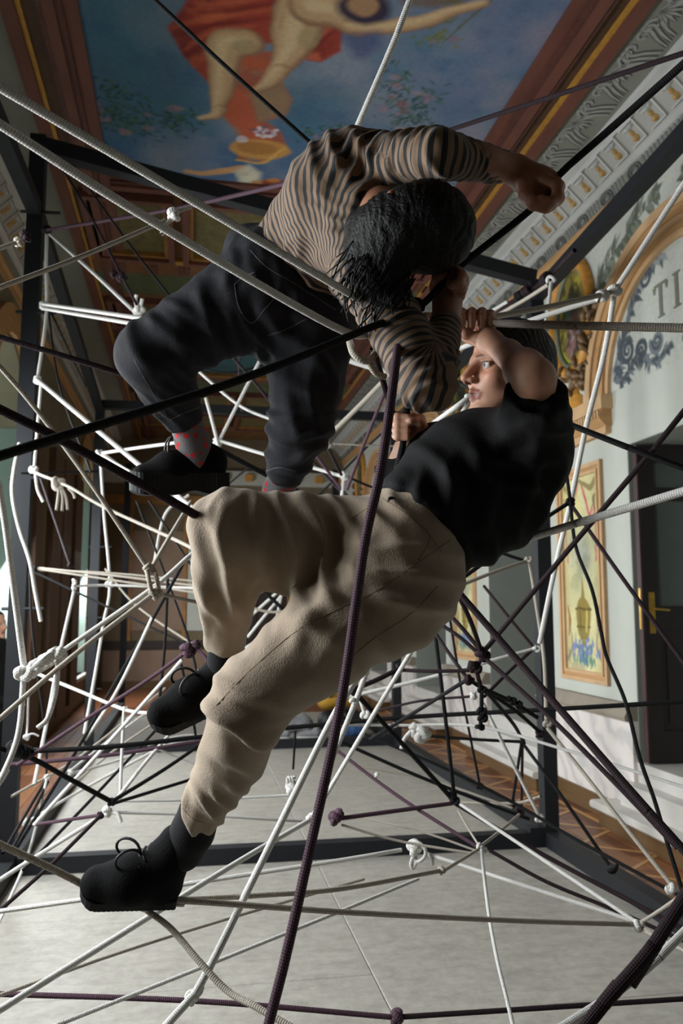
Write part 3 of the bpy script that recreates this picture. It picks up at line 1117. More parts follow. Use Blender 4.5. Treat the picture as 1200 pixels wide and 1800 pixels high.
    for sg in (-1, 1):
        for j in range(3):
            w0 = 0.06 + 0.05 * j
            ribbon([(sg * (w0 + 0.10), 0.27), (sg * (w0 + 0.06), 0.17), (sg * (w0 + 0.01), 0.09), (sg * (w0 + 0.06), 0.04), (sg * (w0 + 0.10), 0.07), (sg * (w0 + 0.07), 0.10)], [0.012, 0.026, 0.022, 0.018, 0.012], lt)
            ribbon([(sg * (w0 + 0.115), 0.27), (sg * (w0 + 0.075), 0.17), (sg * (w0 + 0.028), 0.09), (sg * (w0 + 0.06), 0.055)], [0.006, 0.008, 0.006, 0.004], dk)
    for k in range(-3, 4):
        a = k * 0.36
        ribbon([(0.0, 0.06), (0.07 * math.sin(a), 0.06 + 0.07 * math.cos(a)), (0.12 * math.sin(a) + 0.012 * k, 0.06 + 0.15 * math.cos(a))], [0.01, 0.03, 0.006], lt)
        ribbon([(0.01, 0.06), (0.07 * math.sin(a) + 0.015, 0.06 + 0.07 * math.cos(a)), (0.11 * math.sin(a) + 0.02, 0.06 + 0.14 * math.cos(a))], [0.004, 0.008, 0.003], dk)
    lme, dme = lt.mesh('scroll'), dk.mesh('scroll_shadow_line')
    lme.materials.append(M_scroll)
    dme.materials.append(M_scroll_d)
    y = 3.55
    while y < 14:
        obj('palmette', lme, None, root).location = (0, y, 0)
        obj('palmette_line', dme, None, root).location = (0, y, -0.001)
        y += 0.58
    return root


cornice(1, 1)
cornice(-1, 2)

# =================================================================== right wall: panels, arches, ovals
XP = XR - 0.004


def wp(x, y):
    q = PL(x, y, 0, XR)
    return (q[1], q[2])


def tall_panel(yc, root, full):
    ya, yb4, za, zb = yc - 0.41, yc + 0.41, 1.0, 2.8
    for w0, w1, d, mm in ((0.0, 0.035, 0.03, M_tan2), (0.035, 0.065, 0.018, M_tan), (0.065, 0.09, 0.028, M_tan2)):
        m_ = MB()
        for a0, a1, b0, b1 in ((ya + w0, ya + w1, za + w0, zb - w0), (yb4 - w1, yb4 - w0, za + w0, zb - w0), (ya + w1, yb4 - w1, za + w0, za + w1), (ya + w1, yb4 - w1, zb - w1, zb - w0)):
            m_.box(XR - d, XR, a0, a1, b0, b1)
        obj('panel_frame', m_.mesh('pf'), mm, root)
    c = Canvas(ya + 0.085, yb4 - 0.085, za + 0.085, zb - 0.085, 0.008 if full else 0.016, lin(196, 190, 142))
    U, V = c.u - yc, c.v
    c.wobble(0.03, 9, 4)
    c.noise(lin(216, 208, 160), 4, 0.4, 0.7, 0.8, 3)
    c.mixm(np.clip((np.abs(U) - 0.19) / 0.1, 0, 1) * 0.6, lin(178, 166, 120))
    c.noise(lin(150, 156, 150), 3.2, 0.48, 0.62, 0.9, 5, np.clip(1 - np.abs(V - 2.05) / 0.42, 0, 1) * np.clip(1.2 - np.abs(U) / 0.24, 0, 1))
    c.noise(lin(176, 178, 176), 4.0, 0.45, 0.62, 0.9, 6, np.clip(1 - np.abs(V - 1.72) / 0.3, 0, 1) * np.clip(1.3 - np.abs(U) / 0.22, 0, 1))
    c.noise(lin(128, 130, 108), 7, 0.5, 0.66, 0.7, 7, np.clip(1 - np.abs(V - 2.0) / 0.4, 0, 1))
    # ribbons and swags at the top (u is reversed when seen from the room)
    PK = lin(188, 96, 104)
    for s in (-1, 1):
        c.stroke([(yc + 0.03 * s, 2.66), (yc + 0.10 * s, 2.52), (yc + 0.17 * s, 2.38), (yc + 0.24 * s, 2.46)], [0.02, 0.035, 0.03, 0.015], PK)
        c.stroke([(yc + 0.26 * s, 2.42), (yc + 0.27 * s, 2.2), (yc + 0.25 * s, 2.0)], [0.04, 0.02, 0.03], PK, amt=0.8)
        c.stroke([(yc + 0.28 * s, 2.66), (yc + 0.2 * s, 2.60), (yc + 0.1 * s, 2.64), (yc, 2.69)], [0.05, 0.06, 0.04, 0.03], lin(140, 128, 84))
        c.stroke([(yc + 0.29 * s, 2.55), (yc + 0.25 * s, 2.50), (yc + 0.27 * s, 2.42)], [0.02, 0.05, 0.02], lin(120, 112, 80))
        c.stroke([(yc + 0.28 * s, 1.62), (yc + 0.25 * s, 1.5), (yc + 0.28 * s, 1.38)], [0.02, 0.05, 0.02], lin(150, 104, 60))
        c.stroke([(yc + 0.3 * s, 1.18), (yc + 0.22 * s, 1.3), (yc + 0.25 * s, 1.45)], [0.05, 0.03, 0.01], lin(150, 132, 120))
    c.poly([(yc - 0.02, 2.40), (yc + 0.28, 2.35), (yc + 0.29, 2.62), (yc + 0.1, 2.64)], lin(214, 200, 120), 0.06, 0.5)
    # golden urn with finial
    UG, UD, UL = lin(140, 122, 62), lin(96, 84, 44), lin(196, 176, 104)
    c.poly([(yc - 0.1, 1.40), (yc - 0.125, 1.52), (yc - 0.13, 1.60), (yc + 0.13, 1.60), (yc + 0.125, 1.52), (yc + 0.1, 1.40), (yc + 0.06, 1.34), (yc - 0.06, 1.34)], UG, 0.015)
    c.poly([(yc - 0.13, 1.60), (yc - 0.09, 1.66), (yc - 0.03, 1.70), (yc - 0.015, 1.80), (yc + 0.015, 1.80), (yc + 0.03, 1.70), (yc + 0.09, 1.66), (yc + 0.13, 1.60)], UG, 0.015)
    c.stroke([(yc, 1.80), (yc, 1.86)], [0.03, 0.01], UG)
    c.stroke([(yc - 0.14, 1.60), (yc + 0.14, 1.60)], 0.02, UD)
    c.stroke([(yc - 0.12, 1.45), (yc + 0.12, 1.45)], 0.015, UD)
    c.stroke([(yc - 0.05, 1.42), (yc - 0.06, 1.58)], 0.03, UL, 0.02)
    c.stroke([(yc + 0.05, 1.42), (yc + 0.06, 1.58)], 0.02, UD, 0.02)
    c.poly([(yc - 0.05, 1.34), (yc + 0.05, 1.34), (yc + 0.02, 1.28), (yc - 0.02, 1.28)], UG, 0.015)
    # blue and teal irises
    r = random.Random(int(yc * 10))
    for k in range(90):
        x, z = yc + r.gauss(0, 0.13), 1.10 + abs(r.gauss(0, 0.09))
        th = r.uniform(1.0, 2.14)
        c.stroke([(x, z), (x + 0.08 * math.cos(th), z + 0.08 * math.sin(th))], [0.004, 0.016, 0.004], r.choice([lin(58, 122, 112), lin(74, 132, 120), lin(48, 96, 92)]), 0.01, 0.85, 3)
    for k in range(46):
        x, z = yc + r.gauss(0, 0.12), 1.25 + r.gauss(0, 0.04)
        c.ell(x, z, 0.02, 0.022, r.choice([lin(104, 116, 170), lin(128, 132, 184), lin(90, 120, 150)]), 0.5, 0.8)
    c.noise(lin(150, 128, 116), 8, 0.5, 0.6, 0.5, 9, (V < 1.14) * 1.0)
    c.build('painted_panel', lambda u, v: (np.full_like(u, XR - 0.006), u, v), M_paint, root, flip=False)


def arch_bay(yc, root, full):
    """archivolt on imposts over each door, with the lunette and its painting"""
    zs, ri, ro = 3.28, 0.92, 1.22
    n = 28
    for a0, a1, d, mm in ((ri, ri + 0.05, 0.035, M_tan2), (ri + 0.05, ri + 0.10, 0.055, M_tan), (ri + 0.10, ri + 0.15, 0.045, M_tan2), (ri + 0.15, ri + 0.22, 0.06, M_tan), (ri + 0.22, ro, 0.08, M_tan2)):
        m_ = MB()
        for k in range(n):
            t0, t1 = math.pi * k / n, math.pi * (k + 1) / n
            q = [(yc + math.cos(t) * r_, zs + math.sin(t) * r_ * 0.92) for t, r_ in ((t0, a0), (t0, a1), (t1, a1), (t1, a0))]
            m_.prism(q, 0, XR - d, XR)
        obj('archivolt', m_.mesh('arch'), mm, root)


def impost(yc, root):
    """block between two arches, with a dentil row; the oval stands on it"""
    ya, yb5 = yc - 0.61, yc + 0.61
    o = obj('impost_block', MB().box(XR - 0.10, XR, ya, yb5, 3.17, 3.28).mesh('ib'), M_tan2, root)
    obj('impost_block', MB().prism([(XR, 3.04), (XR - 0.06, 3.04), (XR - 0.11, 3.09), (XR - 0.08, 3.17), (XR, 3.17)], 1, ya + 0.02, yb5 - 0.02).mesh('ib'), M_tan, root)
    obj('impost_block', MB().box(XR - 0.05, XR, ya + 0.04, yb5 - 0.04, 2.98, 3.04).mesh('ib'), M_tan2, root)
    k = 0
    y = ya + 0.03
    while y < yb5 - 0.04:
        obj('dentil', MB().box(XR - 0.116, XR - 0.085, y, y + 0.025, 3.105, 3.155).mesh('dn'), M_tan2, root)
        y += 0.045


def oval(yc, root, full):
    zc_ = 4.12
    ru, rv = 0.30, 0.43
    a = np.linspace(0, 2 * math.pi, 41)
    def ringmesh(r0u, r0v, r, nm, mm):
        q = [(XR - 0.02, yc + r0u * math.cos(t), zc_ + r0v * math.sin(t)) for t in a]
        obj(nm, MB().tube(q, r, 8, False).mesh(nm, True), mm, root)
    ringmesh(ru + 0.06, rv + 0.06, 0.055, 'oval_frame', M_gold)
    ringmesh(ru, rv, 0.022, 'oval_fillet', mat('grey_green_fillet', lin(110, 116, 96), 0.6, 0.1, 9))
    c = Canvas(yc - ru, yc + ru, zc_ - rv, zc_ + rv, 0.008 if full else 0.02, lin(120, 108, 52))
    c.wobble(0.04, 9, 2)
    c.noise(lin(188, 176, 62), 5, 0.5, 0.6, 0.9, 2)
    for k, (x, z, w, h, col) in enumerate([(0.0, 0.1, 0.17, 0.16, (66, 56, 36)), (0.02, 0.02, 0.14, 0.2, (52, 62, 56)), (-0.02, -0.15, 0.16, 0.2, (84, 50, 46)), (0.05, -0.22, 0.08, 0.14, (128, 96, 96)),
                                           (-0.1, -0.2, 0.06, 0.14, (42, 44, 56)), (0.03, 0.24, 0.05, 0.05, (40, 40, 32)), (0.1, 0.1, 0.06, 0.1, (60, 84, 70))]):
        c.ell(yc + x, zc_ + z, w, h, lin(*col), 0.5, 0.85)
    c.noise(lin(150, 130, 128), 14, 0.55, 0.66, 0.7, 5, np.clip(1 - np.hypot((c.u - yc) / 0.14, (c.v - zc_ + 0.2) / 0.2), 0, 1) * 2)
    c.noise(lin(30, 28, 22), 12, 0.52, 0.66, 0.7, 7)
    c.stroke([(yc + 0.26, zc_ - 0.2), (yc + 0.1, zc_ - 0.36), (yc - 0.1, zc_ - 0.38)], [0.02, 0.03, 0.02], lin(150, 150, 50), 0.02)
    c.build('oval_painting', lambda u, v: (np.full_like(u, XR - 0.008), u, v), M_paint, root, keep=lambda u, v: np.hypot((u - yc) / ru, (v - zc_) / rv) < 1.0)
    # crest scrolls, foliage wreath and pedestal
    g = MB()
    for s in (-1, 1):
        q = [(XR - 0.04, yc + s * (0.02 + 0.05 * t) * math.cos(t * 1.0) + s * 0.05, zc_ + 0.46 + 0.055 * math.sin(t * 1.2)) for t in np.linspace(0, 4.5, 18)]
        g.tube(q, [0.03 - 0.001 * i for i in range(18)], 6)
        q = [(XR - 0.04, yc + s * (0.385 + 0.03 * math.cos(t)), zc_ - 0.13 + 0.05 * math.sin(t)) for t in np.linspace(0, 6.0, 14)]
        g.tube(q, 0.02, 6)
    obj('crest', g.mesh('crest', True), M_gold, root)
    rr = random.Random(int(yc * 7))
    lf = []
    for k in range(3):
        b2 = MB()
        n = 6
        L_, w_ = 0.11, 0.05
        for i in range(n + 1):
            t = i / n
            w2 = w_ * math.sin(math.pi * min(1, t * 0.9 + 0.1)) * (1 + 0.25 * math.sin(t * 14 + k))
            h = 0.035 * math.sin(math.pi * t)
            b2.v += [(-h - 0.012, -w2 / 2, t * L_), (-h - 0.03, 0, t * L_), (-h - 0.012, w2 / 2, t * L_), (0.0, 0, t * L_)]
        for i in range(n):
            o_ = 4 * i
            b2.f += [(o_, o_ + 1, o_ + 5, o_ + 4), (o_ + 1, o_ + 2, o_ + 6, o_ + 5), (o_ + 2, o_ + 3, o_ + 7, o_ + 6), (o_ + 3, o_, o_ + 4, o_ + 7)]
        me = b2.mesh('leaf', True)
        me.materials.append(M_bronze)
        lf.append(me)
    nl = 54 if full else 20
    for k in range(nl):
        t = math.pi * (1.0 + rr.random()) if k > 10 else rr.uniform(2.9, 6.5)
        rad = rr.uniform(1.0, 1.32)
        u_ = (ru + 0.1) * math.cos(t) * rad
        v_ = (rv + 0.08) * math.sin(t) * rad * 0.98
        o = obj('acanthus_leaf', lf[k % 3], None, root)
        o.location = (XR - 0.03 - rr.random() * 0.03, yc + u_, zc_ + v_ - 0.02)
        o.rotation_euler = (rr.uniform(0, 6.28), rr.uniform(-0.3, 0.1), rr.uniform(-0.3, 0.3))
        s_ = rr.uniform(0.7, 1.3)
        o.scale = (s_, s_, s_)
    pd = MB()
    prof = [(3.28, 0.17), (3.31, 0.17), (3.34, 0.12), (3.40, 0.13), (3.43, 0.07), (3.50, 0.05), (3.58, 0.075), (3.62, 0.06)]
    n = 10
    for z, r_ in prof:
        for k in range(n):
            t = math.pi * k / (n - 1)
            pd.v.append((XR - 0.07 * math.sin(t) * (0.6 + 4 * r_) * 0.8, yc + r_ * math.cos(t), z))
    for i in range(len(prof) - 1):
        for k in range(n - 1):
            pd.f.append((i * n + k, i * n + k + 1, (i + 1) * n + k + 1, (i + 1) * n + k))
    obj('pedestal', pd.mesh('ped', True), M_gold, root)


def spiral(c, cu, cvv, r, a0, turns, sgn, w, col, amt=1.0):
    t = np.linspace(0, turns * 2 * math.pi, int(10 * turns) + 6)
    rr = r * (1 - t / t[-1] * 0.85)
    q = np.stack([cu + rr * np.cos(a0 + sgn * t), cvv + rr * np.sin(a0 + sgn * t)], 1)
    c.stroke(q, [w, w * 0.8, w * 0.5], col, 0.01, amt, 2)


def leaf_run(c, pts, size, n, seed, cols):
    r = random.Random(seed)
    p = spline(pts, 12)
    for k in range(n):
        i = r.randrange(len(p) - 1)
        t = p[i + 1] - p[i]
        th = math.atan2(t[1], t[0]) + r.choice((-1, 1)) * r.uniform(0.4, 1.3)
        L_ = size * r.uniform(0.6, 1.3)
        b0 = p[i]
        mid = (b0[0] + L_ * 0.5 * math.cos(th), b0[1] + L_ * 0.5 * math.sin(th))
        tip = (b0[0] + L_ * math.cos(th + 0.3), b0[1] + L_ * math.sin(th + 0.3))
        c.stroke([b0, mid, tip], [size * 0.15, size * 0.4, 0.004], r.choice(cols), 0.01, 0.95, 3)


def wall_painting(yc, root, full):
    """grisaille scrolls in the lunette and laurel in the spandrel, painted on the plaster"""
    y0, y1, z0, z1 = yc - 1.52, yc + 1.5, 3.29, 4.69
    c = Canvas(y0, y1, z0, z1, 0.010 if full else 0.03, lin(184, 186, 177))
    c.wobble(0.012, 20, 3)
    G1, G2, G3, OL = lin(72, 79, 85), lin(106, 113, 117), lin(142, 147, 147), lin(92, 97, 84)
    for s in (1, -1):
        def m(y, z):
            return (yc + s * (y - 4.97), z)
        # laurel branch following the outside of the arch up to the right
        br = [m(6.06, 4.14), m(5.96, 4.28), m(5.80, 4.38), m(5.58, 4.46), m(5.36, 4.52), m(5.14, 4.56)]
        c.stroke(br, [0.02, 0.015, 0.01], OL)
        leaf_run(c, br, 0.13, 85, 5, [OL, lin(124, 130, 116), lin(92, 98, 86)])
        # lunette: rising acanthus scroll and lower rinceau
        up = [m(5.80, 3.36), m(5.74, 3.50), m(5.66, 3.66), m(5.56, 3.84), m(5.44, 3.98), m(5.30, 4.06), m(5.12, 4.10)]
        c.stroke(up, [0.03, 0.06, 0.07, 0.06, 0.03], G2)
        leaf_run(c, up, 0.12, 60, 9, [G1, G2, G3, G1])
        spiral(c, *m(5.62, 3.56), 0.10, 0.5, 1.6, -s, 0.05, G1)
        spiral(c, *m(5.78, 3.40), 0.07, 1.0, 1.4, s, 0.04, G1)
        spiral(c, *m(5.34, 4.02), 0.09, 1.0, 1.5, s, 0.04, G1)
        lo = [m(5.80, 3.37), m(5.68, 3.34), m(5.58, 3.42), m(5.46, 3.46), m(5.36, 3.40), m(5.22, 3.36), m(5.05, 3.42)]
        c.stroke(lo, [0.04, 0.06, 0.05, 0.06], G2)
        leaf_run(c, lo, 0.09, 50, 4, [G1, G2, G1])
        spiral(c, *m(5.42, 3.50), 0.075, 0.2, 1.5, s, 0.045, G1)
        spiral(c, *m(5.22, 3.50), 0.085, 0.2, 1.5, -s, 0.05, G2)
        spiral(c, *m(5.22, 3.50), 0.06, 0.2, 1.3, -s, 0.03, G1)
        c.stroke([m(5.34, 3.42), m(5.33, 3.34), m(5.34, 3.30)], [0.03, 0.02], G2)
    c.build('painted_ornament', lambda u, v: (np.full_like(u, XR - 0.003), u, v), M_paint, root)


dec = wall_right
for c_ in DOOR_C:
    if c_ < 2 or c_ > 14.5:
        continue
    arch_bay(c_, dec, c_ < 6)
    if c_ < 11:
        wall_painting(c_, dec, c_ < 6)
    pc = c_ + PITCHB / 2
    tall_panel(pc, dec, c_ < 6)
    impost(pc, dec)
    oval(pc, dec, c_ < 6)

# lettering in the lunette
M_letter = mat('olive_grey_lettering', lin(112, 112, 98), 0.8, 0.12, 20)


def serif(y, z, h, kind):
    """letters run towards the camera (smaller y to the right); y = left edge seen from the room"""
    m_ = MB()
    x0, x1 = XR - 0.009, XR - 0.0035
    w = h * 0.62
    st = h * 0.16
    if kind == 'T':
        m_.box(x0, x1, y - w / 2 - st / 2, y - w / 2 + st / 2, z, z + h)
        m_.box(x0 + 0.001, x1, y - w, y, z + h - st * 0.5, z + h)
        for yy in (y, y - w):
            m_.prism([(yy - 0.02, z + h - st * 0.4), (yy + 0.02, z + h - st * 0.4), (yy + 0.008, z + h - st * 1.6), (yy - 0.008, z + h - st * 1.6)], 0, x0 + 0.002, x1)
        m_.box(x0 + 0.001, x1, y - w / 2 - st, y - w / 2 + st, z, z + st * 0.35)
    else:
        m_.box(x0, x1, y - st * 1.6, y - st * 0.6, z, z + h)
        m_.box(x0 + 0.001, x1, y - st * 2.2, y, z, z + st * 0.35)
        m_.box(x0 + 0.001, x1, y - st * 2.2, y, z + h - st * 0.35, z + h)
    return m_


q = wp(1160, 560)
obj('letter', serif(5.22, 3.655, 0.25, 'T').mesh('T'), M_letter, dec)
obj('letter', serif(4.99, 3.655, 0.25, 'I').mesh('I'), M_letter, dec)

# =================================================================== rope net
def rope_mat(name, c1, c2, rough=0.75, bump=0.6):
    """braided sheath: two crossing strand waves from the around/along coordinates"""
    m, nt, b = new_mat(name)
    N, L = nt.nodes, nt.links
    ra = N.new('ShaderNodeAttribute')
    ra.attribute_name = 'ra'
    rl = N.new('ShaderNodeAttribute')
    rl.attribute_name = 'rl'

    def math_(op, a, b_=None):
        n = N.new('ShaderNodeMath')
        n.operation = op
        for i, q in enumerate((a, b_)):
            if q is None:
                continue
            if isinstance(q, (int, float)):
                n.inputs[i].default_value = q
            else:
                L.new(q, n.inputs[i])
        return n.outputs[0]
    a = math_('MULTIPLY', ra.outputs['Fac'], 8 * 2 * math.pi)
    l = math_('MULTIPLY', rl.outputs['Fac'], 2 * math.pi / 0.0095)
    s1 = math_('SINE', math_('ADD', a, l))
    s2 = math_('SINE', math_('SUBTRACT', a, l))
    h = math_('MULTIPLY', s1, s2)
    h2 = math_('ADD', math_('MULTIPLY', h, 0.5), 0.5)
    rp = N.new('ShaderNodeValToRGB')
    rp.color_ramp.elements[0].position = 0.15
    rp.color_ramp.elements[1].position = 0.75
    rp.color_ramp.elements[0].color = (*c2, 1)
    rp.color_ramp.elements[1].color = (*c1, 1)
    L.new(h2, rp.inputs[0])
    L.new(rp.outputs[0], b.inputs['Base Color'])
    b.inputs['Roughness'].default_value = rough
    b.inputs['Specular IOR Level'].default_value = 0.2
    bp = N.new('ShaderNodeBump')
    bp.inputs['Strength'].default_value = bump
    bp.inputs['Distance'].default_value = 0.0025
    L.new(h2, bp.inputs['Height'])
    L.new(bp.outputs[0], b.inputs['Normal'])
    return m


ROPE = {'w': rope_mat('white_rope', lin(224, 222, 218), lin(184, 182, 178)),
        'g': rope_mat('grey_beige_rope', lin(188, 180, 168), lin(138, 130, 118)),
        'k': rope_mat('black_rope', lin(20, 19, 21), lin(9, 9, 10)),
        'p': rope_mat('purple_rope', lin(96, 70, 84), lin(36, 24, 30)),
        'd': rope_mat('dark_plum_rope', lin(50, 34, 40), lin(22, 15, 18))}


def rope_mesh(pts, r, n=10):
    pts = np.asarray(pts, float)
    r = np.broadcast_to(np.asarray(r, float), (len(pts),))
    t, S, U = frames(pts)
    a = np.arange(n + 1) * 2 * math.pi / n
    ring = S[:, None, :] * np.cos(a)[None, :, None] + U[:, None, :] * np.sin(a)[None, :, None]
    v = (pts[:, None, :] + ring * r[:, None, None]).reshape(-1, 3)
    m = len(pts)
    i = np.arange(m - 1)[:, None] * (n + 1)
    j = np.arange(n)[None, :]
    f = np.stack([i + j, i + j + 1, i + j + n + 2, i + j + n + 1], -1).reshape(-1, 4)
    me = make_mesh('rope', v, f, True)
    seg = np.concatenate([[0], np.cumsum(np.linalg.norm(np.diff(pts, axis=0), axis=1))])
    A_ = np.tile(np.arange(n + 1) / n, m)
    B_ = np.repeat(seg, n + 1)
    if len(me.vertices) == len(v):
        for nm, arr in (('ra', A_), ('rl', B_)):
            at = me.attributes.new(nm, 'FLOAT', 'POINT')
            at.data.foreach_set('value', arr.astype(np.float32))
    return me


def knot_curve(c, ax, size, seed=0, kind='k'):
    """trefoil lump ('k'), coil round the rope ('c') or a double stacked knot ('b')"""
    c = np.asarray(c, float)
    ax = np.asarray(ax, float) / (np.linalg.norm(ax) + 1e-9)
    s = np.cross(ax, (0.3, 0.8, 0.52))
    s /= np.linalg.norm(s)
    u = np.cross(ax, s)
    if kind == 'c':
        t = np.linspace(0, 2 * math.pi * 3, 40)
        q = np.stack([0.55 * np.cos(t), 0.55 * np.sin(t), (t / t[-1] - 0.5) * 1.3], 1)
    elif kind == 'l':
        t = np.linspace(0.3, 2 * math.pi * 1.1, 30)
        q = np.stack([0.9 * np.cos(t), 0.9 * np.sin(t), 0.25 * np.sin(2 * t)], 1)
    else:
        t = np.linspace(0, 2 * math.pi, 56) + seed
        q = np.stack([(np.sin(t) + 2 * np.sin(2 * t)) / 3.2, (np.cos(t) - 2 * np.cos(2 * t)) / 3.2, -np.sin(3 * t) * 0.45], 1)
    return c + (q[:, 0:1] * s + q[:, 1:2] * u + q[:, 2:3] * ax) * size


NR = [0]


def R(colr, dia, pts, label, knots=(), tails=(), sag=0.0, group='ropes of the net'):
    """one rope: photo points with their distance, made into a braided tube; knots and loose ends are its parts"""
    W3 = [P(*p) for p in pts]
    r = dia / 2000.0
    # a rope that leaves the picture goes on to the side, top or floor of the frame it is tied to
    for end in (0, -1):
        x, y = pts[end][:2]
        if -15 < x < 1215 and -15 < y < 1812:
            continue
        a, b = W3[end], W3[1 if end == 0 else -2]
        t = (a - b) / np.linalg.norm(a - b)
        hit = 2.5
        for ax_, val in ((0, FX0), (0, FX1), (2, 0.06), (2, 4.05), (1, -1.4)):
            if abs(t[ax_]) > 1e-6:
                q = (val - a[ax_]) / t[ax_]
                if q > 0:
                    hit = min(hit, q)
        W3.insert(0 if end == 0 else len(W3), a + t * hit)
    W3 = np.array(W3)
    if len(W3) == 2:
        L_ = np.linalg.norm(W3[1] - W3[0])
        n = 14
        s = np.linspace(0, 1, n)[:, None]
        c = W3[0] * (1 - s) + W3[1] * s
        c[:, 2] -= (4 * s * (1 - s))[:, 0] * (sag + 0.004 * L_)
        ph = random.random() * 6
        c[:, 0] += (np.sin(s[:, 0] * 7 + ph) - np.sin(ph) * (1 - s[:, 0]) - np.sin(7 + ph) * s[:, 0]) * 0.0015
    else:
        c = spline(W3, 9)
    NR[0] += 1
    o = obj('rope', rope_mesh(c, r), ROPE[colr], None, label, 'rope', group)
    mid = c[len(c) // 2]
    for kn in knots:
        x, y, d, sz = kn[:4]
        kind = kn[4] if len(kn) > 4 else 'k'
        kc = kn[5] if len(kn) > 5 else colr
        kp = P(x, y, d)
        i = int(np.argmin(np.linalg.norm(c - kp, axis=1)))
        i = min(max(i, 1), len(c) - 2)
        ax = c[i + 1] - c[i - 1]
        R_ = sz * d / FPX / 2.0          # sz: width in the photo
        rr = r * 0.95 if kind != 'k' else R_ * 0.37
        if kind == 'c':
            rr = min(rr, R_ * 0.4)
        k = obj('knot', rope_mesh(knot_curve(kp, ax, max(R_ - rr, rr * 1.15) if kind != 'c' else max(R_, r * 1.9), NR[0], kind), rr, 8), ROPE[kc], o)
    for tl in tails:
        tp = spline(np.array([P(*p) for p in tl]), 8)
        obj('loose_end', rope_mesh(tp, r * 0.95, 8), ROPE[colr], o)
    return o


# ---- ropes in front of the two climbers
R('w', 15, [(-60, 118, 1.22), (250, 300, 1.36), (590, 502, 1.56), (640, 530, 1.72)], 'upper of the two thick white ropes crossing in front of the jersey')
R('w', 15, [(-60, 180, 1.22), (250, 378, 1.36), (585, 573, 1.60), (660, 590, 1.74)], 'lower of the two thick white ropes crossing in front of the jeans')
R('k', 15, [(1260, 60, 1.42), (985, 305, 1.70), (940, 362, 1.715), (806, 470, 1.715), (735, 540, 1.68), (640, 580, 1.58), (400, 675, 1.38), (-60, 820, 1.10)], 'long black rope held by both hands of the striped jersey person', [(728, 540, 1.68, 34, 'c')])
R('g', 17, [(1260, 578, 1.50), (1000, 572, 1.66), (836, 566, 1.812), (740, 556, 1.80), (655, 585, 1.78)], 'thick grey rope gripped by the hand of the black t-shirt person')
R('p', 17, [(700, 600, 1.62), (690, 680, 1.46), (668, 830, 1.40), (640, 960, 1.38), (600, 1230, 1.38), (545, 1490, 1.34), (500, 1690, 1.30), (462, 1840, 1.28)], 'thick purple rope hanging in front of the beige trousers')
R('k', 16, [(712, 600, 1.92), (716, 680, 1.91), (713, 745, 1.912), (704, 800, 1.90), (690, 850, 1.92)], 'black rope hanging inside the right fist of the black t-shirt person')
R('d', 14, [(655, 612, 1.80), (676, 680, 1.88), (698, 760, 1.935), (703, 840, 1.95)], 'dark plum rope slanting down to the right fist of the black t-shirt person')
R('g', 15, [(612, 590, 1.70), (622, 622, 1.66), (646, 634, 1.66), (664, 610, 1.70), (650, 586, 1.74)], 'grey rope loop hanging below the striped elbow', [], [[(646, 634, 1.67), (660, 655, 1.68), (676, 662, 1.70)]])
R('w', 16, [(1260, 846, 1.42), (1000, 924, 1.66), (840, 976, 1.92)], 'thick white braided rope leaving the hem of the black t-shirt to the right')
R('d', 17, [(-60, 690, 1.40), (120, 780, 1.46), (345, 906, 1.58), (420, 950, 1.72)], 'dark plum rope running under the raised shoe to the beige knee')
R('d', 15, [(-60, 575, 2.1), (110, 625, 2.2), (230, 662, 2.3)], 'dark plum rope from the left edge to behind the jeans knee')
R('g', 12, [(-60, 575, 1.9), (60, 715, 2.0), (160, 850, 2.05), (262, 1002, 2.1)], 'grey rope slanting down from the left edge to the double knot', [(262, 1000, 2.1, 22, 'c')], [[(258, 1003, 2.09), (262, 1022, 2.08), (268, 1045, 2.09)], [(270, 1000, 2.1), (276, 1020, 2.09), (280, 1045, 2.1)]])
R('g', 12, [(-60, 1315, 1.8), (120, 1160, 1.95), (272, 1042, 2.1)], 'grey rope rising from the left edge to the double knot', [(274, 1042, 2.1, 30, 'c')])
R('g', 10, [(272, 1042, 2.1), (345, 1058, 2.2), (420, 1066, 2.3)], 'short grey rope from the double knot to behind the beige shin')
R('w', 13, [(105, 1148, 2.05), (270, 1032, 2.15), (345, 968, 2.25), (420, 920, 2.4)], 'white rope from the big braided knot up behind the beige knee', [(105, 1148, 2.05, 32)], [[(103, 1155, 2.04), (98, 1215, 2.03), (84, 1262, 2.02), (66, 1280, 2.01)]])
R('w', 16, [(-40, 700, 2.0), (0, 868, 2.0), (22, 1020, 2.02), (42, 1172, 2.04)], 'thick white rope dropping along the left edge to a big knot', [(46, 1182, 2.03, 46), (66, 1168, 2.02, 32), (82, 1158, 2.02, 32), (98, 1148, 2.03, 32)], [[(52, 1178, 2.02), (75, 1160, 2.0), (90, 1150, 2.02), (108, 1146, 2.04)], [(56, 1186, 2.04), (80, 1172, 2.06), (100, 1160, 2.06)]])
R('w', 14, [(42, 1182, 2.04), (32, 1290, 2.0), (0, 1372, 1.96), (-40, 1440, 1.9)], 'white rope leaving the big knot downwards past the left edge')
R('w', 15, [(34, 780, 3.0), (24, 830, 2.9), (22, 872, 2.88), (34, 930, 2.9), (52, 985, 2.9), (62, 1040, 2.92), (72, 1092, 2.94)], 'loose white rope end dangling beside the left post')

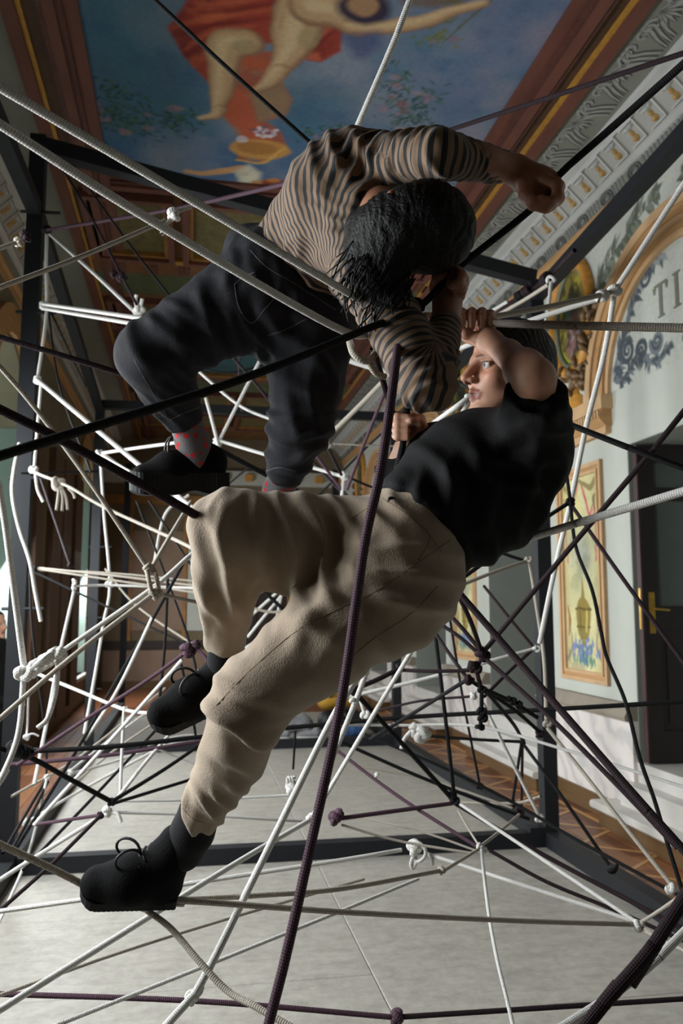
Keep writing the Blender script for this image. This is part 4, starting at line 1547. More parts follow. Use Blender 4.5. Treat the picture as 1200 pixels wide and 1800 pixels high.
# ---- upper part
R('w', 16, [(735, -40, 2.1), (690, 78, 2.15), (622, 236, 2.25), (585, 330, 2.4)], 'white rope coming down from the ceiling to the striped shoulder')
R('k', 11, [(240, -30, 2.0), (400, 120, 2.1), (562, 266, 2.25), (640, 340, 2.4)], 'black rope crossing the ceiling painting to the striped back')
R('d', 13, [(1260, 74, 1.8), (1000, 160, 2.1), (792, 228, 2.4), (700, 260, 2.5)], 'dark plum rope crossing the ceiling frame at upper right')
R('p', 20, [(78, 405, 5.1), (300, 368, 4.3), (505, 322, 3.4), (600, 300, 3.0)], 'thin purple rope from the left post across to the striped back', [(82, 404, 5.1, 18, 'c', 'd')])
R('g', 13, [(-40, 520, 2.0), (140, 452, 2.2), (290, 388, 2.4)], 'grey rope from the left edge up to a white knot below the ceiling painting', [(305, 378, 2.4, 30, 'k', 'w')], [[(300, 385, 2.4), (290, 398, 2.39), (284, 412, 2.38)], [(308, 374, 2.4), (322, 368, 2.41), (336, 364, 2.42)]])
R('g', 13, [(-40, 450, 2.3), (30, 426, 2.4)], 'short grey rope tied off beside the top of the left post', [(33, 426, 2.4, 22), (45, 416, 2.42, 26, 'k', 'd')])
R('w', 20, [(82, 412, 5.1), (82, 535, 5.15)], 'white rope running down the left post between two pegs', [(76, 537, 5.1, 16, 'c')])
R('w', 20, [(88, 412, 5.1), (165, 480, 4.6), (245, 556, 4.1)], 'white rope slanting from the left post to the knot beside the jeans knee', [(244, 545, 4.1, 26)], [[(242, 545, 4.1), (238, 528, 4.08), (240, 518, 4.07)], [(246, 545, 4.1), (250, 525, 4.08)]])
R('w', 22, [(74, 534, 5.1), (250, 560, 4.0), (330, 575, 3.4)], 'upper of the pair of white ropes from the left post to the jeans knee')
R('w', 20, [(74, 542, 5.1), (250, 572, 4.0), (330, 590, 3.4)], 'lower of the pair of white ropes from the left post to the jeans knee')
R('w', 20, [(82, 548, 5.15), (76, 600, 5.1), (66, 665, 5.05)], 'white rope dropping along the left post below the pair', [(66, 668, 5.05, 16, 'c')])
R('w', 26, [(64, 666, 5.0), (200, 780, 4.4), (340, 895, 3.8), (420, 960, 3.5)], 'bright white rope slanting from the left post behind the raised shoe')
R('w', 18, [(72, 676, 5.05), (66, 750, 5.0), (60, 826, 4.95)], 'white rope hanging down the left post to a small knot', [(60, 826, 4.95, 20)], [[(62, 830, 4.9), (66, 860, 4.88), (76, 882, 4.87)]])
R('g', 16, [(60, 830, 4.9), (120, 855, 4.5), (180, 890, 4.2), (300, 945, 3.6), (380, 985, 3.2)], 'grey rope with a frayed tassel running from the left post to the beige knee', [(102, 850, 4.6, 30)], [[(106, 856, 4.6), (110, 875, 4.58), (109, 898, 4.56)], [(104, 856, 4.6), (102, 876, 4.58), (99, 897, 4.56)], [(108, 856, 4.6), (116, 874, 4.58), (119, 896, 4.56)], [(120, 858, 4.5), (128, 866, 4.5), (132, 876, 4.5)]])
R('d', 16, [(72, 842, 5.0), (98, 918, 4.8), (123, 992, 4.6)], 'plum rope from the left post down to a small white knot', [(123, 994, 4.6, 12)])
R('d', 14, [(112, 300, 4.6), (165, 390, 4.3), (214, 485, 4.0), (240, 535, 3.9)], 'plum rope hanging below the ceiling painting with a knot', [(214, 487, 4.0, 22), (200, 482, 4.0, 14, 'c')])
R('k', 12, [(128, 290, 4.6), (220, 420, 4.3), (310, 535, 4.0)], 'black rope slanting across the ceiling coffers to the jeans thigh')
R('k', 14, [(88, 545, 5.2), (118, 610, 5.2), (150, 680, 5.2)], 'black rope on the left post below the white pair')
R('k', 13, [(85, 548, 5.2), (105, 680, 5.0), (160, 830, 4.6)], 'black rope dropping from the left post towards the rear post')
R('k', 14, [(38, 832, 5.1), (180, 828, 5.4)], 'short black rope between the left post and the rear post')

# ---- left middle
R('w', 20, [(175, 797, 5.2), (250, 786, 5.0), (310, 778, 4.8)], 'white rope from the rear post to the dotted sock', [(175, 797, 5.2, 18)])
R('w', 18, [(176, 799, 5.2), (260, 848, 4.8), (340, 900, 4.4)], 'white rope from the rear post down behind the raised shoe')
R('g', 16, [(178, 795, 5.2), (230, 832, 5.0), (260, 858, 4.8)], 'short grey rope beside the white rear post knot')
R('w', 18, [(176, 800, 5.2), (183, 905, 5.1), (193, 1028, 5.0), (182, 1095, 4.9), (168, 1180, 4.8), (148, 1290, 4.6)], 'long white rope hanging in front of the rear post', [(193, 1027, 5.0, 18)])
R('w', 15, [(131, 1030, 4.5), (200, 1029, 4.6), (345, 1034, 4.4)], 'thin white horizontal rope behind the double knot', [(130, 1024, 4.5, 16, 'l'), (130, 1034, 4.5, 12)])
R('w', 18, [(130, 1040, 4.5), (106, 1145, 4.2), (84, 1260, 3.9), (60, 1380, 3.6)], 'white rope falling from the small loop past the braided knot')
R('g', 13, [(66, 998, 4.8), (200, 1012, 4.6), (345, 1030, 4.4)], 'uppermost of the grey ropes bundled on the left post')
R('g', 13, [(66, 1000, 4.8), (200, 1020, 4.6), (345, 1042, 4.4)], 'middle of the grey ropes bundled on the left post')
R('g', 13, [(68, 1002, 4.8), (200, 1008, 4.65), (345, 1022, 4.5)], 'grey rope tied beside the black peg of the left post', [(62, 1000, 4.8, 14, 'c', 'k')])
R('k', 13, [(58, 1004, 4.8), (185, 1065, 4.6), (345, 1140, 4.3)], 'black rope slanting from the left post to behind the beige shin')
R('k', 13, [(52, 1005, 4.9), (56, 1100, 4.8), (68, 1200, 4.7), (80, 1290, 4.6), (82, 1365, 4.5)], 'black rope hanging down inside the left post')
R('g', 13, [(268, 995, 2.5), (300, 940, 2.7), (335, 882, 3.0)], 'grey rope rising from the double knot towards the raised shoe')
R('k', 13, [(330, 975, 2.9), (270, 1085, 3.0), (200, 1205, 3.1), (140, 1310, 3.2), (30, 1490, 3.3)], 'black rope crossing behind the grey ropes down to the left rail')
R('w', 13, [(268, 1085, 3.0), (205, 1215, 3.1), (150, 1300, 3.2)], 'white rope lying along the black diagonal rope')
R('k', 12, [(295, 1010, 3.4), (290, 1130, 3.4), (280, 1232, 3.4)], 'black rope dropping to the toe of the swinging shoe')
R('k', 12, [(240, 880, 4.2), (290, 1010, 4.0), (330, 1120, 3.8), (350, 1200, 3.7)], 'black rope slanting from the raised sole behind the net')
R('k', 12, [(262, 880, 4.4), (330, 985, 4.2), (400, 1100, 4.0)], 'thin black rope below the raised shoe')
R('g', 12, [(185, 1000, 4.8), (240, 1065, 4.6), (350, 1140, 4.3)], 'thin grey rope behind the black crossing')
R('p', 12, [(338, 1138, 2.6), (260, 1195, 2.6), (150, 1265, 2.6), (30, 1345, 2.6)], 'purple rope from the knot at the beige hem to the left rail', [(330, 1142, 2.6, 34), (345, 1132, 2.6, 20)], [[(345, 1140, 2.6), (358, 1152, 2.58), (366, 1164, 2.57)]])
R('w', 13, [(320, 1160, 2.8), (240, 1250, 2.8), (150, 1350, 2.8), (60, 1450, 2.8)], 'white rope below the purple knot slanting to the left rail')
R('k', 11, [(316, 1158, 3.4), (335, 1240, 3.4), (345, 1300, 3.4)], 'black rope hanging under the purple knot')

# ---- left bottom
R('w', 13, [(60, 1182, 3.2), (140, 1215, 3.1), (218, 1247, 3.0), (262, 1254, 2.95)], 'white rope from the big knot to the toe of the swinging shoe', [(220, 1246, 3.0, 12)])
R('w', 12, [(218, 1247, 3.0), (214, 1330, 3.0), (211, 1406, 3.0)], 'short upright white rope above the black and white node')
R('k', 17, [(-30, 1308, 2.5), (45, 1328, 2.6), (120, 1368, 2.7), (197, 1410, 2.8)], 'thick black rope from the corner knot down to the black node', [(25, 1318, 2.55, 40), (42, 1322, 2.57, 30, 'c'), (196, 1410, 2.8, 18)])
R('k', 16, [(20, 1322, 2.6), (200, 1312, 2.7), (420, 1288, 2.9), (700, 1262, 3.0), (950, 1248, 2.9), (1260, 1230, 2.7)], 'long black rope crossing level behind both climbers')
R('p', 15, [(20, 1344, 3.0), (200, 1326, 3.1), (420, 1292, 3.3), (520, 1276, 3.4)], 'purple rope just under the long level black rope')
R('w', 14, [(-40, 1572, 2.5), (60, 1508, 2.65), (175, 1437, 2.8)], 'white rope from the left edge up to the black and white node', [(188, 1426, 2.8, 24)], [[(192, 1428, 2.8), (206, 1430, 2.79), (213, 1446, 2.78)]])
R('p', 12, [(58, 1450, 2.9), (120, 1441, 2.85), (176, 1433, 2.8)], 'short purple rope tied to the black and white node', [(177, 1432, 2.8, 16, 'k', 'd')])
R('d', 13, [(180, 1430, 2.8), (95, 1515, 2.6), (0, 1600, 2.4), (-40, 1636, 2.35)], 'plum rope from the node down to the left edge')
R('w', 11, [(205, 1428, 2.8), (340, 1432, 2.9), (470, 1440, 3.0), (540, 1444, 3.1)], 'thin white rope from the node to the knot in the middle')
R('w', 10, [(215, 1408, 3.0), (350, 1406, 3.1), (510, 1398, 3.2)], 'thin white rope above the node running level to a soft knot', [(512, 1384, 3.2, 30), (510, 1372, 3.2, 22, 'c')])
R('k', 14, [(198, 1408, 2.8), (300, 1345, 3.1), (400, 1275, 3.5), (470, 1230, 3.8)], 'black rope rising from the node behind the beige shin')
R('k', 12, [(200, 1412, 2.85), (330, 1372, 3.1), (400, 1350, 3.2)], 'black rope from the node to the beige shin')
R('k', 12, [(300, 1255, 3.4), (170, 1395, 3.1), (40, 1530, 2.8)], 'black rope from the swinging toe to the front rail')
R('w', 14, [(205, 1405, 2.9), (260, 1335, 3.1), (330, 1255, 3.4)], 'white rope rising from the node under the swinging shoe')
R('k', 13, [(80, 1372, 3.6), (40, 1440, 3.4), (5, 1500, 3.2)], 'upper of two short black ropes tied to the left rail')
R('k', 13, [(84, 1374, 3.6), (56, 1430, 3.4), (20, 1495, 3.2)], 'lower of two short black ropes tied to the left rail')
R('w', 12, [(83, 1366, 3.6), (50, 1500, 3.3), (-10, 1640, 3.0)], 'thin white rope dropping from the rail knot to the floor edge', [(83, 1366, 3.6, 14)])
R('w', 14, [(40, 1450, 3.6), (150, 1385, 3.9), (290, 1310, 4.2)], 'white rope over the left floor rail', [(44, 1446, 3.6, 20)])
R('w', 14, [(118, 1362, 4.0), (180, 1345, 4.2), (260, 1320, 4.4), (330, 1300, 4.6)], 'white rope with small knots over the rear floor rail', [(124, 1358, 4.0, 14), (252, 1322, 4.4, 14)])
R('w', 13, [(120, 1358, 4.0), (200, 1295, 4.4), (300, 1222, 4.8)], 'white rope running from the rail towards the swinging shoe')
R('g', 13, [(20, 1400, 4.0), (140, 1330, 4.4), (290, 1210, 5.0)], 'grey rope under the swinging shoe')
R('g', 13, [(110, 1395, 4.2), (200, 1320, 4.5), (300, 1252, 4.8)], 'grey rope parallel below the swinging shoe')
R('w', 12, [(260, 1310, 4.4), (340, 1292, 4.6), (480, 1310, 4.8)], 'thin white rope above the rear cross rail')
R('w', 11, [(280, 1318, 4.2), (330, 1338, 4.3), (400, 1360, 4.4)], 'thin white rope over the grey floor behind the shin')
R('w', 10, [(50, 1220, 4.4), (48, 1280, 4.4), (44, 1300, 4.3)], 'thin white cord hanging at the left edge with a small knot', [(47, 1296, 4.3, 14)], [[(48, 1292, 4.3), (58, 1290, 4.3), (68, 1294, 4.3)]])

# ---- ropes under the standing foot and over the near floor
R('g', 15, [(-40, 1466, 1.62), (60, 1512, 1.68), (140, 1552, 1.72), (200, 1590, 1.72), (255, 1592, 1.72)], 'grey rope from the left edge under the black high-top shoe', [(255, 1590, 1.71, 26)])
R('g', 13, [(255, 1588, 1.72), (330, 1584, 1.74), (600, 1603, 1.9), (900, 1618, 2.1), (1120, 1625, 2.25)], 'long grey rope from the shoe to the knot at lower right', [(318, 1585, 1.74, 16, 'c'), (268, 1586, 1.72, 20, 'c')])
R('g', 12, [(290, 1584, 1.74), (450, 1574, 1.85), (600, 1562, 1.95), (775, 1530, 2.15)], 'grey rope from the shoe to the small node right of centre', [(776, 1530, 2.15, 18)])
R('g', 13, [(258, 1600, 1.72), (300, 1632, 1.68), (350, 1690, 1.62), (400, 1742, 1.58), (450, 1770, 1.54), (520, 1810, 1.5)], 'slack grey rope hanging from the shoe to the bottom edge')
R('w', 13, [(0, 1602, 2.3), (155, 1580, 2.35), (320, 1555, 2.4), (600, 1512, 2.6), (705, 1494, 2.7)], 'white rope behind the shoe running to a bundled knot', [(728, 1490, 2.7, 34), (735, 1496, 2.69, 44, 'l')], [[(728, 1500, 2.69), (722, 1518, 2.68), (726, 1526, 2.68), (732, 1512, 2.68)], [(745, 1496, 2.69), (758, 1506, 2.68), (760, 1520, 2.68)]])
R('w', 12, [(748, 1500, 2.7), (900, 1550, 2.5), (1110, 1618, 2.3)], 'white rope from the bundled knot to the knot at lower right')
R('w', 14, [(800, 1008, 2.5), (757, 1087, 2.5), (660, 1250, 2.5), (573, 1397, 2.5), (545, 1440, 2.5)], 'white rope falling from behind the trousers seat to the middle knot', [(547, 1438, 2.5, 22)])
R('w', 15, [(547, 1440, 2.5), (440, 1502, 2.25), (300, 1588, 2.0), (120, 1700, 1.8), (-40, 1800, 1.6)], 'white rope from the middle knot to the lower left edge')
R('w', 17, [(645, 1165, 2.1), (600, 1235, 2.05), (565, 1300, 2.0), (450, 1535, 1.85), (345, 1742, 1.72), (268, 1830, 1.64)], 'thick white rope from below the trousers to the bottom edge', [(337, 1754, 1.72, 30)])
R('w', 15, [(648, 1170, 2.2), (622, 1240, 2.2), (585, 1330, 2.2)], 'short white rope beside the thick white one under the thigh', [(622, 1232, 2.2, 20)])
R('g', 8, [(-40, 1764, 1.7), (200, 1678, 1.9), (400, 1615, 2.1), (640, 1545, 2.3)], 'thin grey cord crossing the near floor on the left')
R('w', 9, [(90, 1806, 1.7), (380, 1690, 1.9), (590, 1605, 2.1), (735, 1545, 2.3)], 'thin white cord crossing the near floor from the bottom edge')
R('p', 13, [(-40, 1746, 2.0), (350, 1760, 2.05), (690, 1788, 2.1)], 'purple rope along the bottom edge on the left', [(697, 1788, 2.1, 34)])
R('d', 13, [(700, 1788, 2.1), (950, 1772, 2.15), (1260, 1752, 2.2)], 'dark plum rope along the bottom edge on the right')
R('w', 10, [(845, 1490, 2.5), (858, 1600, 2.3), (872, 1680, 2.15), (890, 1755, 2.05), (908, 1830, 1.95)], 'thin white rope falling from the small node to the bottom edge', [(843, 1488, 2.5, 16), (850, 1494, 2.5, 14, 'l')])
R('w', 11, [(803, 1410, 2.8), (960, 1515, 2.5), (1120, 1622, 2.25)], 'white rope from the black corner node to the knot at lower right', [(1122, 1627, 2.24, 26)])
R('g', 10, [(845, 1487, 2.5), (880, 1460, 2.7), (912, 1432, 2.9)], 'short grey cord right of the small node')
R('g', 10, [(842, 1492, 2.5), (810, 1512, 2.4), (780, 1530, 2.2)], 'short grey cord between the two small nodes')
R('g', 7, [(805, 1425, 2.8), (822, 1455, 2.65), (842, 1487, 2.5)], 'thin grey cord under the black corner node')
R('g', 10, [(1122, 1624, 2.25), (1160, 1600, 2.2), (1210, 1565, 2.1)], 'short grey rope from the lower right knot to the right edge')
R('g', 9, [(1125, 1628, 2.25), (1180, 1660, 2.1), (1230, 1685, 2.0)], 'thin grey cord leaving the lower right knot downwards')
R('w', 19, [(1240, 1600, 1.9), (1150, 1690, 1.8), (1060, 1760, 1.75), (950, 1830, 1.7)], 'thick pale rope in the lower right corner')
R('d', 22, [(1240, 1520, 1.35), (1150, 1660, 1.35), (1060, 1765, 1.33), (1000, 1840, 1.30)], 'thick dark plum rope crossing the lower right corner')
R('g', 8, [(600, 1450, 2.6), (700, 1478, 2.6), (830, 1500, 2.55)], 'thin grey cord left of the small node')
R('g', 7, [(600, 1428, 2.8), (740, 1462, 2.7), (850, 1500, 2.6)], 'thin grey cord above the bundled knot')

# ---- centre background
R('w', 22, [(425, 590, 5.0), (478, 594, 4.8)], 'short white rope between the jeans legs')
R('w', 20, [(475, 598, 4.8), (428, 690, 4.8), (380, 785, 4.8)], 'white rope slanting down between the jeans legs', [(382, 780, 4.8, 18)])
R('w', 18, [(346, 650, 5.2), (420, 712, 5.0), (490, 742, 4.8), (560, 770, 4.6)], 'white rope crossing between the jeans legs to the right', [(428, 718, 5.0, 14, 'k', 'd')])
R('w', 20, [(362, 700, 4.9), (378, 760, 4.8), (388, 805, 4.7)], 'white rope behind the dotted sock')
R('w', 20, [(376, 772, 4.8), (470, 800, 4.6), (560, 825, 4.5), (604, 838, 4.4)], 'white rope from the dotted sock to the white knot by the waist', [(606, 836, 4.4, 20)])
R('w', 20, [(604, 840, 4.4), (598, 900, 4.4), (590, 960, 4.4)], 'white rope dropping from the knot left of the waist button')
R('k', 20, [(365, 780, 3.0), (440, 820, 3.2), (520, 862, 3.4), (600, 905, 3.6)], 'black rope from the dotted sock to the right leg of the jeans')
R('w', 26, [(598, 628, 3.8), (640, 642, 3.8), (690, 656, 3.8)], 'bright white rope right of the jeans leg')
R('g', 24, [(688, 655, 3.8), (630, 715, 3.9), (572, 772, 4.0)], 'pale grey rope slanting down right of the jeans leg', [(576, 780, 4.0, 20)])
R('g', 9, [(578, 780, 4.2), (680, 784, 4.2), (780, 785, 4.2)], 'thin pale cord level behind the plum ropes')
R('p', 16, [(676, 690, 3.6), (640, 780, 3.8), (610, 860, 4.0)], 'purple rope slanting behind the black t-shirt sleeve')
R('d', 18, [(398, 615, 5.4), (470, 700, 5.0), (540, 800, 4.8), (640, 905, 4.6)], 'plum rope crossing the teal ceiling panel')
R('p', 14, [(420, 600, 5.6), (420, 660, 5.6)], 'short purple rope in front of the teal ceiling panel')
R('p', 16, [(555, 800, 4.4), (600, 860, 4.4), (650, 920, 4.4)], 'purple rope slanting down to the waist of the trousers')
R('d', 16, [(575, 785, 4.0), (590, 815, 4.05), (600, 835, 4.1)], 'short plum rope between two white knots')
R('k', 14, [(690, 745, 4.6), (640, 790, 4.8), (560, 870, 5.0), (470, 950, 5.2)], 'black rope from the right fist down to the left')
R('k', 14, [(610, 838, 4.6), (650, 855, 4.6), (700, 870, 4.6)], 'black rope from the white knot to the black t-shirt')
R('k', 13, [(440, 820, 5.4), (360, 870, 5.6), (290, 800, 5.8)], 'black rope behind the raised shoe heel')
R('k', 13, [(330, 640, 5.6), (400, 655, 5.6), (470, 640, 5.6)], 'black rope under the teal ceiling panel')
R('w', 16, [(832, 692, 2.6), (800, 716, 2.6), (760, 745, 2.7), (720, 775, 2.8)], 'white rope below the chin of the black t-shirt person', [(822, 698, 2.6, 16)])
R('w', 16, [(832, 696, 2.6), (818, 716, 2.6), (806, 740, 2.6)], 'short white rope beside the mouth of the black t-shirt person')
R('k', 16, [(792, 668, 2.6), (900, 708, 2.4), (990, 742, 2.2), (1100, 785, 2.05), (1260, 845, 1.85)], 'black rope leaving the black t-shirt sleeve to the right edge')
# fan of white ropes deep behind the trousers
for k, (x0, y0, x1, y1, lb) in enumerate([(440, 1050, 510, 1012, 'uppermost of the white ropes in the dark doorway'), (438, 1085, 500, 1030, 'white rope below the uppermost one in the dark doorway'), (430, 1140, 515, 1085, 'lowest of the white ropes in the dark doorway'),
                                          (500, 1020, 480, 1120, 'upright white rope in the dark doorway'), (435, 1120, 500, 1040, 'slanting white rope in the dark doorway')]):
    R('w', 24, [(x0, y0, 7.0), (x1, y1, 7.0)], lb)
R('g', 22, [(420, 1060, 6.6), (480, 1076, 6.6), (560, 1062, 6.6)], 'grey rope crossing the dark doorway')
R('k', 18, [(420, 990, 4.0), (470, 1045, 4.0), (530, 1100, 4.0)], 'black rope between the two beige legs')
R('w', 16, [(332, 870, 4.6), (290, 905, 4.6), (270, 995, 4.6)], 'white rope under the raised sole')

# ---- right side
R('w', 18, [(1260, 240, 2.4), (1200, 326, 2.5), (1082, 508, 2.6)], 'white rope from the upper right edge to the knot on the arch', [(1080, 510, 2.6, 30)])
R('w', 18, [(1080, 512, 2.6), (1062, 620, 2.65), (1030, 750, 2.75), (1003, 880, 2.85), (975, 1000, 2.95), (948, 1130, 3.05)], 'long white rope falling from the arch knot past the painted panel', [(942, 1140, 3.05, 18)])
R('g', 17, [(1072, 514, 2.6), (1040, 522, 2.55), (960, 540, 2.45), (870, 556, 2.35), (800, 568, 2.3)], 'grey rope from the arch knot to behind the gripping hand', [(1058, 520, 2.58, 24, 'c', 'w')])
R('w', 17, [(1062, 522, 2.6), (930, 564, 2.7), (840, 600, 2.8), (770, 628, 2.9)], 'white rope just below the grey one from the arch knot')
R('w', 16, [(968, 497, 3.6), (962, 550, 3.5), (950, 600, 3.4)], 'short white rope hanging from the loop on the right post', [(968, 492, 3.6, 20, 'l')])
R('g', 18, [(964, 500, 3.6), (920, 528, 3.8), (860, 562, 4.0)], 'grey rope from the loop on the right post')
R('d', 22, [(1010, 440, 3.8), (955, 495, 4.2), (900, 530, 4.4), (850, 570, 4.6)], 'plum rope wound along the right top rail', [(960, 490, 4.1, 30, 'c'), (925, 512, 4.3, 24, 'c'), (912, 520, 4.35, 20, 'c', 'k')])
R('w', 18, [(892, 530, 4.4), (862, 548, 4.5), (830, 568, 4.6)], 'short white rope under the right top rail')
R('d', 15, [(1260, 650, 1.9), (1140, 800, 2.1), (1000, 965, 2.3), (846, 1150, 2.5)], 'plum rope from the right edge down to the plum knot cluster', [(848, 1150, 2.5, 32)])
R('d', 12, [(984, 746, 2.6), (992, 810, 2.7), (1002, 880, 2.8)], 'short plum rope above the black node on the painted panel')
R('k', 14, [(1002, 882, 2.8), (930, 930, 2.75), (860, 982, 2.7), (800, 1025, 2.65)], 'black rope from the node to the seat of the trousers', [(1002, 882, 2.8, 22)])
R('k', 12, [(1002, 886, 2.8), (1012, 962, 2.7), (1040, 1036, 2.6), (1056, 1110, 2.55), (1066, 1155, 2.5), (1099, 1234, 2.4), (1124, 1332, 2.3), (1150, 1407, 2.25), (1175, 1490, 2.2), (1200, 1570, 2.15)], 'slack black cord hanging from the node to the right floor rail')
R('d', 13, [(1004, 888, 2.8), (1100, 1025, 2.5), (1260, 1245, 2.2)], 'plum rope from the node to the right edge')
R('d', 19, [(798, 1032, 2.3), (900, 1150, 2.2), (1030, 1300, 2.0), (1130, 1415, 1.85), (1260, 1560, 1.7)], 'thick plum rope from the seat of the trousers to the lower right', [(797, 1025, 2.3, 34), (792, 1048, 2.3, 26), (800, 1008, 2.3, 24)])
R('d', 14, [(850, 1155, 2.5), (960, 1255, 2.3), (1080, 1375, 2.1), (1190, 1490, 1.95)], 'plum rope from the knot cluster running beside the thick one')
R('d', 14, [(805, 1045, 2.35), (828, 1095, 2.4), (846, 1146, 2.5)], 'short plum rope between the seat and the knot cluster')
R('d', 13, [(772, 1062, 2.6), (810, 1102, 2.55), (846, 1146, 2.5)], 'uppermost of three thin plum ropes meeting at the knot cluster')
R('d', 12, [(762, 1090, 2.6), (805, 1118, 2.55), (842, 1150, 2.5)], 'middle of three thin plum ropes meeting at the knot cluster')
R('d', 12, [(755, 1098, 2.7), (790, 1150, 2.6), (822, 1194, 2.5)], 'lowest of three thin plum ropes meeting at the knot cluster', [(824, 1195, 2.5, 22)])
R('d', 13, [(848, 1154, 2.5), (838, 1176, 2.5), (844, 1205, 2.5)], 'short chain of plum knots below the cluster', [(836, 1176, 2.5, 26), (830, 1170, 2.5, 20, 'c')])
R('k', 13, [(846, 1205, 2.5), (846, 1240, 2.5), (844, 1280, 2.5)], 'chain of black knots hanging below the plum cluster', [(847, 1212, 2.5, 20), (846, 1250, 2.5, 22), (848, 1262, 2.5, 22), (843, 1278, 2.5, 20, 'l')])
R('d', 12, [(706, 1178, 2.6), (765, 1180, 2.55), (832, 1178, 2.5)], 'level plum rope from the white rope to the cluster', [(702, 1174, 2.6, 20)])
R('d', 15, [(614, 1214, 2.5), (660, 1196, 2.55), (704, 1174, 2.6)], 'thick plum rope knotted at the white rope under the thigh', [(620, 1212, 2.5, 24)])
R('d', 10, [(660, 1250, 3.2), (740, 1232, 3.1), (830, 1224, 3.0)], 'thin plum rope behind the black upright ropes', [(832, 1222, 3.0, 18, 'k', 'w')])
R('d', 12, [(850, 1030, 3.2), (890, 1080, 3.1), (936, 1136, 3.05)], 'plum rope from the grey pilaster to the white hook knot')
R('d', 12, [(938, 1140, 3.05), (900, 1175, 3.0), (850, 1225, 2.9)], 'plum rope slanting down left from the white hook knot')
R('w', 14, [(942, 1140, 3.05), (850, 1165, 3.0), (740, 1195, 3.0), (600, 1228, 3.0)], 'white rope from the hook knot running left under the thigh')
R('g', 15, [(930, 984, 3.2), (942, 1060, 3.2), (956, 1160, 3.15), (960, 1265, 3.1)], 'grey rope hanging in front of the right post', [(928, 984, 3.2, 18), (962, 1272, 3.1, 20)])
R('g', 14, [(962, 1280, 3.0), (1030, 1365, 2.8), (1100, 1455, 2.65), (1190, 1568, 2.5)], 'grey rope slanting over the marble step to the right rail', [(1180, 1562, 2.5, 26, 'k', 'w')])
R('g', 14, [(926, 986, 3.2), (870, 1005, 3.1), (806, 1030, 3.0)], 'grey rope from the right post to the seat of the trousers')
R('k', 13, [(920, 985, 3.2), (890, 975, 3.2), (860, 962, 3.2)], 'short black rope beside the grey knot on the right post')
R('w', 10, [(560, 1274, 3.0), (700, 1275, 3.0), (840, 1277, 2.9), (1000, 1320, 2.7), (1260, 1402, 2.4)], 'thin white rope level under the thigh and bending down to the right', [(694, 1274, 3.0, 12)])
R('w', 15, [(735, 1282, 3.0), (725, 1292, 3.0), (745, 1300, 3.0), (755, 1288, 3.0), (735, 1284, 3.0)], 'coiled white knot hanging right of the purple rope', [(740, 1288, 3.0, 40), (728, 1280, 3.0, 26)], [[(722, 1285, 3.0), (710, 1300, 3.0), (705, 1316, 3.0)]])
R('w', 14, [(624, 1195, 2.9), (632, 1225, 2.9), (642, 1258, 2.9)], 'short white rope with a knot beside the yellow bag', [(642, 1256, 2.9, 22)])
R('k', 14, [(760, 1078, 2.8), (780, 1240, 2.8), (799, 1408, 2.8)], 'left of the two black upright ropes', [(799, 1408, 2.8, 22), (795, 1398, 2.8, 18, 'c')])
R('k', 11, [(783, 1040, 3.4), (812, 1220, 3.4), (844, 1385, 3.4)], 'right of the two black upright ropes', [(843, 1382, 3.4, 16)])
R('k', 16, [(626, 1220, 2.6), (700, 1300, 2.7), (795, 1405, 2.8)], 'black rope slanting down to the corner node')
R('k', 13, [(590, 1300, 3.0), (720, 1358, 3.0), (850, 1410, 3.0), (930, 1440, 3.0)], 'black rope low over the grey floor')
R('k', 13, [(640, 1290, 3.4), (780, 1350, 3.3), (900, 1410, 3.2), (1020, 1480, 3.0), (1260, 1610, 2.6)], 'black rope running along the right floor rail')
R('k', 13, [(755, 1294, 3.4), (840, 1300, 3.4), (918, 1304, 3.4)], 'level black rope to the small black node', [(918, 1305, 3.4, 16)])
R('k', 12, [(916, 1306, 3.4), (908, 1360, 3.4), (900, 1412, 3.4)], 'black rope dropping from the small black node', [(900, 1412, 3.4, 18)])
R('d', 12, [(918, 1308, 3.4), (917, 1370, 3.4), (916, 1430, 3.4)], 'plum rope dropping from the small black node', [(912, 1428, 3.4, 20)])
R('k', 14, [(918, 1306, 3.4), (980, 1390, 3.2), (1070, 1520, 3.0)], 'black rope from the small node to the hook on the rail', [(1078, 1528, 3.0, 26, 'l')])
R('k', 13, [(820, 1195, 2.6), (740, 1245, 2.8), (650, 1300, 3.0)], 'black rope from the plum cluster down to the left')
R('k', 13, [(848, 1208, 2.6), (900, 1270, 2.9), (918, 1300, 3.2)], 'black rope from the black chain to the small node')
R('k', 13, [(826, 1196, 2.6), (900, 1245, 2.7), (950, 1288, 2.8)], 'black rope from the plum cluster to the right post', [(948, 1290, 2.8, 20, 'k', 'd')])
R('k', 14, [(852, 1212, 2.6), (900, 1234, 2.6), (945, 1262, 2.6)], 'black rope with a knotted chain towards the right post', [(902, 1232, 2.6, 18), (912, 1238, 2.6, 18), (894, 1228, 2.6, 14)])
R('w', 14, [(848, 1235, 3.2), (900, 1340, 3.2), (948, 1435, 3.2)], 'white rope slanting to the foot of the right post', [(948, 1438, 3.2, 20)])
R('p', 14, [(588, 1440, 2.6), (690, 1426, 2.7), (795, 1412, 2.8)], 'purple rope from a double knot to the corner node', [(588, 1438, 2.6, 30), (596, 1430, 2.6, 22)])
R('p', 12, [(580, 1310, 3.0), (700, 1400, 2.8), (838, 1488, 2.6)], 'purple rope slanting across the grey floor')
R('d', 14, [(802, 1414, 2.8), (950, 1500, 2.6), (1260, 1665, 2.2)], 'dark plum rope beside the white one to the right rail')
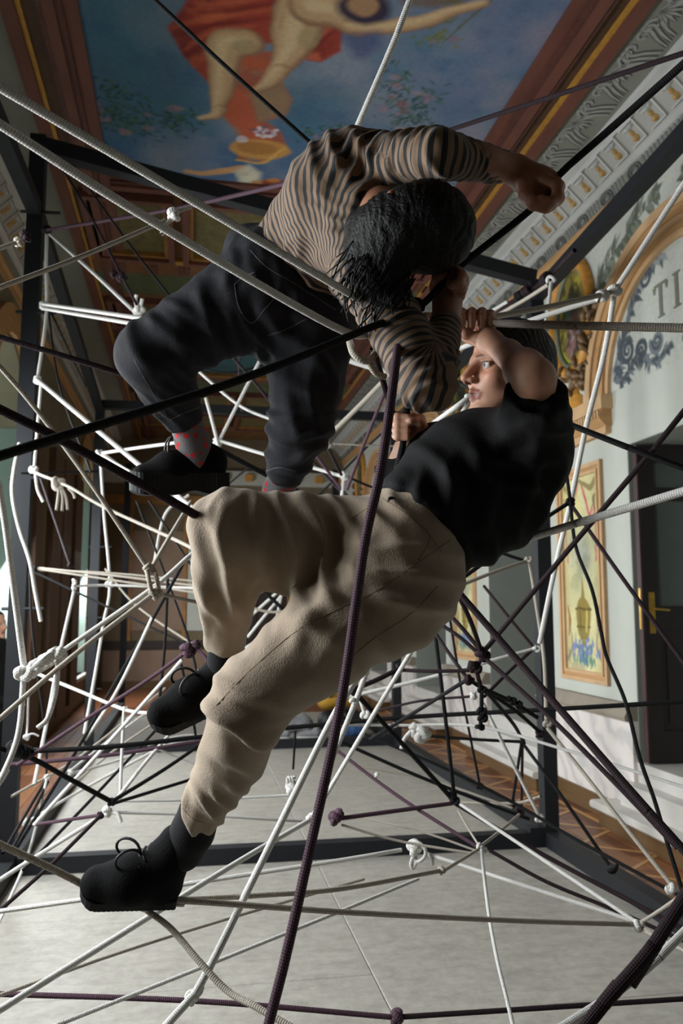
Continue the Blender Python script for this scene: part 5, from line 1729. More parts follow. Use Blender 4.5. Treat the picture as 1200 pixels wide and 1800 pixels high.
R('d', 12, [(860, 1495, 2.7), (960, 1550, 2.6), (1080, 1600, 2.5), (1260, 1680, 2.3)], 'dark plum rope low over the floor to the right edge')
R('g', 10, [(640, 1348, 3.4), (760, 1372, 3.4), (900, 1420, 3.3)], 'pale cord crossing the floor in front of the bags', [(662, 1362, 3.4, 12, 'k', 'w')])
R('k', 10, [(519, 1285, 3.6), (517, 1320, 3.6), (515, 1352, 3.6)], 'short black cord end hanging over the floor')
R('g', 12, [(780, 1410, 3.4), (900, 1412, 3.3), (950, 1400, 3.2)], 'grey rope lying by the right rail')

# =================================================================== sculpting tools: smooth-blended volumes turned into one continuous skin
from mathutils.bvhtree import BVHTree


def Q(x, y, d):
    """point in camera-aligned metres (right, up, away)"""
    return np.array([(x - 600) / FPX * d, -(y - 900) / FPX * d, d])


def to_world(p):
    p = np.asarray(p, float)
    return CC + p[..., 0:1] * CR + p[..., 1:2] * CU + p[..., 2:3] * CF


def smin(a, b, k):
    if k <= 0:
        return np.minimum(a, b)
    h = np.clip(0.5 + 0.5 * (b - a) / k, 0, 1)
    return b * (1 - h) + a * h - k * h * (1 - h)


def smax(a, b, k):
    return -smin(-a, -b, k)


class Vol:
    """a list of primitives evaluated together on a grid"""
    def __init__(self):
        self.ops = []
        self.lo = np.full(3, 1e9)
        self.hi = np.full(3, -1e9)

    def _grow(self, c, r):
        self.lo = np.minimum(self.lo, np.asarray(c) - r)
        self.hi = np.maximum(self.hi, np.asarray(c) + r)

    def cone(self, a, b, ra, rb, k=0.02, flat=None, fs=1.0, mode='u'):
        a, b = np.asarray(a, float), np.asarray(b, float)
        if mode == 'u':
            self._grow(a, ra * max(1, fs))
            self._grow(b, rb * max(1, fs))
        self.ops.append(('cone', a, b, ra, rb, k, None if flat is None else np.asarray(flat, float) / np.linalg.norm(flat), fs, mode))
        return self

    def chain(self, pts, rs, k=0.015, flat=None, fs=1.0):
        for i in range(len(pts) - 1):
            self.cone(pts[i], pts[i + 1], rs[i], rs[i + 1], k if i == 0 else min(k, 0.012), flat, fs)
        return self

    def ell(self, c, r, k=0.02, M=None, mode='u'):
        c = np.asarray(c, float)
        r = np.asarray(r, float)
        if mode == 'u':
            self._grow(c, r.max())
        self.ops.append(('ell', c, r, k, M, mode))
        return self

    def plane(self, c, n, k=0.004, rad=10.0):
        """cut away everything within rad on the side the normal points to"""
        self.ops.append(('plane', np.asarray(c, float), np.asarray(n, float) / np.linalg.norm(n), k, rad))
        return self

    def ev(self, p):
        v = None
        for o in self.ops:
            if o[0] == 'cone':
                _, a, b, ra, rb, k, fl, fs, mode = o
                ba = b - a
                L2 = ba @ ba + 1e-12
                w = p - a
                t = np.clip(w @ ba / L2, 0, 1)
                q = w - t[..., None] * ba
                if fl is not None:
                    s = q @ fl
                    d = np.sqrt(np.maximum(np.einsum('...i,...i', q, q) - s * s + (s / fs) ** 2, 0))
                    d = d - (ra + (rb - ra) * t)
                    if fs < 1:
                        d = d * (0.5 + 0.5 * fs)
                else:
                    d = np.sqrt(np.einsum('...i,...i', q, q)) - (ra + (rb - ra) * t)
            elif o[0] == 'ell':
                _, c, r, k, M, mode = o
                w = p - c
                if M is not None:
                    w = w @ M
                k0 = np.sqrt((((w / r)) ** 2).sum(-1))
                k1 = np.sqrt((((w / (r * r))) ** 2).sum(-1)) + 1e-9
                d = k0 * (k0 - 1) / k1
            else:
                _, c, n, k, rad = o
                w = p - c
                d = np.minimum(w @ n, rad - np.sqrt(np.einsum('...i,...i', w, w)))
                v = smax(v, d, k)
                continue
            if v is None:
                v = d
            elif mode == 'u':
                v = smin(v, d, k)
            else:
                v = smax(v, -d, k)
        return v

    def mesh(self, h, pad=0.012, smooth=1):
        lo = self.lo - pad
        hi = self.hi + pad
        n = np.ceil((hi - lo) / h).astype(int) + 1
        # coarse pass finds the blocks near the surface, the fine pass fills only those
        B = 8
        nb = (n + B - 1) // B
        n = nb * B + 1
        cc = np.stack(np.meshgrid(*[lo[i] + (np.arange(nb[i]) + 0.5) * B * h for i in range(3)], indexing='ij'), -1).astype(np.float32)
        cvv = self.ev(cc)
        act = np.argwhere(np.abs(cvv) < B * h * 1.35)
        val = np.full(tuple(n), 1.0, np.float32)
        # sign of inactive blocks
        sg = np.where(cvv < 0, -1.0, 1.0).astype(np.float32)
        val[:-1, :-1, :-1] = np.repeat(np.repeat(np.repeat(sg, B, 0), B, 1), B, 2)
        r9 = np.arange(B + 1)
        loc = np.stack(np.meshgrid(r9, r9, r9, indexing='ij'), -1)
        CH = 400
        for s in range(0, len(act), CH):
            blk = act[s:s + CH]
            idx = blk[:, None, None, None, :] * B + loc[None]
            pts = (lo + idx * h).astype(np.float32)
            vv_ = self.ev(pts)
            val[idx[..., 0], idx[..., 1], idx[..., 2]] = vv_
        v, f = surface_nets(val, lo, h)
        if smooth:
            v = relax(v, f, smooth)
        return v, f


def surface_nets(val, lo, h):
    ins = val < 0
    nx, ny, nz = val.shape
    cs = (nx - 1, ny - 1, nz - 1)
    corners = [(i, j, k) for i in (0, 1) for j in (0, 1) for k in (0, 1)]
    cnt = np.zeros(cs, np.int8)
    for (i, j, k) in corners:
        cnt += ins[i:i + cs[0], j:j + cs[1], k:k + cs[2]]
    act = (cnt > 0) & (cnt < 8)
    idx = np.argwhere(act)
    vid = np.full(cs, -1, np.int64)
    vid[act] = np.arange(len(idx))
    acc = np.zeros((len(idx), 3))
    num = np.zeros(len(idx))
    for ax in range(3):
        for a in (0, 1):
            for b in (0, 1):
                c0 = [0, 0, 0]
                o = [i for i in range(3) if i != ax]
                c0[o[0]], c0[o[1]] = a, b
                c1 = list(c0)
                c1[ax] = 1
                v0 = val[idx[:, 0] + c0[0], idx[:, 1] + c0[1], idx[:, 2] + c0[2]]
                v1 = val[idx[:, 0] + c1[0], idx[:, 1] + c1[1], idx[:, 2] + c1[2]]
                x = (v0 < 0) != (v1 < 0)
                t = v0[x] / (v0[x] - v1[x])
                p = np.tile(np.array(c0, float), (x.sum(), 1))
                p[:, ax] = t
                acc[x] += p
                num[x] += 1
    v = lo + (idx + acc / num[:, None]) * h
    quads = []
    for ax in range(3):
        o = [i for i in range(3) if i != ax]
        sl0 = [slice(None)] * 3
        sl1 = [slice(None)] * 3
        sl0[ax] = slice(0, -1)
        sl1[ax] = slice(1, None)
        a_, b_ = ins[tuple(sl0)], ins[tuple(sl1)]
        e = np.argwhere(a_ != b_)
        ok = (e[:, o[0]] > 0) & (e[:, o[1]] > 0) & (e[:, o[0]] < cs[o[0]]) & (e[:, o[1]] < cs[o[1]])
        e = e[ok]
        fl = a_[e[:, 0], e[:, 1], e[:, 2]]
        q = []
        for da, db in ((-1, -1), (0, -1), (0, 0), (-1, 0)):
            c = e.copy()
            c[:, o[0]] += da
            c[:, o[1]] += db
            q.append(vid[c[:, 0], c[:, 1], c[:, 2]])
        q = np.stack(q, 1)
        if ax == 1:
            fl = ~fl
        q[~fl] = q[~fl][:, ::-1]
        quads.append(q)
    f = np.vstack(quads)
    f = f[(f >= 0).all(1)]
    return v, f


def relax(v, f, it):
    e = np.vstack([f[:, [0, 1]], f[:, [1, 2]], f[:, [2, 3]], f[:, [3, 0]]])
    for _ in range(it):
        s = np.zeros_like(v)
        n = np.zeros(len(v))
        np.add.at(s, e[:, 0], v[e[:, 1]])
        np.add.at(n, e[:, 0], 1)
        np.add.at(s, e[:, 1], v[e[:, 0]])
        np.add.at(n, e[:, 1], 1)
        v = 0.5 * v + 0.5 * s / np.maximum(n, 1)[:, None]
    return v


def normals(v, f):
    n = np.cross(v[f[:, 2]] - v[f[:, 0]], v[f[:, 3]] - v[f[:, 1]])
    out = np.zeros_like(v)
    for i in range(4):
        np.add.at(out, f[:, i], n)
    return out / (np.linalg.norm(out, axis=1)[:, None] + 1e-12)


def folds(v, f, specs, seed=0):
    """cloth folds: each spec = centre, direction across the folds, spread, wavelength, height"""
    n = normals(v, f)
    d = np.zeros(len(v))
    for i, (c, a, s, lam, amp) in enumerate(specs):
        c = np.asarray(c, float)
        a = np.asarray(a, float) / np.linalg.norm(a)
        r2 = ((v - c) ** 2).sum(1)
        nz = fbm(v * (0.22 / lam), seed + i * 3, 2) - 0.5
        br = fbm(v * (0.5 / lam), seed + i * 3 + 50, 2)
        ph = (v @ a) / lam * 0.8 + nz * 3.0
        w = (0.5 + 0.5 * np.sin(2 * math.pi * ph)) ** 1.6
        d += 1.9 * amp * np.exp(-r2 / (2 * s * s)) * (w - 0.38) * np.clip(br * 2.4 - 0.5, 0, 1.2)
    return v + n * d[:, None]


def vmesh(name, v, f, col=None, attrs=None):
    me = make_mesh(name, to_world(v), np.ascontiguousarray(f[:, ::-1]), True)
    if len(me.vertices) == len(v):
        if col is not None:
            at = me.attributes.new('Col', 'FLOAT_COLOR', 'POINT')
            c = np.ones((len(v), 4), np.float32)
            c[:, :3] = col
            at.data.foreach_set('color', c.ravel())
        for k, a in (attrs or {}).items():
            t = me.attributes.new(k, 'FLOAT', 'POINT')
            t.data.foreach_set('value', np.asarray(a, np.float32))
    return me


def merge(parts):
    vs, fs, cs = [], [], []
    n = 0
    for v, f, c in parts:
        vs.append(v)
        fs.append(f + n)
        cs.append(c)
        n += len(v)
    return np.vstack(vs), np.vstack(fs), np.vstack(cs)


def on_surface(bvh, pts, lift=0.0015):
    """drop photo points on to a sculpted surface along the line of sight"""
    out = []
    o = Vector(CC)
    for x, y in pts:
        r = Vector(ray(x, y)).normalized()
        h = bvh.ray_cast(o, r)
        if h[0] is not None:
            out.append(np.array(h[0] + h[1] * lift))
    return out


def bvh_of(v, f):
    w = to_world(v)
    return BVHTree.FromPolygons([tuple(q) for q in w.tolist()], f.tolist())


# ---- head, hand and shoe builders
def head_vol(c, fwd, up, s=1.0, neck=None):
    fwd = np.asarray(fwd, float) / np.linalg.norm(fwd)
    up = np.asarray(up, float)
    up = up - fwd * (up @ fwd)
    up /= np.linalg.norm(up)
    # camera-aligned axes (right, up, away) are left-handed, so left = fwd x up
    left = np.cross(fwd, up)
    M = np.stack([fwd, left, up], 1)      # columns

    def L(x, y, z):
        return np.asarray(c) + M @ (np.array([x, y, z]) * s)
    V = Vol()
    V.ell(L(-0.012, 0, 0.035), np.array([0.100, 0.076, 0.086]) * s, 0, M)
    V.ell(L(0.030, 0, -0.045), np.array([0.062, 0.056, 0.076]) * s, 0.02, M)
    for q in (-1, 1):
        V.cone(L(0.0, 0.054 * q, -0.055), L(0.066, 0.012 * q, -0.103), 0.020 * s, 0.017 * s, 0.025)
        V.ell(L(0.056, 0.040 * q, -0.026), np.array([0.026, 0.024, 0.022]) * s, 0.02, M)
        V.cone(L(0.070, 0.042 * q, 0.020), L(0.086, 0.010 * q, 0.018), 0.011 * s, 0.011 * s, 0.012)
    V.ell(L(0.070, 0, -0.106), np.array([0.020, 0.022, 0.018]) * s, 0.015, M)
    for q in (-1, 1):
        V.ell(L(0.092, 0.034 * q, -0.002), np.array([0.020, 0.018, 0.012]) * s, 0.012, M, 's')
    V.cone(L(0.086, 0, 0.014), L(0.114, 0, -0.030), 0.0085 * s, 0.0115 * s, 0.012)
    for q in (-1, 1):
        V.ell(L(0.101, 0.012 * q, -0.036), np.array([0.012, 0.008, 0.008]) * s, 0.006, M)
    for q in (-1, 1):
        V.ell(L(0.108, 0.0065 * q, -0.0445), np.array([0.006, 0.0035, 0.004]) * s, 0.003, M, 's')
    V.cone(L(0.084, -0.020, -0.067), L(0.093, 0, -0.060), 0.0045 * s, 0.0072 * s, 0.006)
    V.cone(L(0.084, 0.020, -0.067), L(0.093, 0, -0.060), 0.0045 * s, 0.0072 * s, 0.006)
    V.cone(L(0.083, -0.016, -0.076), L(0.090, 0, -0.0775), 0.005 * s, 0.0075 * s, 0.006)
    V.cone(L(0.083, 0.016, -0.076), L(0.090, 0, -0.0775), 0.005 * s, 0.0075 * s, 0.006)
    V.cone(L(0.094, -0.020, -0.0685), L(0.094, 0.020, -0.0685), 0.0022 * s, 0.0022 * s, 0.003, mode='s')
    for q in (-1, 1):
        V.ell(L(0.0705, 0.0325 * q, -0.001), np.array([0.0135, 0.0135, 0.0125]) * s, 0.002, M)
        V.cone(L(0.0845, 0.024 * q, 0.0075), L(0.078, 0.045 * q, 0.0045), 0.0035 * s, 0.0035 * s, 0.003)
        V.ell(L(-0.012, 0.080 * q, -0.006), np.array([0.020, 0.007, 0.032]) * s, 0.008, M)
        V.ell(L(-0.008, 0.090 * q, -0.004), np.array([0.011, 0.006, 0.020]) * s, 0.004, M, 's')
    if neck is not None:
        V.cone(L(-0.022, 0, -0.06), neck, 0.054 * s, 0.056 * s, 0.03)
    return V, L, M


def head_color(v, c, M, s, base, lip, dark=(0.02, 0.016, 0.014), grey=False):
    q = (v - np.asarray(c)) @ M / s
    col = np.tile(np.array(base), (len(v), 1))
    nz = fbm(v * 60, 5, 3)[:, None]
    col *= 0.85 + 0.3 * nz

    def put(m, cc, a=1.0):
        m = np.clip(m, 0, 1)[:, None] * a
        return col * (1 - m) + np.array(cc) * m
    x, y, z = q[:, 0], q[:, 1], q[:, 2]
    ay = np.abs(y)
    col = put(1 - np.hypot((ay - 0.045) / 0.03, (z + 0.03) / 0.025), np.array(base) * (1.12, 0.82, 0.78), 0.6)
    col = put(1.2 - np.hypot(y / 0.016, (z + 0.034) / 0.02) + 0 * x, np.array(base) * (1.1, 0.78, 0.72), 0.5)
    lipm = (np.abs(z + 0.0685) < 0.0125) & (ay < 0.022) & (x > 0.078)
    col[lipm] = lip
    gap = (np.abs(z + 0.0685) < 0.0022) & (ay < 0.02) & (x > 0.07)
    col[gap] = np.array(lip) * 0.25
    eye = (np.hypot(ay - 0.0325, z + 0.001) < 0.0125) & (x > 0.076) & (np.abs(z + 0.001) < 0.0062)
    col[eye] = lin(190, 184, 178)
    lid = (np.hypot(ay - 0.0325, z + 0.001) < 0.0155) & (x > 0.07) & (np.abs(z - 0.0062) < 0.0016)
    col[lid] = dark
    col[(np.hypot(ay - 0.033, z + 0.0005) < 0.0052) & eye] = lin(70, 84, 92)
    col[(np.hypot(ay - 0.033, z + 0.0005) < 0.0024) & eye] = (0.005, 0.005, 0.005)
    brow = (np.abs(z - 0.0225 + 0.09 * np.abs(ay - 0.032)) < 0.0032) & (ay > 0.012) & (ay < 0.052) & (x > 0.05)
    col[brow] = np.array(base) * 0.35
    nos = (np.hypot(ay - 0.0065, z + 0.0445) < 0.005) & (x > 0.095)
    col[nos] = np.array(base) * 0.12
    return col


def skin_tone(v, base, seed=0, red=()):
    col = np.tile(np.array(base), (len(v), 1)) * (0.8 + 0.4 * fbm(v * 45, seed, 3)[:, None])
    for c, r in red:
        m = np.clip(1 - np.linalg.norm(v - np.asarray(c), axis=1) / r, 0, 1)[:, None]
        col = col * (1 - 0.6 * m) + col * np.array((1.25, 0.72, 0.66)) * 0.6 * m
    return col


def finger(V, pts, r0=0.0095, k=0.004):
    n = len(pts)
    rs = [r0 * (1 - 0.22 * i / (n - 1)) for i in range(n)]
    for i in range(n - 1):
        V.cone(pts[i], pts[i + 1], rs[i], rs[i + 1], k if i else 0.008)
        if 0 < i < n - 1:
            V.ell(pts[i], np.full(3, rs[i] * 1.08), 0.004)


def nails(tips):
    pass

# =================================================================== materials for people
def skin_mat():
    m, nt, b = new_mat('skin')
    N, L = nt.nodes, nt.links
    at = N.new('ShaderNodeAttribute')
    at.attribute_name = 'Col'
    L.new(at.outputs['Color'], b.inputs['Base Color'])
    b.inputs['Roughness'].default_value = 0.52
    b.inputs['Subsurface Weight'].default_value = 0.12
    b.inputs['Subsurface Radius'].default_value = (0.012, 0.005, 0.003)
    b.inputs['Subsurface Scale'].default_value = 0.6
    tc = N.new('ShaderNodeTexCoord')
    nz = N.new('ShaderNodeTexNoise')
    nz.inputs['Scale'].default_value = 220
    nz.inputs['Detail'].default_value = 3
    L.new(tc.outputs['Object'], nz.inputs['Vector'])
    bp = N.new('ShaderNodeBump')
    bp.inputs['Strength'].default_value = 0.15
    bp.inputs['Distance'].default_value = 0.002
    L.new(nz.outputs['Fac'], bp.inputs['Height'])
    L.new(bp.outputs[0], b.inputs['Normal'])
    return m


def stripe_mat():
    m, nt, b = new_mat('striped_knit')
    N, L = nt.nodes, nt.links
    at = N.new('ShaderNodeAttribute')
    at.attribute_name = 'stripe'
    mu = N.new('ShaderNodeMath')
    mu.operation = 'MULTIPLY'
    mu.inputs[1].default_value = 1.0 / 0.0175
    L.new(at.outputs['Fac'], mu.inputs[0])
    fr = N.new('ShaderNodeMath')
    fr.operation = 'FRACT'
    L.new(mu.outputs[0], fr.inputs[0])
    rp = N.new('ShaderNodeValToRGB')
    rp.color_ramp.interpolation = 'CONSTANT'
    rp.color_ramp.elements[0].color = (*lin(20, 20, 24), 1)
    rp.color_ramp.elements[1].position = 0.44
    rp.color_ramp.elements[1].color = (*lin(118, 94, 73), 1)
    L.new(fr.outputs[0], rp.inputs[0])
    L.new(rp.outputs[0], b.inputs['Base Color'])
    b.inputs['Roughness'].default_value = 0.85
    b.inputs['Sheen Weight'].default_value = 0.1
    return m


def sock_mat():
    m, nt, b = new_mat('grey_sock_red_dots')
    N, L = nt.nodes, nt.links
    tc = N.new('ShaderNodeTexCoord')
    vo = N.new('ShaderNodeTexVoronoi')
    vo.inputs['Scale'].default_value = 46
    vo.inputs['Randomness'].default_value = 0.45
    L.new(tc.outputs['Object'], vo.inputs['Vector'])
    rp = N.new('ShaderNodeValToRGB')
    rp.color_ramp.interpolation = 'CONSTANT'
    rp.color_ramp.elements[0].color = (*lin(168, 30, 36), 1)
    rp.color_ramp.elements[1].position = 0.36
    rp.color_ramp.elements[1].color = (*lin(88, 86, 88), 1)
    L.new(vo.outputs['Distance'], rp.inputs[0])
    L.new(rp.outputs[0], b.inputs['Base Color'])
    b.inputs['Roughness'].default_value = 0.9
    nz = N.new('ShaderNodeTexNoise')
    nz.inputs['Scale'].default_value = 300
    L.new(tc.outputs['Object'], nz.inputs['Vector'])
    bp = N.new('ShaderNodeBump')
    bp.inputs['Strength'].default_value = 0.4
    bp.inputs['Distance'].default_value = 0.003
    L.new(nz.outputs['Fac'], bp.inputs['Height'])
    L.new(bp.outputs[0], b.inputs['Normal'])
    return m


M_skin = skin_mat()
M_stripe = stripe_mat()
M_sock = sock_mat()
M_denim = mat('charcoal_denim', lin(38, 39, 44), 0.85, 0.35, 16, 0.35, 380, col2=lin(22, 22, 26), spec=0.2)
M_seam = mat('denim_stitching', lin(70, 70, 74), 0.8, 0.2, 60)
M_khaki = mat('beige_cotton_twill', lin(144, 128, 109), 0.88, 0.12, 12, 0.3, 320, sheen=0.15)
M_khseam = mat('brown_stitching', lin(104, 84, 66), 0.85, 0.2, 60)
M_black = mat('black_cotton', lin(10, 10, 12), 0.85, 0.25, 14, 0.2, 260, spec=0.25)
M_shoe = mat('black_canvas_shoe', lin(9, 9, 10), 0.9, 0.3, 20, 0.3, 300, spec=0.12)
M_rubber = mat('black_rubber', lin(30, 31, 33), 0.7, 0.2, 20, spec=0.2)
M_lace = mat('black_lace', lin(14, 14, 16), 0.6, 0.2, 60)
M_hair = mat('black_hair', lin(8, 7, 7), 0.6, 0.4, 60, 0.6, 160, spec=0.22)
M_hair2 = mat('dark_brown_hair', lin(24, 19, 18), 0.5, 0.4, 60, 0.5, 160)
M_button = mat('dark_metal_button', lin(50, 46, 42), 0.35, 0.2, 40, metal=0.7)


def person(name, label, me):
    o = obj(name, me, M_skin, None, label, 'person')
    return o


def chain_len(v, pts, soft=0.012):
    """distance along a bone chain and distance from it, for every vertex"""
    num = np.zeros(len(v))
    den = np.zeros(len(v))
    best = np.full(len(v), 1e9)
    acc = 0
    for i in range(len(pts) - 1):
        a, b = pts[i], pts[i + 1]
        e = b - a
        L = math.sqrt(e @ e)
        t = (v - a) @ e / (L * L)
        d = np.linalg.norm(v - a - np.clip(t, 0, 1)[:, None] * e, axis=1)
        w = np.exp(-d / soft) + 1e-12
        num += w * (acc + t * L)
        den += w
        best = np.minimum(best, d)
        acc += L
    return num / den, best


def tubes_mesh(name, curves, r, n=6):
    m_ = MB()
    for c in curves:
        if len(c) >= 2:
            m_.tube(c, r, n)
    return m_.mesh(name, True)


def seam_part(bvh, lines, parent, mt, name='seam', r=0.0014, lift=0.0006, per=8):
    for ln in lines:
        px = spline(np.array(ln, float), per)
        w = on_surface(bvh, px, lift)
        if len(w) < 3:
            continue
        # drop points that jump to another surface
        keep = [w[0]]
        for q in w[1:]:
            if np.linalg.norm(q - keep[-1]) < 0.05:
                keep.append(q)
        if len(keep) > 2:
            obj(name, tubes_mesh(name, [keep], r, 5), mt, parent)


def sole_loft(st, name):
    """st: list of (bottom point, top point, half width, side vector)"""
    v, f = [], []
    for i, (b, t, w, s) in enumerate(st):
        rib = 1.0 + (0.035 if i % 2 else 0.0)
        for p, ww in ((b, w * 0.97 * rib), (t, w * rib)):
            v += [p - s * ww, p + s * ww]
    n = len(st)
    for i in range(n - 1):
        o = 4 * i
        f += [(o, o + 4, o + 5, o + 1), (o + 2, o + 3, o + 7, o + 6), (o, o + 2, o + 6, o + 4), (o + 1, o + 5, o + 7, o + 3)]
    f += [(0, 1, 3, 2), (4 * n - 4, 4 * n - 2, 4 * n - 1, 4 * n - 3)]
    return make_mesh(name, to_world(np.array(v)), f)


# =================================================================== person in the striped jersey
SK_A = np.array(lin(150, 104, 80))
W0, B1, B2, NK = Q(528, 482, 2.03), Q(580, 415, 1.96), Q(618, 355, 1.86), Q(655, 368, 1.76)
LS, LE, LWR = Q(628, 292, 1.84), Q(770, 270, 1.63), Q(900, 300, 1.77)
RS, RE, RWR = Q(640, 478, 1.74), Q(752, 672, 1.60), Q(786, 552, 1.73)
LH, LK, LA = Q(452, 512, 2.0), Q(268, 625, 1.96), Q(338, 765, 2.1)
RH, RK, RA = Q(545, 570, 2.03), Q(528, 745, 1.98), Q(488, 862, 2.12)
# --- skin
parts = []
core = Vol()
core.chain([W0, B1, B2, NK], [0.105, 0.11, 0.11, 0.06], 0.05, (0, 0, 1), 0.7)
core.chain([LS, LE], [0.035, 0.03], 0.03).chain([RS, RE], [0.035, 0.03], 0.03)
core.chain([LH, LK, LA, Q(350, 815, 2.12)], [0.085, 0.045, 0.024, 0.028], 0.03)
core.chain([RH, RK, RA, Q(470, 905, 2.15)], [0.085, 0.045, 0.022, 0.025], 0.03)
core.cone(LH, RH, 0.09, 0.09, 0.05)
v, f = core.mesh(0.009)
parts.append((v, f, skin_tone(v, SK_A, 1)))
HC_A = Q(726, 410, 1.66)
FW_A, UP_A = (0.34, -0.36, 0.86), (0.92, -0.08, -0.36)
hv, HL, HM = head_vol(HC_A, FW_A, UP_A, 0.92, Q(668, 372, 1.73))
hv.cone(Q(688, 343, 1.572), Q(700, 336, 1.58), 0.010, 0.008, 0.004)
hv.cone(Q(700, 337, 1.58), Q(706, 350, 1.60), 0.008, 0.010, 0.004)
v, f = hv.mesh(0.0035)
parts.append((v, f, head_color(v, HC_A, HM, 0.92, SK_A, np.array(lin(140, 70, 62)))))
# left forearm and hand on the black rope
hd = Vol()
hd.chain([Q(790, 272, 1.65), Q(850, 284, 1.70), Q(905, 298, 1.74)], [0.034, 0.032, 0.027], 0.02)
hd.cone(Q(905, 298, 1.74), Q(945, 318, 1.725), 0.027, 0.031, 0.02)
hd.cone(Q(925, 318, 1.73), Q(968, 322, 1.715), 0.028, 0.022, 0.02)
for i, (dx, dy, dd) in enumerate(((0, 0, -0.032), (3, 2, -0.010), (2, 5, 0.012), (-3, 9, 0.032))):
    finger(hd, [Q(958 + dx, 316 + dy, 1.725 + dd), Q(979 + dx, 326 + dy, 1.715 + dd), Q(979 + dx, 346 + dy, 1.706 + dd), Q(966 + dx, 357 + dy, 1.70 + dd), Q(952 + dx, 351 + dy, 1.70 + dd)], 0.0125 - 0.0008 * i, 0.006)
hd.ell(Q(948, 340, 1.725), np.array((0.026, 0.024, 0.03)), 0.012)
finger(hd, [Q(922, 318, 1.71), Q(924, 343, 1.69), Q(937, 358, 1.675), Q(958, 366, 1.67)], 0.0145, 0.006)
v, f = hd.mesh(0.0026)
parts.append((v, f, skin_tone(v, SK_A, 3, [(Q(980, 330, 1.70), 0.03), (Q(960, 365, 1.70), 0.03)])))
# right forearm and fist
hd = Vol()
hd.chain([Q(768, 640, 1.63), Q(782, 575, 1.71), Q(786, 530, 1.735)], [0.036, 0.033, 0.027], 0.02)
hd.cone(Q(786, 530, 1.735), Q(788, 500, 1.745), 0.027, 0.030, 0.02)
hd.cone(Q(780, 505, 1.745), Q(800, 492, 1.74), 0.029, 0.027, 0.02)
for i, (dx, dy, dd) in enumerate(((0, 0, -0.030), (4, 7, -0.010), (5, 14, 0.010), (3, 22, 0.028))):
    finger(hd, [Q(790 + dx, 492 + dy, 1.74 + dd), Q(802 + dx, 478 + dy, 1.735 + dd), Q(810 + dx, 484 + dy, 1.71 + dd), Q(806 + dx, 498 + dy, 1.70 + dd), Q(794 + dx, 502 + dy, 1.70 + dd)], 0.0120 - 0.0007 * i, 0.006)
finger(hd, [Q(772, 512, 1.73), Q(770, 488, 1.715), Q(782, 466, 1.712), Q(800, 460, 1.715)], 0.0135, 0.006)
v, f = hd.mesh(0.0026)
parts.append((v, f, skin_tone(v, SK_A, 4, [(Q(808, 486, 1.70), 0.03)])))
v, f, c = merge(parts)
personA = person('person', 'person in a striped jersey and dark jeans bending over the ropes, head down', vmesh('body', v, f, c))

# --- striped jersey
sh = Vol()
fl = (-0.30, -0.25, 0.92)
sh.chain([Q(512, 500, 2.06), W0, B1, B2], [0.146, 0.148, 0.150, 0.142], 0.05, fl, 0.66)
sh.cone(B2, NK, 0.135, 0.075, 0.05, fl, 0.75)
sh.cone(B2, LS, 0.10, 0.066, 0.06)
sh.cone(B2, RS, 0.10, 0.068, 0.06)
sh.chain([LS, LE, Q(882, 294, 1.745)], [0.064, 0.047, 0.034], 0.035)
sh.chain([RS, RE], [0.066, 0.056], 0.035)
sh.cone(RE, Q(783, 574, 1.70), 0.056, 0.034, 0.012)
sh.plane(Q(884, 290, 1.748), Q(884, 294, 1.748) - Q(840, 284, 1.70), 0.004, 0.10)
sh.plane(Q(784, 566, 1.71), Q(786, 560, 1.715) - Q(778, 600, 1.67), 0.004, 0.075)
sh.plane(Q(503, 508, 2.06), Q(503, 508, 2.06) - B1, 0.01, 0.3)
v, f = sh.mesh(0.0055, smooth=2)
# pull the plane cuts back where they would slice the torso: they only act near the cuffs
v = folds(v, f, [(LE, LE - LS, 0.09, 0.030, 0.008), (Q(690, 275, 1.75), LE - LS, 0.09, 0.034, 0.006), (Q(850, 282, 1.70), LWR - LE, 0.05, 0.018, 0.0045),
                 (Q(545, 480, 1.95), (1, 0.3, 0), 0.10, 0.035, 0.010), (Q(615, 480, 1.82), (0.3, 1, 0), 0.08, 0.026, 0.010),
                 (Q(600, 300, 1.8), (1, 0.4, 0), 0.10, 0.05, 0.006), (RE, RE - RS, 0.07, 0.03, 0.007), (Q(700, 580, 1.66), RE - RS, 0.08, 0.03, 0.004), (Q(570, 390, 1.9), (0.8, -0.6, 0), 0.12, 0.06, 0.006)], 3)
sT, dT = chain_len(v, [Q(490, 520, 2.09), W0, B1, B2, NK], 0.07)
def sleeve_len(v, S_, E_, W_, inner, R_):
    """distance along a bent sleeve: straight above and below the elbow, fanning round the inner crook"""
    u = (E_ - S_) / np.linalg.norm(E_ - S_)
    w = (W_ - E_) / np.linalg.norm(W_ - E_)
    inn = w - u
    inn /= np.linalg.norm(inn)
    C = E_ + inn * inner
    e1 = -(inn - u * (inn @ u))
    e1 /= np.linalg.norm(e1)
    e2 = -(inn - w * (inn @ w))
    e2 /= np.linalg.norm(e2)
    q = v - C
    a_, b_ = q @ u, q @ w
    Th = math.acos(np.clip(u @ w, -1, 1))
    th = np.clip(np.arctan2(a_, np.maximum(q @ e1, 1e-4)), 0, Th)
    _, dU = chain_len(v, [S_, E_])
    _, dW = chain_len(v, [E_, W_])
    Lc = (C - S_) @ u
    up_ = Lc + a_
    dn_ = Lc + R_ * Th + b_
    s_ = Lc + R_ * th
    before = (a_ < 0) & ((b_ < 0) | (dU < dW))
    after = (b_ > 0) & ~before
    s_[before] = up_[before]
    s_[after] = dn_[after]
    return s_, np.minimum(dU, dW)


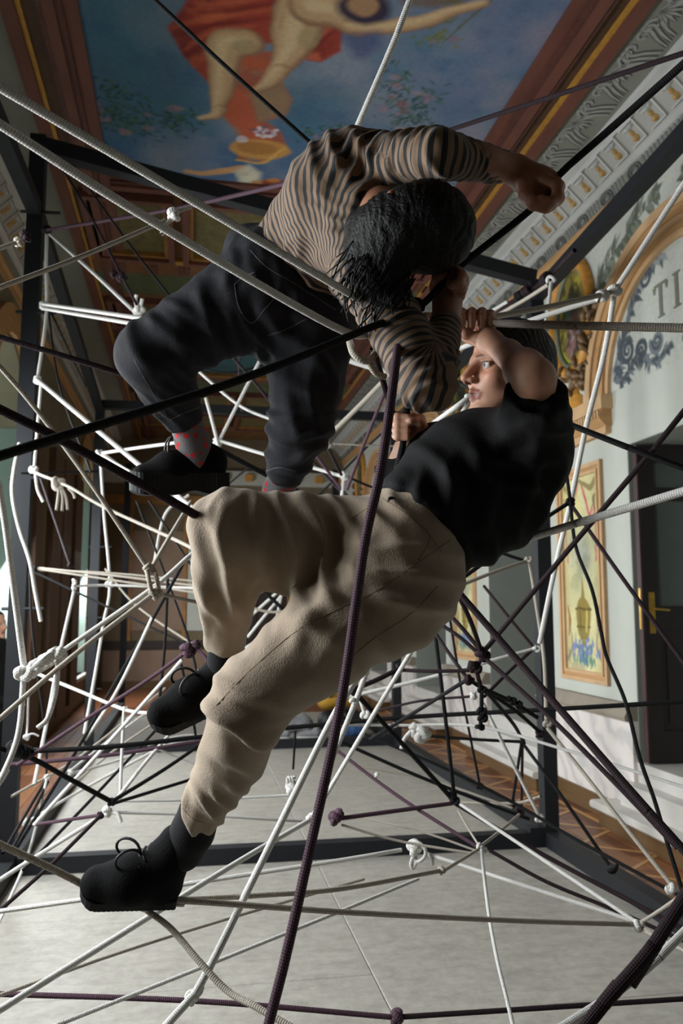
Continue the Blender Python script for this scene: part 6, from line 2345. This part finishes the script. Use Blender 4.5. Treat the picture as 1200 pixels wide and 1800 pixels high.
sL, dL = sleeve_len(v, LS, LE, LWR, 0.045, 0.06)
sR, dR = sleeve_len(v, RS, RE, RWR, 0.05, 0.07)
st = sT.copy()
mL = (dL < 0.085) & (dL / 0.060 < dT / 0.125)
mR = (dR < 0.085) & (dR / 0.060 < dT / 0.125)
st[mL] = sL[mL]
st[mR & (dR < dL)] = sR[mR & (dR < dL)]
st = st + (fbm(v * 20, 9, 2) - 0.5) * 0.006
jersey = obj('jersey', vmesh('jersey', v, f, None, {'stripe': st + 10}), M_stripe, personA, 'black and tan striped jersey')

# --- jeans
jn = Vol()
jn.chain([Q(515, 492, 2.03), Q(500, 530, 2.02)], [0.150, 0.146], 0.05, (0, 0, 1), 0.85)
jn.cone(Q(478, 495, 1.99), Q(455, 515, 1.99), 0.105, 0.105, 0.05)
jn.chain([LH, LK], [0.112, 0.086], 0.05)
jn.chain([LK, Q(300, 690, 2.02), Q(324, 738, 2.07)], [0.084, 0.066, 0.050], 0.02)
jn.chain([RH, Q(540, 660, 2.0), RK], [0.112, 0.094, 0.078], 0.05)
jn.chain([RK, Q(510, 800, 2.06), Q(500, 834, 2.1)], [0.076, 0.06, 0.048], 0.02)
jn.cone(Q(430, 430, 2.03), Q(600, 560, 2.06), 0.045, 0.045, 0.05)
jn.plane(Q(326, 742, 2.08), Q(340, 770, 2.1) - Q(300, 690, 2.02), 0.004, 0.11)
jn.plane(Q(498, 838, 2.11), Q(488, 868, 2.12) - Q(508, 810, 2.06), 0.004, 0.11)
v, f = jn.mesh(0.0062, smooth=2)
v = folds(v, f, [(LK, (0.6, 1, 0), 0.06, 0.04, 0.010), (Q(300, 590, 1.93), (0.8, 0.5, 0), 0.09, 0.05, 0.010), (Q(400, 540, 1.92), (1, 0.1, 0), 0.10, 0.05, 0.010), (Q(440, 470, 1.95), (1, -0.4, 0), 0.06, 0.04, 0.008),
                 (Q(330, 650, 1.96), (0.5, 1, 0), 0.04, 0.03, 0.008), (Q(520, 780, 1.98), (0.1, 1, 0), 0.07, 0.036, 0.012), (Q(545, 620, 1.95), (0.5, 1, 0), 0.08, 0.05, 0.009), (Q(530, 690, 1.95), (1, 0.3, 0), 0.08, 0.05, 0.006),
                 (Q(300, 700, 2.0), (1, 0.6, 0), 0.05, 0.035, 0.005), (Q(480, 560, 1.93), (1, 1, 0), 0.06, 0.04, 0.008)], 5)
jeans = obj('jeans', vmesh('jeans', v, f), M_denim, personA, 'faded charcoal denim jeans')
bv = bvh_of(v, f)
seam_part(bv, [[(412, 500), (420, 540), (442, 568), (468, 540), (486, 520)], [(412, 500), (430, 486), (450, 478)], [(236, 632), (262, 680), (292, 730)], [(300, 738), (322, 727), (350, 716)], [(468, 828), (490, 822), (520, 828)], [(440, 440), (470, 470), (520, 500), (590, 545)], [(470, 590), (500, 580), (540, 560)]], jeans, M_seam, 'seam', 0.0016)
# --- socks
sk = Vol().chain([Q(322, 728, 2.07), Q(338, 775, 2.1), Q(348, 815, 2.12)], [0.043, 0.042, 0.045], 0.02)
v, f = sk.mesh(0.004)
obj('sock', vmesh('sock', v, f), M_sock, personA, 'grey sock with red dots above the raised shoe')
sk = Vol().chain([Q(498, 838, 2.1), Q(490, 862, 2.12), Q(482, 895, 2.14)], [0.040, 0.040, 0.043], 0.02)
v, f = sk.mesh(0.004)
obj('sock', vmesh('sock', v, f), M_sock, personA)


# --- shoes with thick ribbed soles
def shoe_a(px, parent, label=None):
    (tx, ty, td), (hx, hy, hd_), (ax_, ay_, ad) = px
    T, H, A_ = Q(tx, ty, td), Q(hx, hy, hd_), Q(ax_, ay_, ad)
    fw = T - H
    Lg = np.linalg.norm(fw)
    fw /= Lg
    up = A_ - H
    up = up - fw * (up @ fw)
    up /= np.linalg.norm(up)
    sd = np.cross(fw, up)
    V = Vol()
    V.cone(T - fw * 0.035 + up * 0.022, T - fw * 0.10 + up * 0.036, 0.030, 0.040, 0.03)
    V.cone(T - fw * 0.10 + up * 0.036, H + fw * 0.05 + up * 0.05, 0.040, 0.040, 0.03)
    V.cone(H + fw * 0.05 + up * 0.04, H + fw * 0.045 + up * 0.060, 0.040, 0.040, 0.03)
    V.cone(T - fw * 0.11 + up * 0.05, A_, 0.032, 0.034, 0.03)
    v_, f_ = V.mesh(0.0045)
    s_ = obj('shoe', vmesh('shoe', v_, f_), M_shoe, parent, label)
    st_ = []
    n = 66
    for i in range(n):
        t = i / (n - 1)
        c = T * (1 - t) + H * t
        w = 0.044 * min(1.0, (t / 0.16) ** 0.5 + 0.25) * (1 - 0.16 * max(0, math.sin(math.pi * (t - 0.35) / 0.5)) if 0.35 < t < 0.85 else 1.0) * min(1, ((1 - t) / 0.08) ** 0.5 + 0.45)
        arch = 0.010 * math.exp(-((t - 0.62) / 0.10) ** 2)
        toe = 0.014 * max(0, 1 - t / 0.18) ** 2
        st_.append((c - up * (0.028 - arch - toe), c + up * (0.026 + toe * 0.6), w * 1.06, sd))
    obj('sole', sole_loft(st_, 'sole'), M_rubber, s_)
    lc = []
    base = T - fw * 0.135 + up * 0.088
    for k in range(4):
        c = T - fw * (0.085 + 0.02 * k) + up * (0.068 + 0.009 * k)
        lc.append([c - sd * 0.022, c + up * 0.006, c + sd * 0.022])
    for q in (-1, 1):
        lc.append([base + sd * q * 0.01 + (-sd * q * 0.01 + up * 0.03 * math.sin(t) * 1.2 + fw * (0.03 * (1 - math.cos(t)) * 0.7) + sd * q * 0.024 * math.sin(t / 2)) for t in np.linspace(0, 5.6, 14)])
    m_ = MB()
    for c in lc:
        m_.tube(to_world(np.array(c)), 0.0028, 6)
    obj('laces', m_.mesh('laces', True), M_lace, s_)


shoe_a([(228, 852, 2.06), (400, 850, 2.15), (352, 810, 2.125)], personA, 'black shoe with thick ribbed rubber sole')
shoe_a([(420, 925, 2.06), (500, 945, 2.19), (484, 892, 2.15)], personA)

# --- hair: a loose dark mass with separate hanging strands
hr = Vol()
hr.ell(HL(-0.014, 0, 0.036), np.array([0.102, 0.078, 0.094]), 0.0, HM)
hr.cone(HL(-0.05, -0.035, -0.02), Q(655, 450, 1.66), 0.050, 0.045, 0.05)
hr.cone(HL(-0.05, -0.03, -0.03), Q(668, 500, 1.63), 0.050, 0.032, 0.05)
hr.cone(Q(655, 450, 1.66), Q(690, 530, 1.62), 0.045, 0.016, 0.04)
hr.cone(Q(640, 420, 1.70), Q(632, 500, 1.69), 0.030, 0.020, 0.04)
hr.cone(HL(-0.04, -0.02, -0.05), Q(645, 400, 1.70), 0.048, 0.040, 0.04)
hr.plane(HL(0.082, 0, 0.0), HM @ np.array((1, 0, -0.25)), 0.02)
v, f = hr.mesh(0.0055)
n_ = normals(v, f)
g = np.abs(np.sin(v[:, 0] * 190 + fbm(v * 18, 2, 2) * 14)) * 0.003 + (fbm(v * 30, 4, 2) - 0.5) * 0.006
hm = vmesh('hair', v + n_ * g[:, None], f)
hairA = obj('hair', hm, M_hair, personA, 'dark wavy hair hanging down')
rs_ = random.Random(11)
cur = []
for k in range(150):
    b0 = Q(rs_.uniform(618, 730), rs_.uniform(400, 500), 1.60 + rs_.uniform(-0.015, 0.06))
    dn = np.array((rs_.uniform(-0.5, 0.25), -1.0, rs_.uniform(-0.3, 0.3)))
    dn /= np.linalg.norm(dn)
    L_ = rs_.uniform(0.04, 0.11)
    pts_ = []
    ph = rs_.uniform(0, 6.28)
    for i in range(9):
        t = i / 8
        pts_.append(b0 + dn * L_ * t + np.array((math.sin(ph + t * 5) * 0.010 * t - 0.02 * t, 0, math.cos(ph + t * 5) * 0.008 * t)))
    cur.append(to_world(np.array(pts_)))
obj('hair_strands', tubes_mesh('strands', cur, 0.0016, 4), M_hair, personA, kind='stuff')

# =================================================================== person in the black t-shirt
SK_B = np.array(lin(186, 140, 116))
bW, bC, bN = Q(730, 935, 1.70), Q(846, 836, 1.79), Q(882, 740, 1.88)
bLS, bLE, bLW = Q(928, 800, 1.74), Q(938, 666, 1.58), Q(862, 606, 1.785)
bRS, bRE, bRW = Q(760, 800, 1.97), Q(692, 845, 1.99), Q(716, 778, 1.94)
bLH, bLK, bLA = Q(716, 1010, 1.62), Q(436, 1228, 1.56), Q(345, 1440, 1.70)
bRH, bRK, bRA = Q(625, 965, 1.74), Q(408, 934, 1.63), Q(398, 1140, 1.74)
parts = []
core = Vol()
core.chain([Q(710, 985, 1.68), bW, bC, bN], [0.10, 0.10, 0.11, 0.05], 0.05)
core.chain([bLS, bLE], [0.036, 0.034], 0.03)
core.chain([bRS, bRE, bRW], [0.042, 0.036, 0.026], 0.03)
core.chain([bLH, bLK, bLA, Q(322, 1500, 1.72)], [0.085, 0.05, 0.032, 0.034], 0.04)
core.chain([bRH, bRK, bRA, Q(398, 1190, 1.76)], [0.08, 0.05, 0.032, 0.034], 0.04)
v, f = core.mesh(0.009)
parts.append((v, f, skin_tone(v, SK_B, 1)))
HC_B = Q(891, 653, 1.87)
FW_B, UP_B = (-0.93, 0.07, -0.36), (0.06, 1.0, 0.02)
hv, HLb, HMb = head_vol(HC_B, FW_B, UP_B, 0.93, Q(888, 745, 1.90))
v, f = hv.mesh(0.0023)
parts.append((v, f, head_color(v, HC_B, HMb, 0.93, SK_B, np.array(lin(150, 92, 80)))))
# left arm: elbow towards the camera, hand over the rope
hd = Vol()
hd.chain([Q(938, 735, 1.65), bLE], [0.042, 0.040], 0.02)
hd.cone(bLE, Q(922, 650, 1.62), 0.037, 0.038, 0.02)
hd.chain([Q(922, 650, 1.62), Q(893, 622, 1.70), Q(862, 602, 1.775)], [0.038, 0.028, 0.024], 0.02)
hd.cone(Q(862, 602, 1.775), Q(848, 590, 1.82), 0.025, 0.028, 0.02)
hd.cone(Q(824, 588, 1.838), Q(862, 586, 1.838), 0.019, 0.019, 0.02)
for i, x in enumerate((811, 828, 846, 861)):
    finger(hd, [Q(x + 8, 590, 1.84), Q(x + 4, 562, 1.838), Q(x + 1, 549 + (3 if i == 3 else 0), 1.815), Q(x, 558, 1.79), Q(x, 574 - (4 if i == 3 else 0), 1.787)], 0.0112 - (0.0012 if i in (0, 3) else 0), 0.003)
finger(hd, [Q(858, 602, 1.80), Q(838, 594, 1.785), Q(818, 587, 1.785), Q(806, 580, 1.79)], 0.0125, 0.005)
v, f = hd.mesh(0.0022)
parts.append((v, f, skin_tone(v, SK_B, 3, [(Q(955, 692, 1.52), 0.04), (Q(836, 552, 1.80), 0.03), (Q(836, 574, 1.79), 0.02)])))
# right fist around the hanging ropes
hd = Vol()
hd.chain([Q(700, 830, 1.97), Q(712, 790, 1.95), Q(722, 764, 1.935)], [0.030, 0.026, 0.026], 0.015)
hd.cone(Q(722, 764, 1.935), Q(730, 742, 1.94), 0.024, 0.026, 0.015)
for i, y in enumerate((731, 743, 755, 766)):
    finger(hd, [Q(727, y, 1.945), Q(706, y - 2, 1.945), Q(696, y, 1.925), Q(699, y + 2, 1.895), Q(716, y + 3, 1.888)], 0.0108 - 0.0006 * (i == 3), 0.003)
finger(hd, [Q(732, 762, 1.925), Q(742, 750, 1.905), Q(737, 742, 1.892), Q(722, 740, 1.885)], 0.0125, 0.005)
v, f = hd.mesh(0.0022)
parts.append((v, f, skin_tone(v, SK_B, 4, [(Q(696, 740, 1.92), 0.035), (Q(740, 748, 1.9), 0.02)])))
v, f, c = merge(parts)
personB = person('person', 'person in a black t-shirt and beige trousers hanging back in the ropes', vmesh('body', v, f, c))
# hair
hr = Vol()
hr.ell(HLb(-0.016, 0, 0.038), np.array([0.106, 0.083, 0.090]) * 0.95, 0.0, HMb)
hr.cone(HLb(-0.07, 0, -0.01), HLb(-0.06, 0, -0.06), 0.05, 0.035, 0.03)
hr.plane(HLb(0.055, 0, 0.05), HMb @ np.array((1, 0, -0.55)), 0.01)
hr.plane(HLb(0.0, 0, 0.0) + HMb @ np.array((0.03, 0, 0.0)), HMb @ np.array((0.8, 0, -0.75)), 0.02)
v, f = hr.mesh(0.0045)
n_ = normals(v, f)
v = v + n_ * (np.abs(np.sin(v[:, 0] * 260 + v[:, 1] * 120 + fbm(v * 20, 2, 2) * 8)) * 0.003)[:, None]
obj('hair', vmesh('hair', v, f), M_hair2, personB, 'short dark hair')

# --- black t-shirt
ts = Vol()
ts.chain([Q(722, 945, 1.69), bW, Q(800, 868, 1.75), bC], [0.112, 0.118, 0.136, 0.140], 0.05, (0.1, 0.3, 0.95), 0.95)
ts.cone(bC, Q(884, 772, 1.86), 0.138, 0.072, 0.05)
ts.cone(Q(880, 835, 1.76), Q(925, 800, 1.74), 0.105, 0.085, 0.05)
ts.cone(Q(880, 900, 1.74), Q(840, 940, 1.72), 0.080, 0.062, 0.05)
ts.cone(bC, Q(770, 800, 1.94), 0.12, 0.075, 0.05)
ts.chain([Q(925, 800, 1.74), Q(940, 745, 1.66), Q(944, 690, 1.58)], [0.090, 0.072, 0.060], 0.04)
ts.chain([Q(770, 805, 1.95), Q(715, 835, 1.97), Q(680, 848, 1.98)], [0.07, 0.055, 0.05], 0.04)
ts.cone(Q(888, 765, 1.87), Q(887, 745, 1.885), 0.064, 0.060, 0.02)
ts.plane(Q(940, 690, 1.58), Q(950, 680, 1.575) - Q(934, 745, 1.66), 0.004, 0.14)
ts.plane(Q(672, 856, 1.98), Q(672, 856, 1.98) - Q(720, 832, 1.97), 0.004, 0.1)
ts.plane(Q(737, 929, 1.70), Q(700, 970, 1.68) - Q(760, 905, 1.72), 0.006, 0.30)
v, f = ts.mesh(0.0062, smooth=2)
v = folds(v, f, [(Q(760, 850, 1.70), (1, 0.5, 0), 0.09, 0.06, 0.010), (Q(830, 930, 1.62), (1, 0.9, 0), 0.10, 0.06, 0.012), (Q(940, 790, 1.62), (0.2, 1, 0), 0.06, 0.04, 0.010), (Q(870, 800, 1.66), (1, -0.3, 0), 0.10, 0.07, 0.010),
                 (Q(760, 920, 1.60), (1, 0.2, 0), 0.07, 0.04, 0.010), (Q(900, 900, 1.65), (1, 0.8, 0), 0.08, 0.06, 0.010), (Q(945, 715, 1.55), (0.3, 1, 0), 0.04, 0.03, 0.006)], 8)
tshirt = obj('tshirt', vmesh('tshirt', v, f), M_black, personB, 'plain black t-shirt')

# --- beige trousers
tr = Vol()
tr.chain([Q(740, 918, 1.71), Q(724, 942, 1.70), Q(700, 985, 1.68)], [0.104, 0.104, 0.116], 0.04)
tr.cone(Q(692, 990, 1.66), Q(685, 1005, 1.66), 0.120, 0.118, 0.05)
tr.cone(Q(712, 1010, 1.68), Q(690, 1050, 1.64), 0.104, 0.105, 0.05)
tr.chain([Q(696, 1018, 1.63), Q(570, 1125, 1.58), bLK], [0.114, 0.096, 0.076], 0.05)
tr.chain([Q(436, 1250, 1.56), Q(408, 1330, 1.62), Q(354, 1428, 1.69)], [0.074, 0.066, 0.046], 0.02)
tr.cone(Q(408, 1262, 1.52), Q(440, 1272, 1.53), 0.034, 0.036, 0.02)
tr.chain([bRH, Q(510, 955, 1.67), bRK], [0.110, 0.104, 0.082], 0.05)
tr.chain([bRK, Q(398, 1030, 1.68), Q(397, 1128, 1.74)], [0.078, 0.066, 0.044], 0.03)
tr.plane(Q(340, 1446, 1.70), Q(340, 1450, 1.70) - Q(375, 1375, 1.655), 0.004, 0.12)
tr.plane(Q(397, 1146, 1.745), Q(398, 1160, 1.75) - Q(392, 1040, 1.69), 0.004, 0.11)
tr.plane(Q(752, 904, 1.71), Q(800, 860, 1.75) - Q(735, 930, 1.70), 0.006, 0.22)
v, f = tr.mesh(0.006, smooth=2)
v = folds(v, f, [(Q(410, 1290, 1.50), (0.3, 1, 0), 0.06, 0.05, 0.016), (Q(395, 1400, 1.62), (1, 0.5, 0), 0.05, 0.035, 0.010), (Q(345, 1430, 1.66), (1, 0.3, 0), 0.035, 0.025, 0.009), (Q(560, 1060, 1.52), (1, -0.6, 0), 0.06, 0.05, 0.010),
                 (Q(500, 960, 1.58), (1, 0.15, 0), 0.10, 0.05, 0.010), (Q(370, 1000, 1.58), (1, 0.15, 0), 0.08, 0.04, 0.009), (Q(390, 1100, 1.70), (1, 0.2, 0), 0.06, 0.035, 0.006), (Q(570, 1010, 1.60), (1, 0.2, 0), 0.06, 0.04, 0.012),
                 (Q(650, 930, 1.60), (0.8, 0.6, 0), 0.07, 0.045, 0.008), (Q(730, 1040, 1.54), (0.4, 1, 0), 0.10, 0.06, 0.009), (Q(500, 1180, 1.48), (0.5, 1, 0), 0.10, 0.07, 0.010), (Q(440, 1230, 1.48), (0.2, 1, 0), 0.05, 0.04, 0.010), (Q(640, 1130, 1.52), (0.7, 1, 0), 0.08, 0.06, 0.006)], 12)
pants = obj('trousers', vmesh('trousers', v, f), M_khaki, personB, 'beige cotton trousers with dark seam stitching')
bv = bvh_of(v, f)
seam_part(bv, [[(380, 1240), (440, 1178), (520, 1110), (600, 1068), (660, 1040), (740, 985), (790, 950)],
               [(672, 876), (710, 900), (750, 935), (775, 970)], [(700, 888), (735, 920), (755, 945), (735, 985)], [(612, 915), (650, 890), (668, 880)],
               [(320, 1420), (340, 1440), (360, 1446)], [(600, 1170), (660, 1120), (720, 1080), (770, 1030)]], pants, M_khseam, 'seam', 0.0013)
w = on_surface(bv, [(685, 878)], 0.004)
if not w:
    w = [P(685, 878, 1.60)]
nb = -np.array(ray(685, 878))
nb /= np.linalg.norm(nb)
m_ = MB().tube([w[0] - nb * 0.008, w[0] + nb * 0.002, w[0] + nb * 0.004], [0.0085, 0.0085, 0.006], 14)
obj('button', m_.mesh('button', True), M_button, pants, 'dark metal waist button')
# --- socks and shoes
v, f = Vol().chain([Q(352, 1425, 1.695), Q(338, 1462, 1.71), Q(322, 1495, 1.72)], [0.044, 0.044, 0.042], 0.02).mesh(0.004)
obj('sock', vmesh('sock', v, f), M_black, personB)
v, f = Vol().chain([Q(396, 1120, 1.735), Q(398, 1160, 1.75), Q(396, 1190, 1.76)], [0.040, 0.038, 0.038], 0.02).mesh(0.004)
obj('sock', vmesh('sock', v, f), M_black, personB)


def shoe_b(toe, mid, heel, ank, top, parent, rt=0.038, label=None):
    V = Vol()
    V.cone(toe, mid, rt, rt * 1.2, 0.02)
    V.cone(mid, heel, rt * 1.2, rt * 1.05, 0.02)
    V.cone(heel, ank, rt * 1.05, rt * 1.0, 0.02)
    V.cone(mid, ank, rt * 1.0, rt * 1.0, 0.03)
    V.cone(ank, top, rt * 1.0, rt * 1.05, 0.02)
    v_, f_ = V.mesh(0.0042)
    s_ = obj('shoe', vmesh('shoe', v_, f_), M_shoe, parent, label)
    fw = toe - heel
    fw /= np.linalg.norm(fw)
    up = ank - heel
    up = up - fw * (up @ fw)
    up /= np.linalg.norm(up)
    sd = np.cross(fw, up)
    st_ = []
    n = 44
    T, H = toe + fw * rt * 0.95 - up * rt * 0.75, heel - fw * rt * 0.95 - up * rt * 0.75
    for i in range(n):
        t = i / (n - 1)
        c_ = T * (1 - t) + H * t
        w_ = 0.037 * min(1.0, (t / 0.16) ** 0.5 + 0.2) * min(1, ((1 - t) / 0.08) ** 0.5 + 0.4)
        toe_ = 0.016 * max(0, 1 - t / 0.2) ** 2
        st_.append((c_ - up * (0.009 - toe_), c_ + up * (0.010 + toe_), w_, sd))
    obj('sole', sole_loft(st_, 'sole'), M_rubber, s_)
    m_ = MB()
    for k in range(5):
        c_ = mid * (1 - k / 4) + ank * (k / 4)
        o_ = up * rt * 1.14 * (1 - 0.35 * k / 4) + fw * rt * (0.2 + 0.75 * k / 4)
        m_.tube(to_world(np.array([c_ + o_ * 0.9 - sd * 0.024, c_ + o_ + fw * 0.004, c_ + o_ * 0.9 + sd * 0.024])), 0.003, 6)
    kn = mid * 0.35 + ank * 0.65 + up * rt * 0.9 + fw * rt * 0.8
    for q in (-1, 1):
        m_.tube(to_world(np.array([kn + fw * (0.030 * (1 - math.cos(t)) * 0.8) + up * 0.022 * math.sin(t) + sd * q * 0.028 * math.sin(t / 2) for t in np.linspace(0, 5.6, 16)])), 0.003, 6)
        m_.tube(to_world(np.array([kn, kn + sd * q * 0.03 - up * 0.01, kn + sd * q * 0.046 - up * 0.045, kn + sd * q * 0.048 - up * 0.075])), 0.003, 6)
    obj('laces', m_.mesh('laces', True), M_lace, s_)
    e_ = MB()
    for k in range(3):
        c_ = ank * (0.4 + 0.25 * k) + mid * (0.6 - 0.25 * k)
        w_ = c_ - sd * rt * 1.04 + up * 0.004
        a = np.linspace(0, 2 * math.pi, 9)
        e_.tube(to_world(np.array([w_ + fw * 0.006 * math.cos(t) + up * 0.006 * math.sin(t) for t in a])), 0.0014, 5, False)
    obj('eyelet', e_.mesh('eyelet', True), mat('eyelet_metal', lin(150, 150, 150), 0.3, 0.1, 20, metal=0.8), s_)
    return s_


shoe_b(Q(174, 1554, 1.70), Q(228, 1548, 1.70), Q(284, 1552, 1.73), Q(292, 1514, 1.72), Q(312, 1482, 1.715), personB, 0.038, 'black laced high-top shoe standing on the grey rope')
shoe_b(Q(286, 1254, 1.72), Q(335, 1228, 1.735), Q(402, 1200, 1.78), Q(392, 1184, 1.765), Q(398, 1164, 1.755), personB, 0.033)

# =================================================================== visitor standing by the window at the left edge
SK_C = np.array(lin(196, 150, 128))
vx, vy = -1.56, 7.2
def WL(x, y, z):
    w = np.array((x, y, z)) - CC
    return np.array((w @ CR, w @ CU, w @ CF))


def WB(a, b, z):
    """a to the visitor's side, b backwards; the visitor faces into the room"""
    return WL(vx - b, vy + a, z)


parts = []
hcv = WL(vx, vy, 1.47)
hv, HLc, HMc = head_vol(hcv, WL(vx + 0.8, vy - 0.5, 1.5) - hcv, (0, 1, 0), 0.95, WL(vx, vy + 0.02, 1.28))
v, f = hv.mesh(0.005)
parts.append((v, f, head_color(v, hcv, HMc, 0.95, SK_C, np.array(lin(150, 84, 76)))))
bd = Vol()
bd.chain([WB(0, 0, 1.3), WB(0, 0, 0.95)], [0.09, 0.10], 0.05)
for s_ in (-1, 1):
    bd.chain([WB(0.10 * s_, 0, 0.9), WB(0.11 * s_, -0.02, 0.48), WB(0.11 * s_, +0.02, 0.07), WB(0.13 * s_, -0.12, 0.05)], [0.07, 0.05, 0.035, 0.03], 0.03)
    bd.chain([WB(0.17 * s_, 0, 1.26), WB(0.21 * s_, +0.02, 1.0), WB(0.16 * s_, -0.14, 0.86)], [0.04, 0.032, 0.024], 0.03)
    hnd = WB(0.13 * s_, -0.20, 0.84)
    for k in range(4):
        bd.cone(WB((0.15 - 0.016 * k) * s_, -0.17, 0.85), WB((0.13 - 0.016 * k) * s_, -0.24, 0.81), 0.010, 0.008, 0.006)
v, f = bd.mesh(0.010)
parts.append((v, f, skin_tone(v, SK_C, 1)))
v, f, c = merge(parts)
personC = person('person', 'onlooker in dark clothing standing by the window at the left edge', vmesh('body', v, f, c))
cl = Vol()
cl.chain([WB(0, 0, 1.27), WB(0, 0, 1.0), WB(0, 0, 0.85)], [0.125, 0.13, 0.13], 0.05)
for s_ in (-1, 1):
    cl.chain([WB(0.16 * s_, 0, 1.26), WB(0.21 * s_, +0.02, 1.0), WB(0.165 * s_, -0.12, 0.87)], [0.065, 0.05, 0.04], 0.04)
v, f = cl.mesh(0.010)
obj('sweater', vmesh('sweater', v, f), M_black, personC)
cl = Vol()
for s_ in (-1, 1):
    cl.chain([WB(0.09 * s_, 0, 0.86), WB(0.11 * s_, -0.02, 0.48), WB(0.11 * s_, +0.02, 0.10)], [0.11, 0.075, 0.06], 0.03)
v, f = cl.mesh(0.010)
obj('trousers', vmesh('trousers', v, f), M_denim, personC)
for s_ in (-1, 1):
    v, f = Vol().cone(WB(0.11 * s_, +0.04, 0.045), WB(0.135 * s_, -0.15, 0.04), 0.045, 0.038, 0.02).mesh(0.008)
    obj('shoe', vmesh('shoe', v, f), M_shoe, personC)
hr = Vol()
hr.ell(HLc(-0.018, 0, 0.042), np.array([0.108, 0.086, 0.092]) * 0.97, 0.0, HMc)
hr.cone(HLc(-0.07, 0, 0), HLc(-0.075, 0, -0.10), 0.05, 0.04, 0.03)
hr.plane(HLc(0.05, 0, 0.05), HMc @ np.array((1, 0, -0.5)), 0.01)
v, f = hr.mesh(0.007)
obj('hair', vmesh('hair', v, f), M_hair2, personC)

# =================================================================== belongings left on the floor by the far wall
def lump(name, world_pts, radii, mt, label, cat, h=0.02, k=0.06, seed=0, amp=0.02):
    V = Vol()
    pts = [WL(*p) for p in world_pts]
    for i in range(len(pts) - 1):
        V.cone(pts[i], pts[i + 1], radii[i], radii[i + 1], k)
    v_, f_ = V.mesh(h)
    w_ = to_world(v_)
    n_ = normals(v_, f_)
    v_ = v_ + n_ * ((fbm(v_ * 9, seed, 3) - 0.5) * amp)[:, None]
    w_ = to_world(v_)
    w_[:, 2] = np.maximum(w_[:, 2], 0.004)
    me = make_mesh(name, w_, np.ascontiguousarray(f_[:, ::-1]), True)
    return obj(name, me, mt, None, label, cat)


M_yel = mat('yellow_fabric', lin(176, 134, 44), 0.7, 0.3, 7)
M_blu = mat('blue_fabric', lin(52, 84, 130), 0.8, 0.2, 7)
M_gry = mat('grey_fabric', lin(120, 120, 122), 0.8, 0.2, 7)
M_dkb = mat('black_bag_nylon', lin(20, 20, 24), 0.6, 0.2, 7)
bx, by = 1.72, 10.9
b1 = lump('duffel_bag', [(bx + 0.05, by, 0.40), (bx + 0.42, by + 0.08, 0.40)], [0.11, 0.10], M_yel, 'yellow bag lying on top of the pile by the far wall', 'bag')
obj('bag_strap', tubes_mesh('strap', [spline([(bx + 0.10, by - 0.08, 0.44), (bx + 0.22, by - 0.12, 0.56), (bx + 0.36, by - 0.06, 0.44)], 8)], 0.012), M_dkb, b1)
b2 = lump('backpack', [(bx + 0.1, by + 0.05, 0.13), (bx + 0.45, by + 0.1, 0.14)], [0.14, 0.14], M_dkb, 'black backpack under the yellow bag by the far wall', 'bag')
obj('bag_strap', tubes_mesh('strap', [spline([(bx + 0.1, by - 0.1, 0.2), (bx + 0.22, by - 0.16, 0.28), (bx + 0.36, by - 0.1, 0.18)], 8)], 0.012), M_gry, b2)
b3 = lump('jacket', [(bx + 0.15, by - 0.42, 0.07), (bx + 0.42, by - 0.38, 0.09)], [0.08, 0.10], M_blu, 'blue jacket heaped on the floor by the far wall', 'jacket', seed=2, amp=0.06)
b4 = lump('blanket', [(bx - 0.62, by + 0.1, 0.08), (bx - 0.2, by + 0.05, 0.10)], [0.10, 0.12], M_gry, 'grey blanket heaped on the floor left of the yellow bag', 'blanket', seed=5, amp=0.07)


def sneaker(x, y, a, label):
    c, s_ = math.cos(a), math.sin(a)
    def t(u, v_, z):
        return WL(x + c * u - s_ * v_, y + s_ * u + c * v_, z)
    V = Vol().cone(t(0.10, 0, 0.045), t(0.0, 0, 0.055), 0.038, 0.045, 0.02).cone(t(0, 0, 0.055), t(-0.11, 0, 0.07), 0.045, 0.045, 0.02).cone(t(-0.10, 0, 0.06), t(-0.10, 0, 0.10), 0.045, 0.04, 0.02)
    v_, f_ = V.mesh(0.012)
    o = obj('sneaker', vmesh('sneaker', v_, f_), M_gry, None, label, 'shoe', 'sneakers by the far wall')
    m_ = MB()
    q = []
    for i in range(13):
        th = 2 * math.pi * i / 12
        q.append((x + c * 0.145 * math.cos(th) - s_ * 0.05 * math.sin(th), y + s_ * 0.145 * math.cos(th) + c * 0.05 * math.sin(th)))
    m_.prism(q[:-1], 2, 0.0, 0.028)
    obj('sole', m_.mesh('sole'), M_white, o)


sneaker(bx - 0.60, by - 0.45, 2.6, 'grey sneaker on the floor in front of the grey blanket, left of its pair')
sneaker(bx - 0.24, by - 0.50, 2.9, 'grey sneaker on the floor in front of the grey blanket, right of its pair')
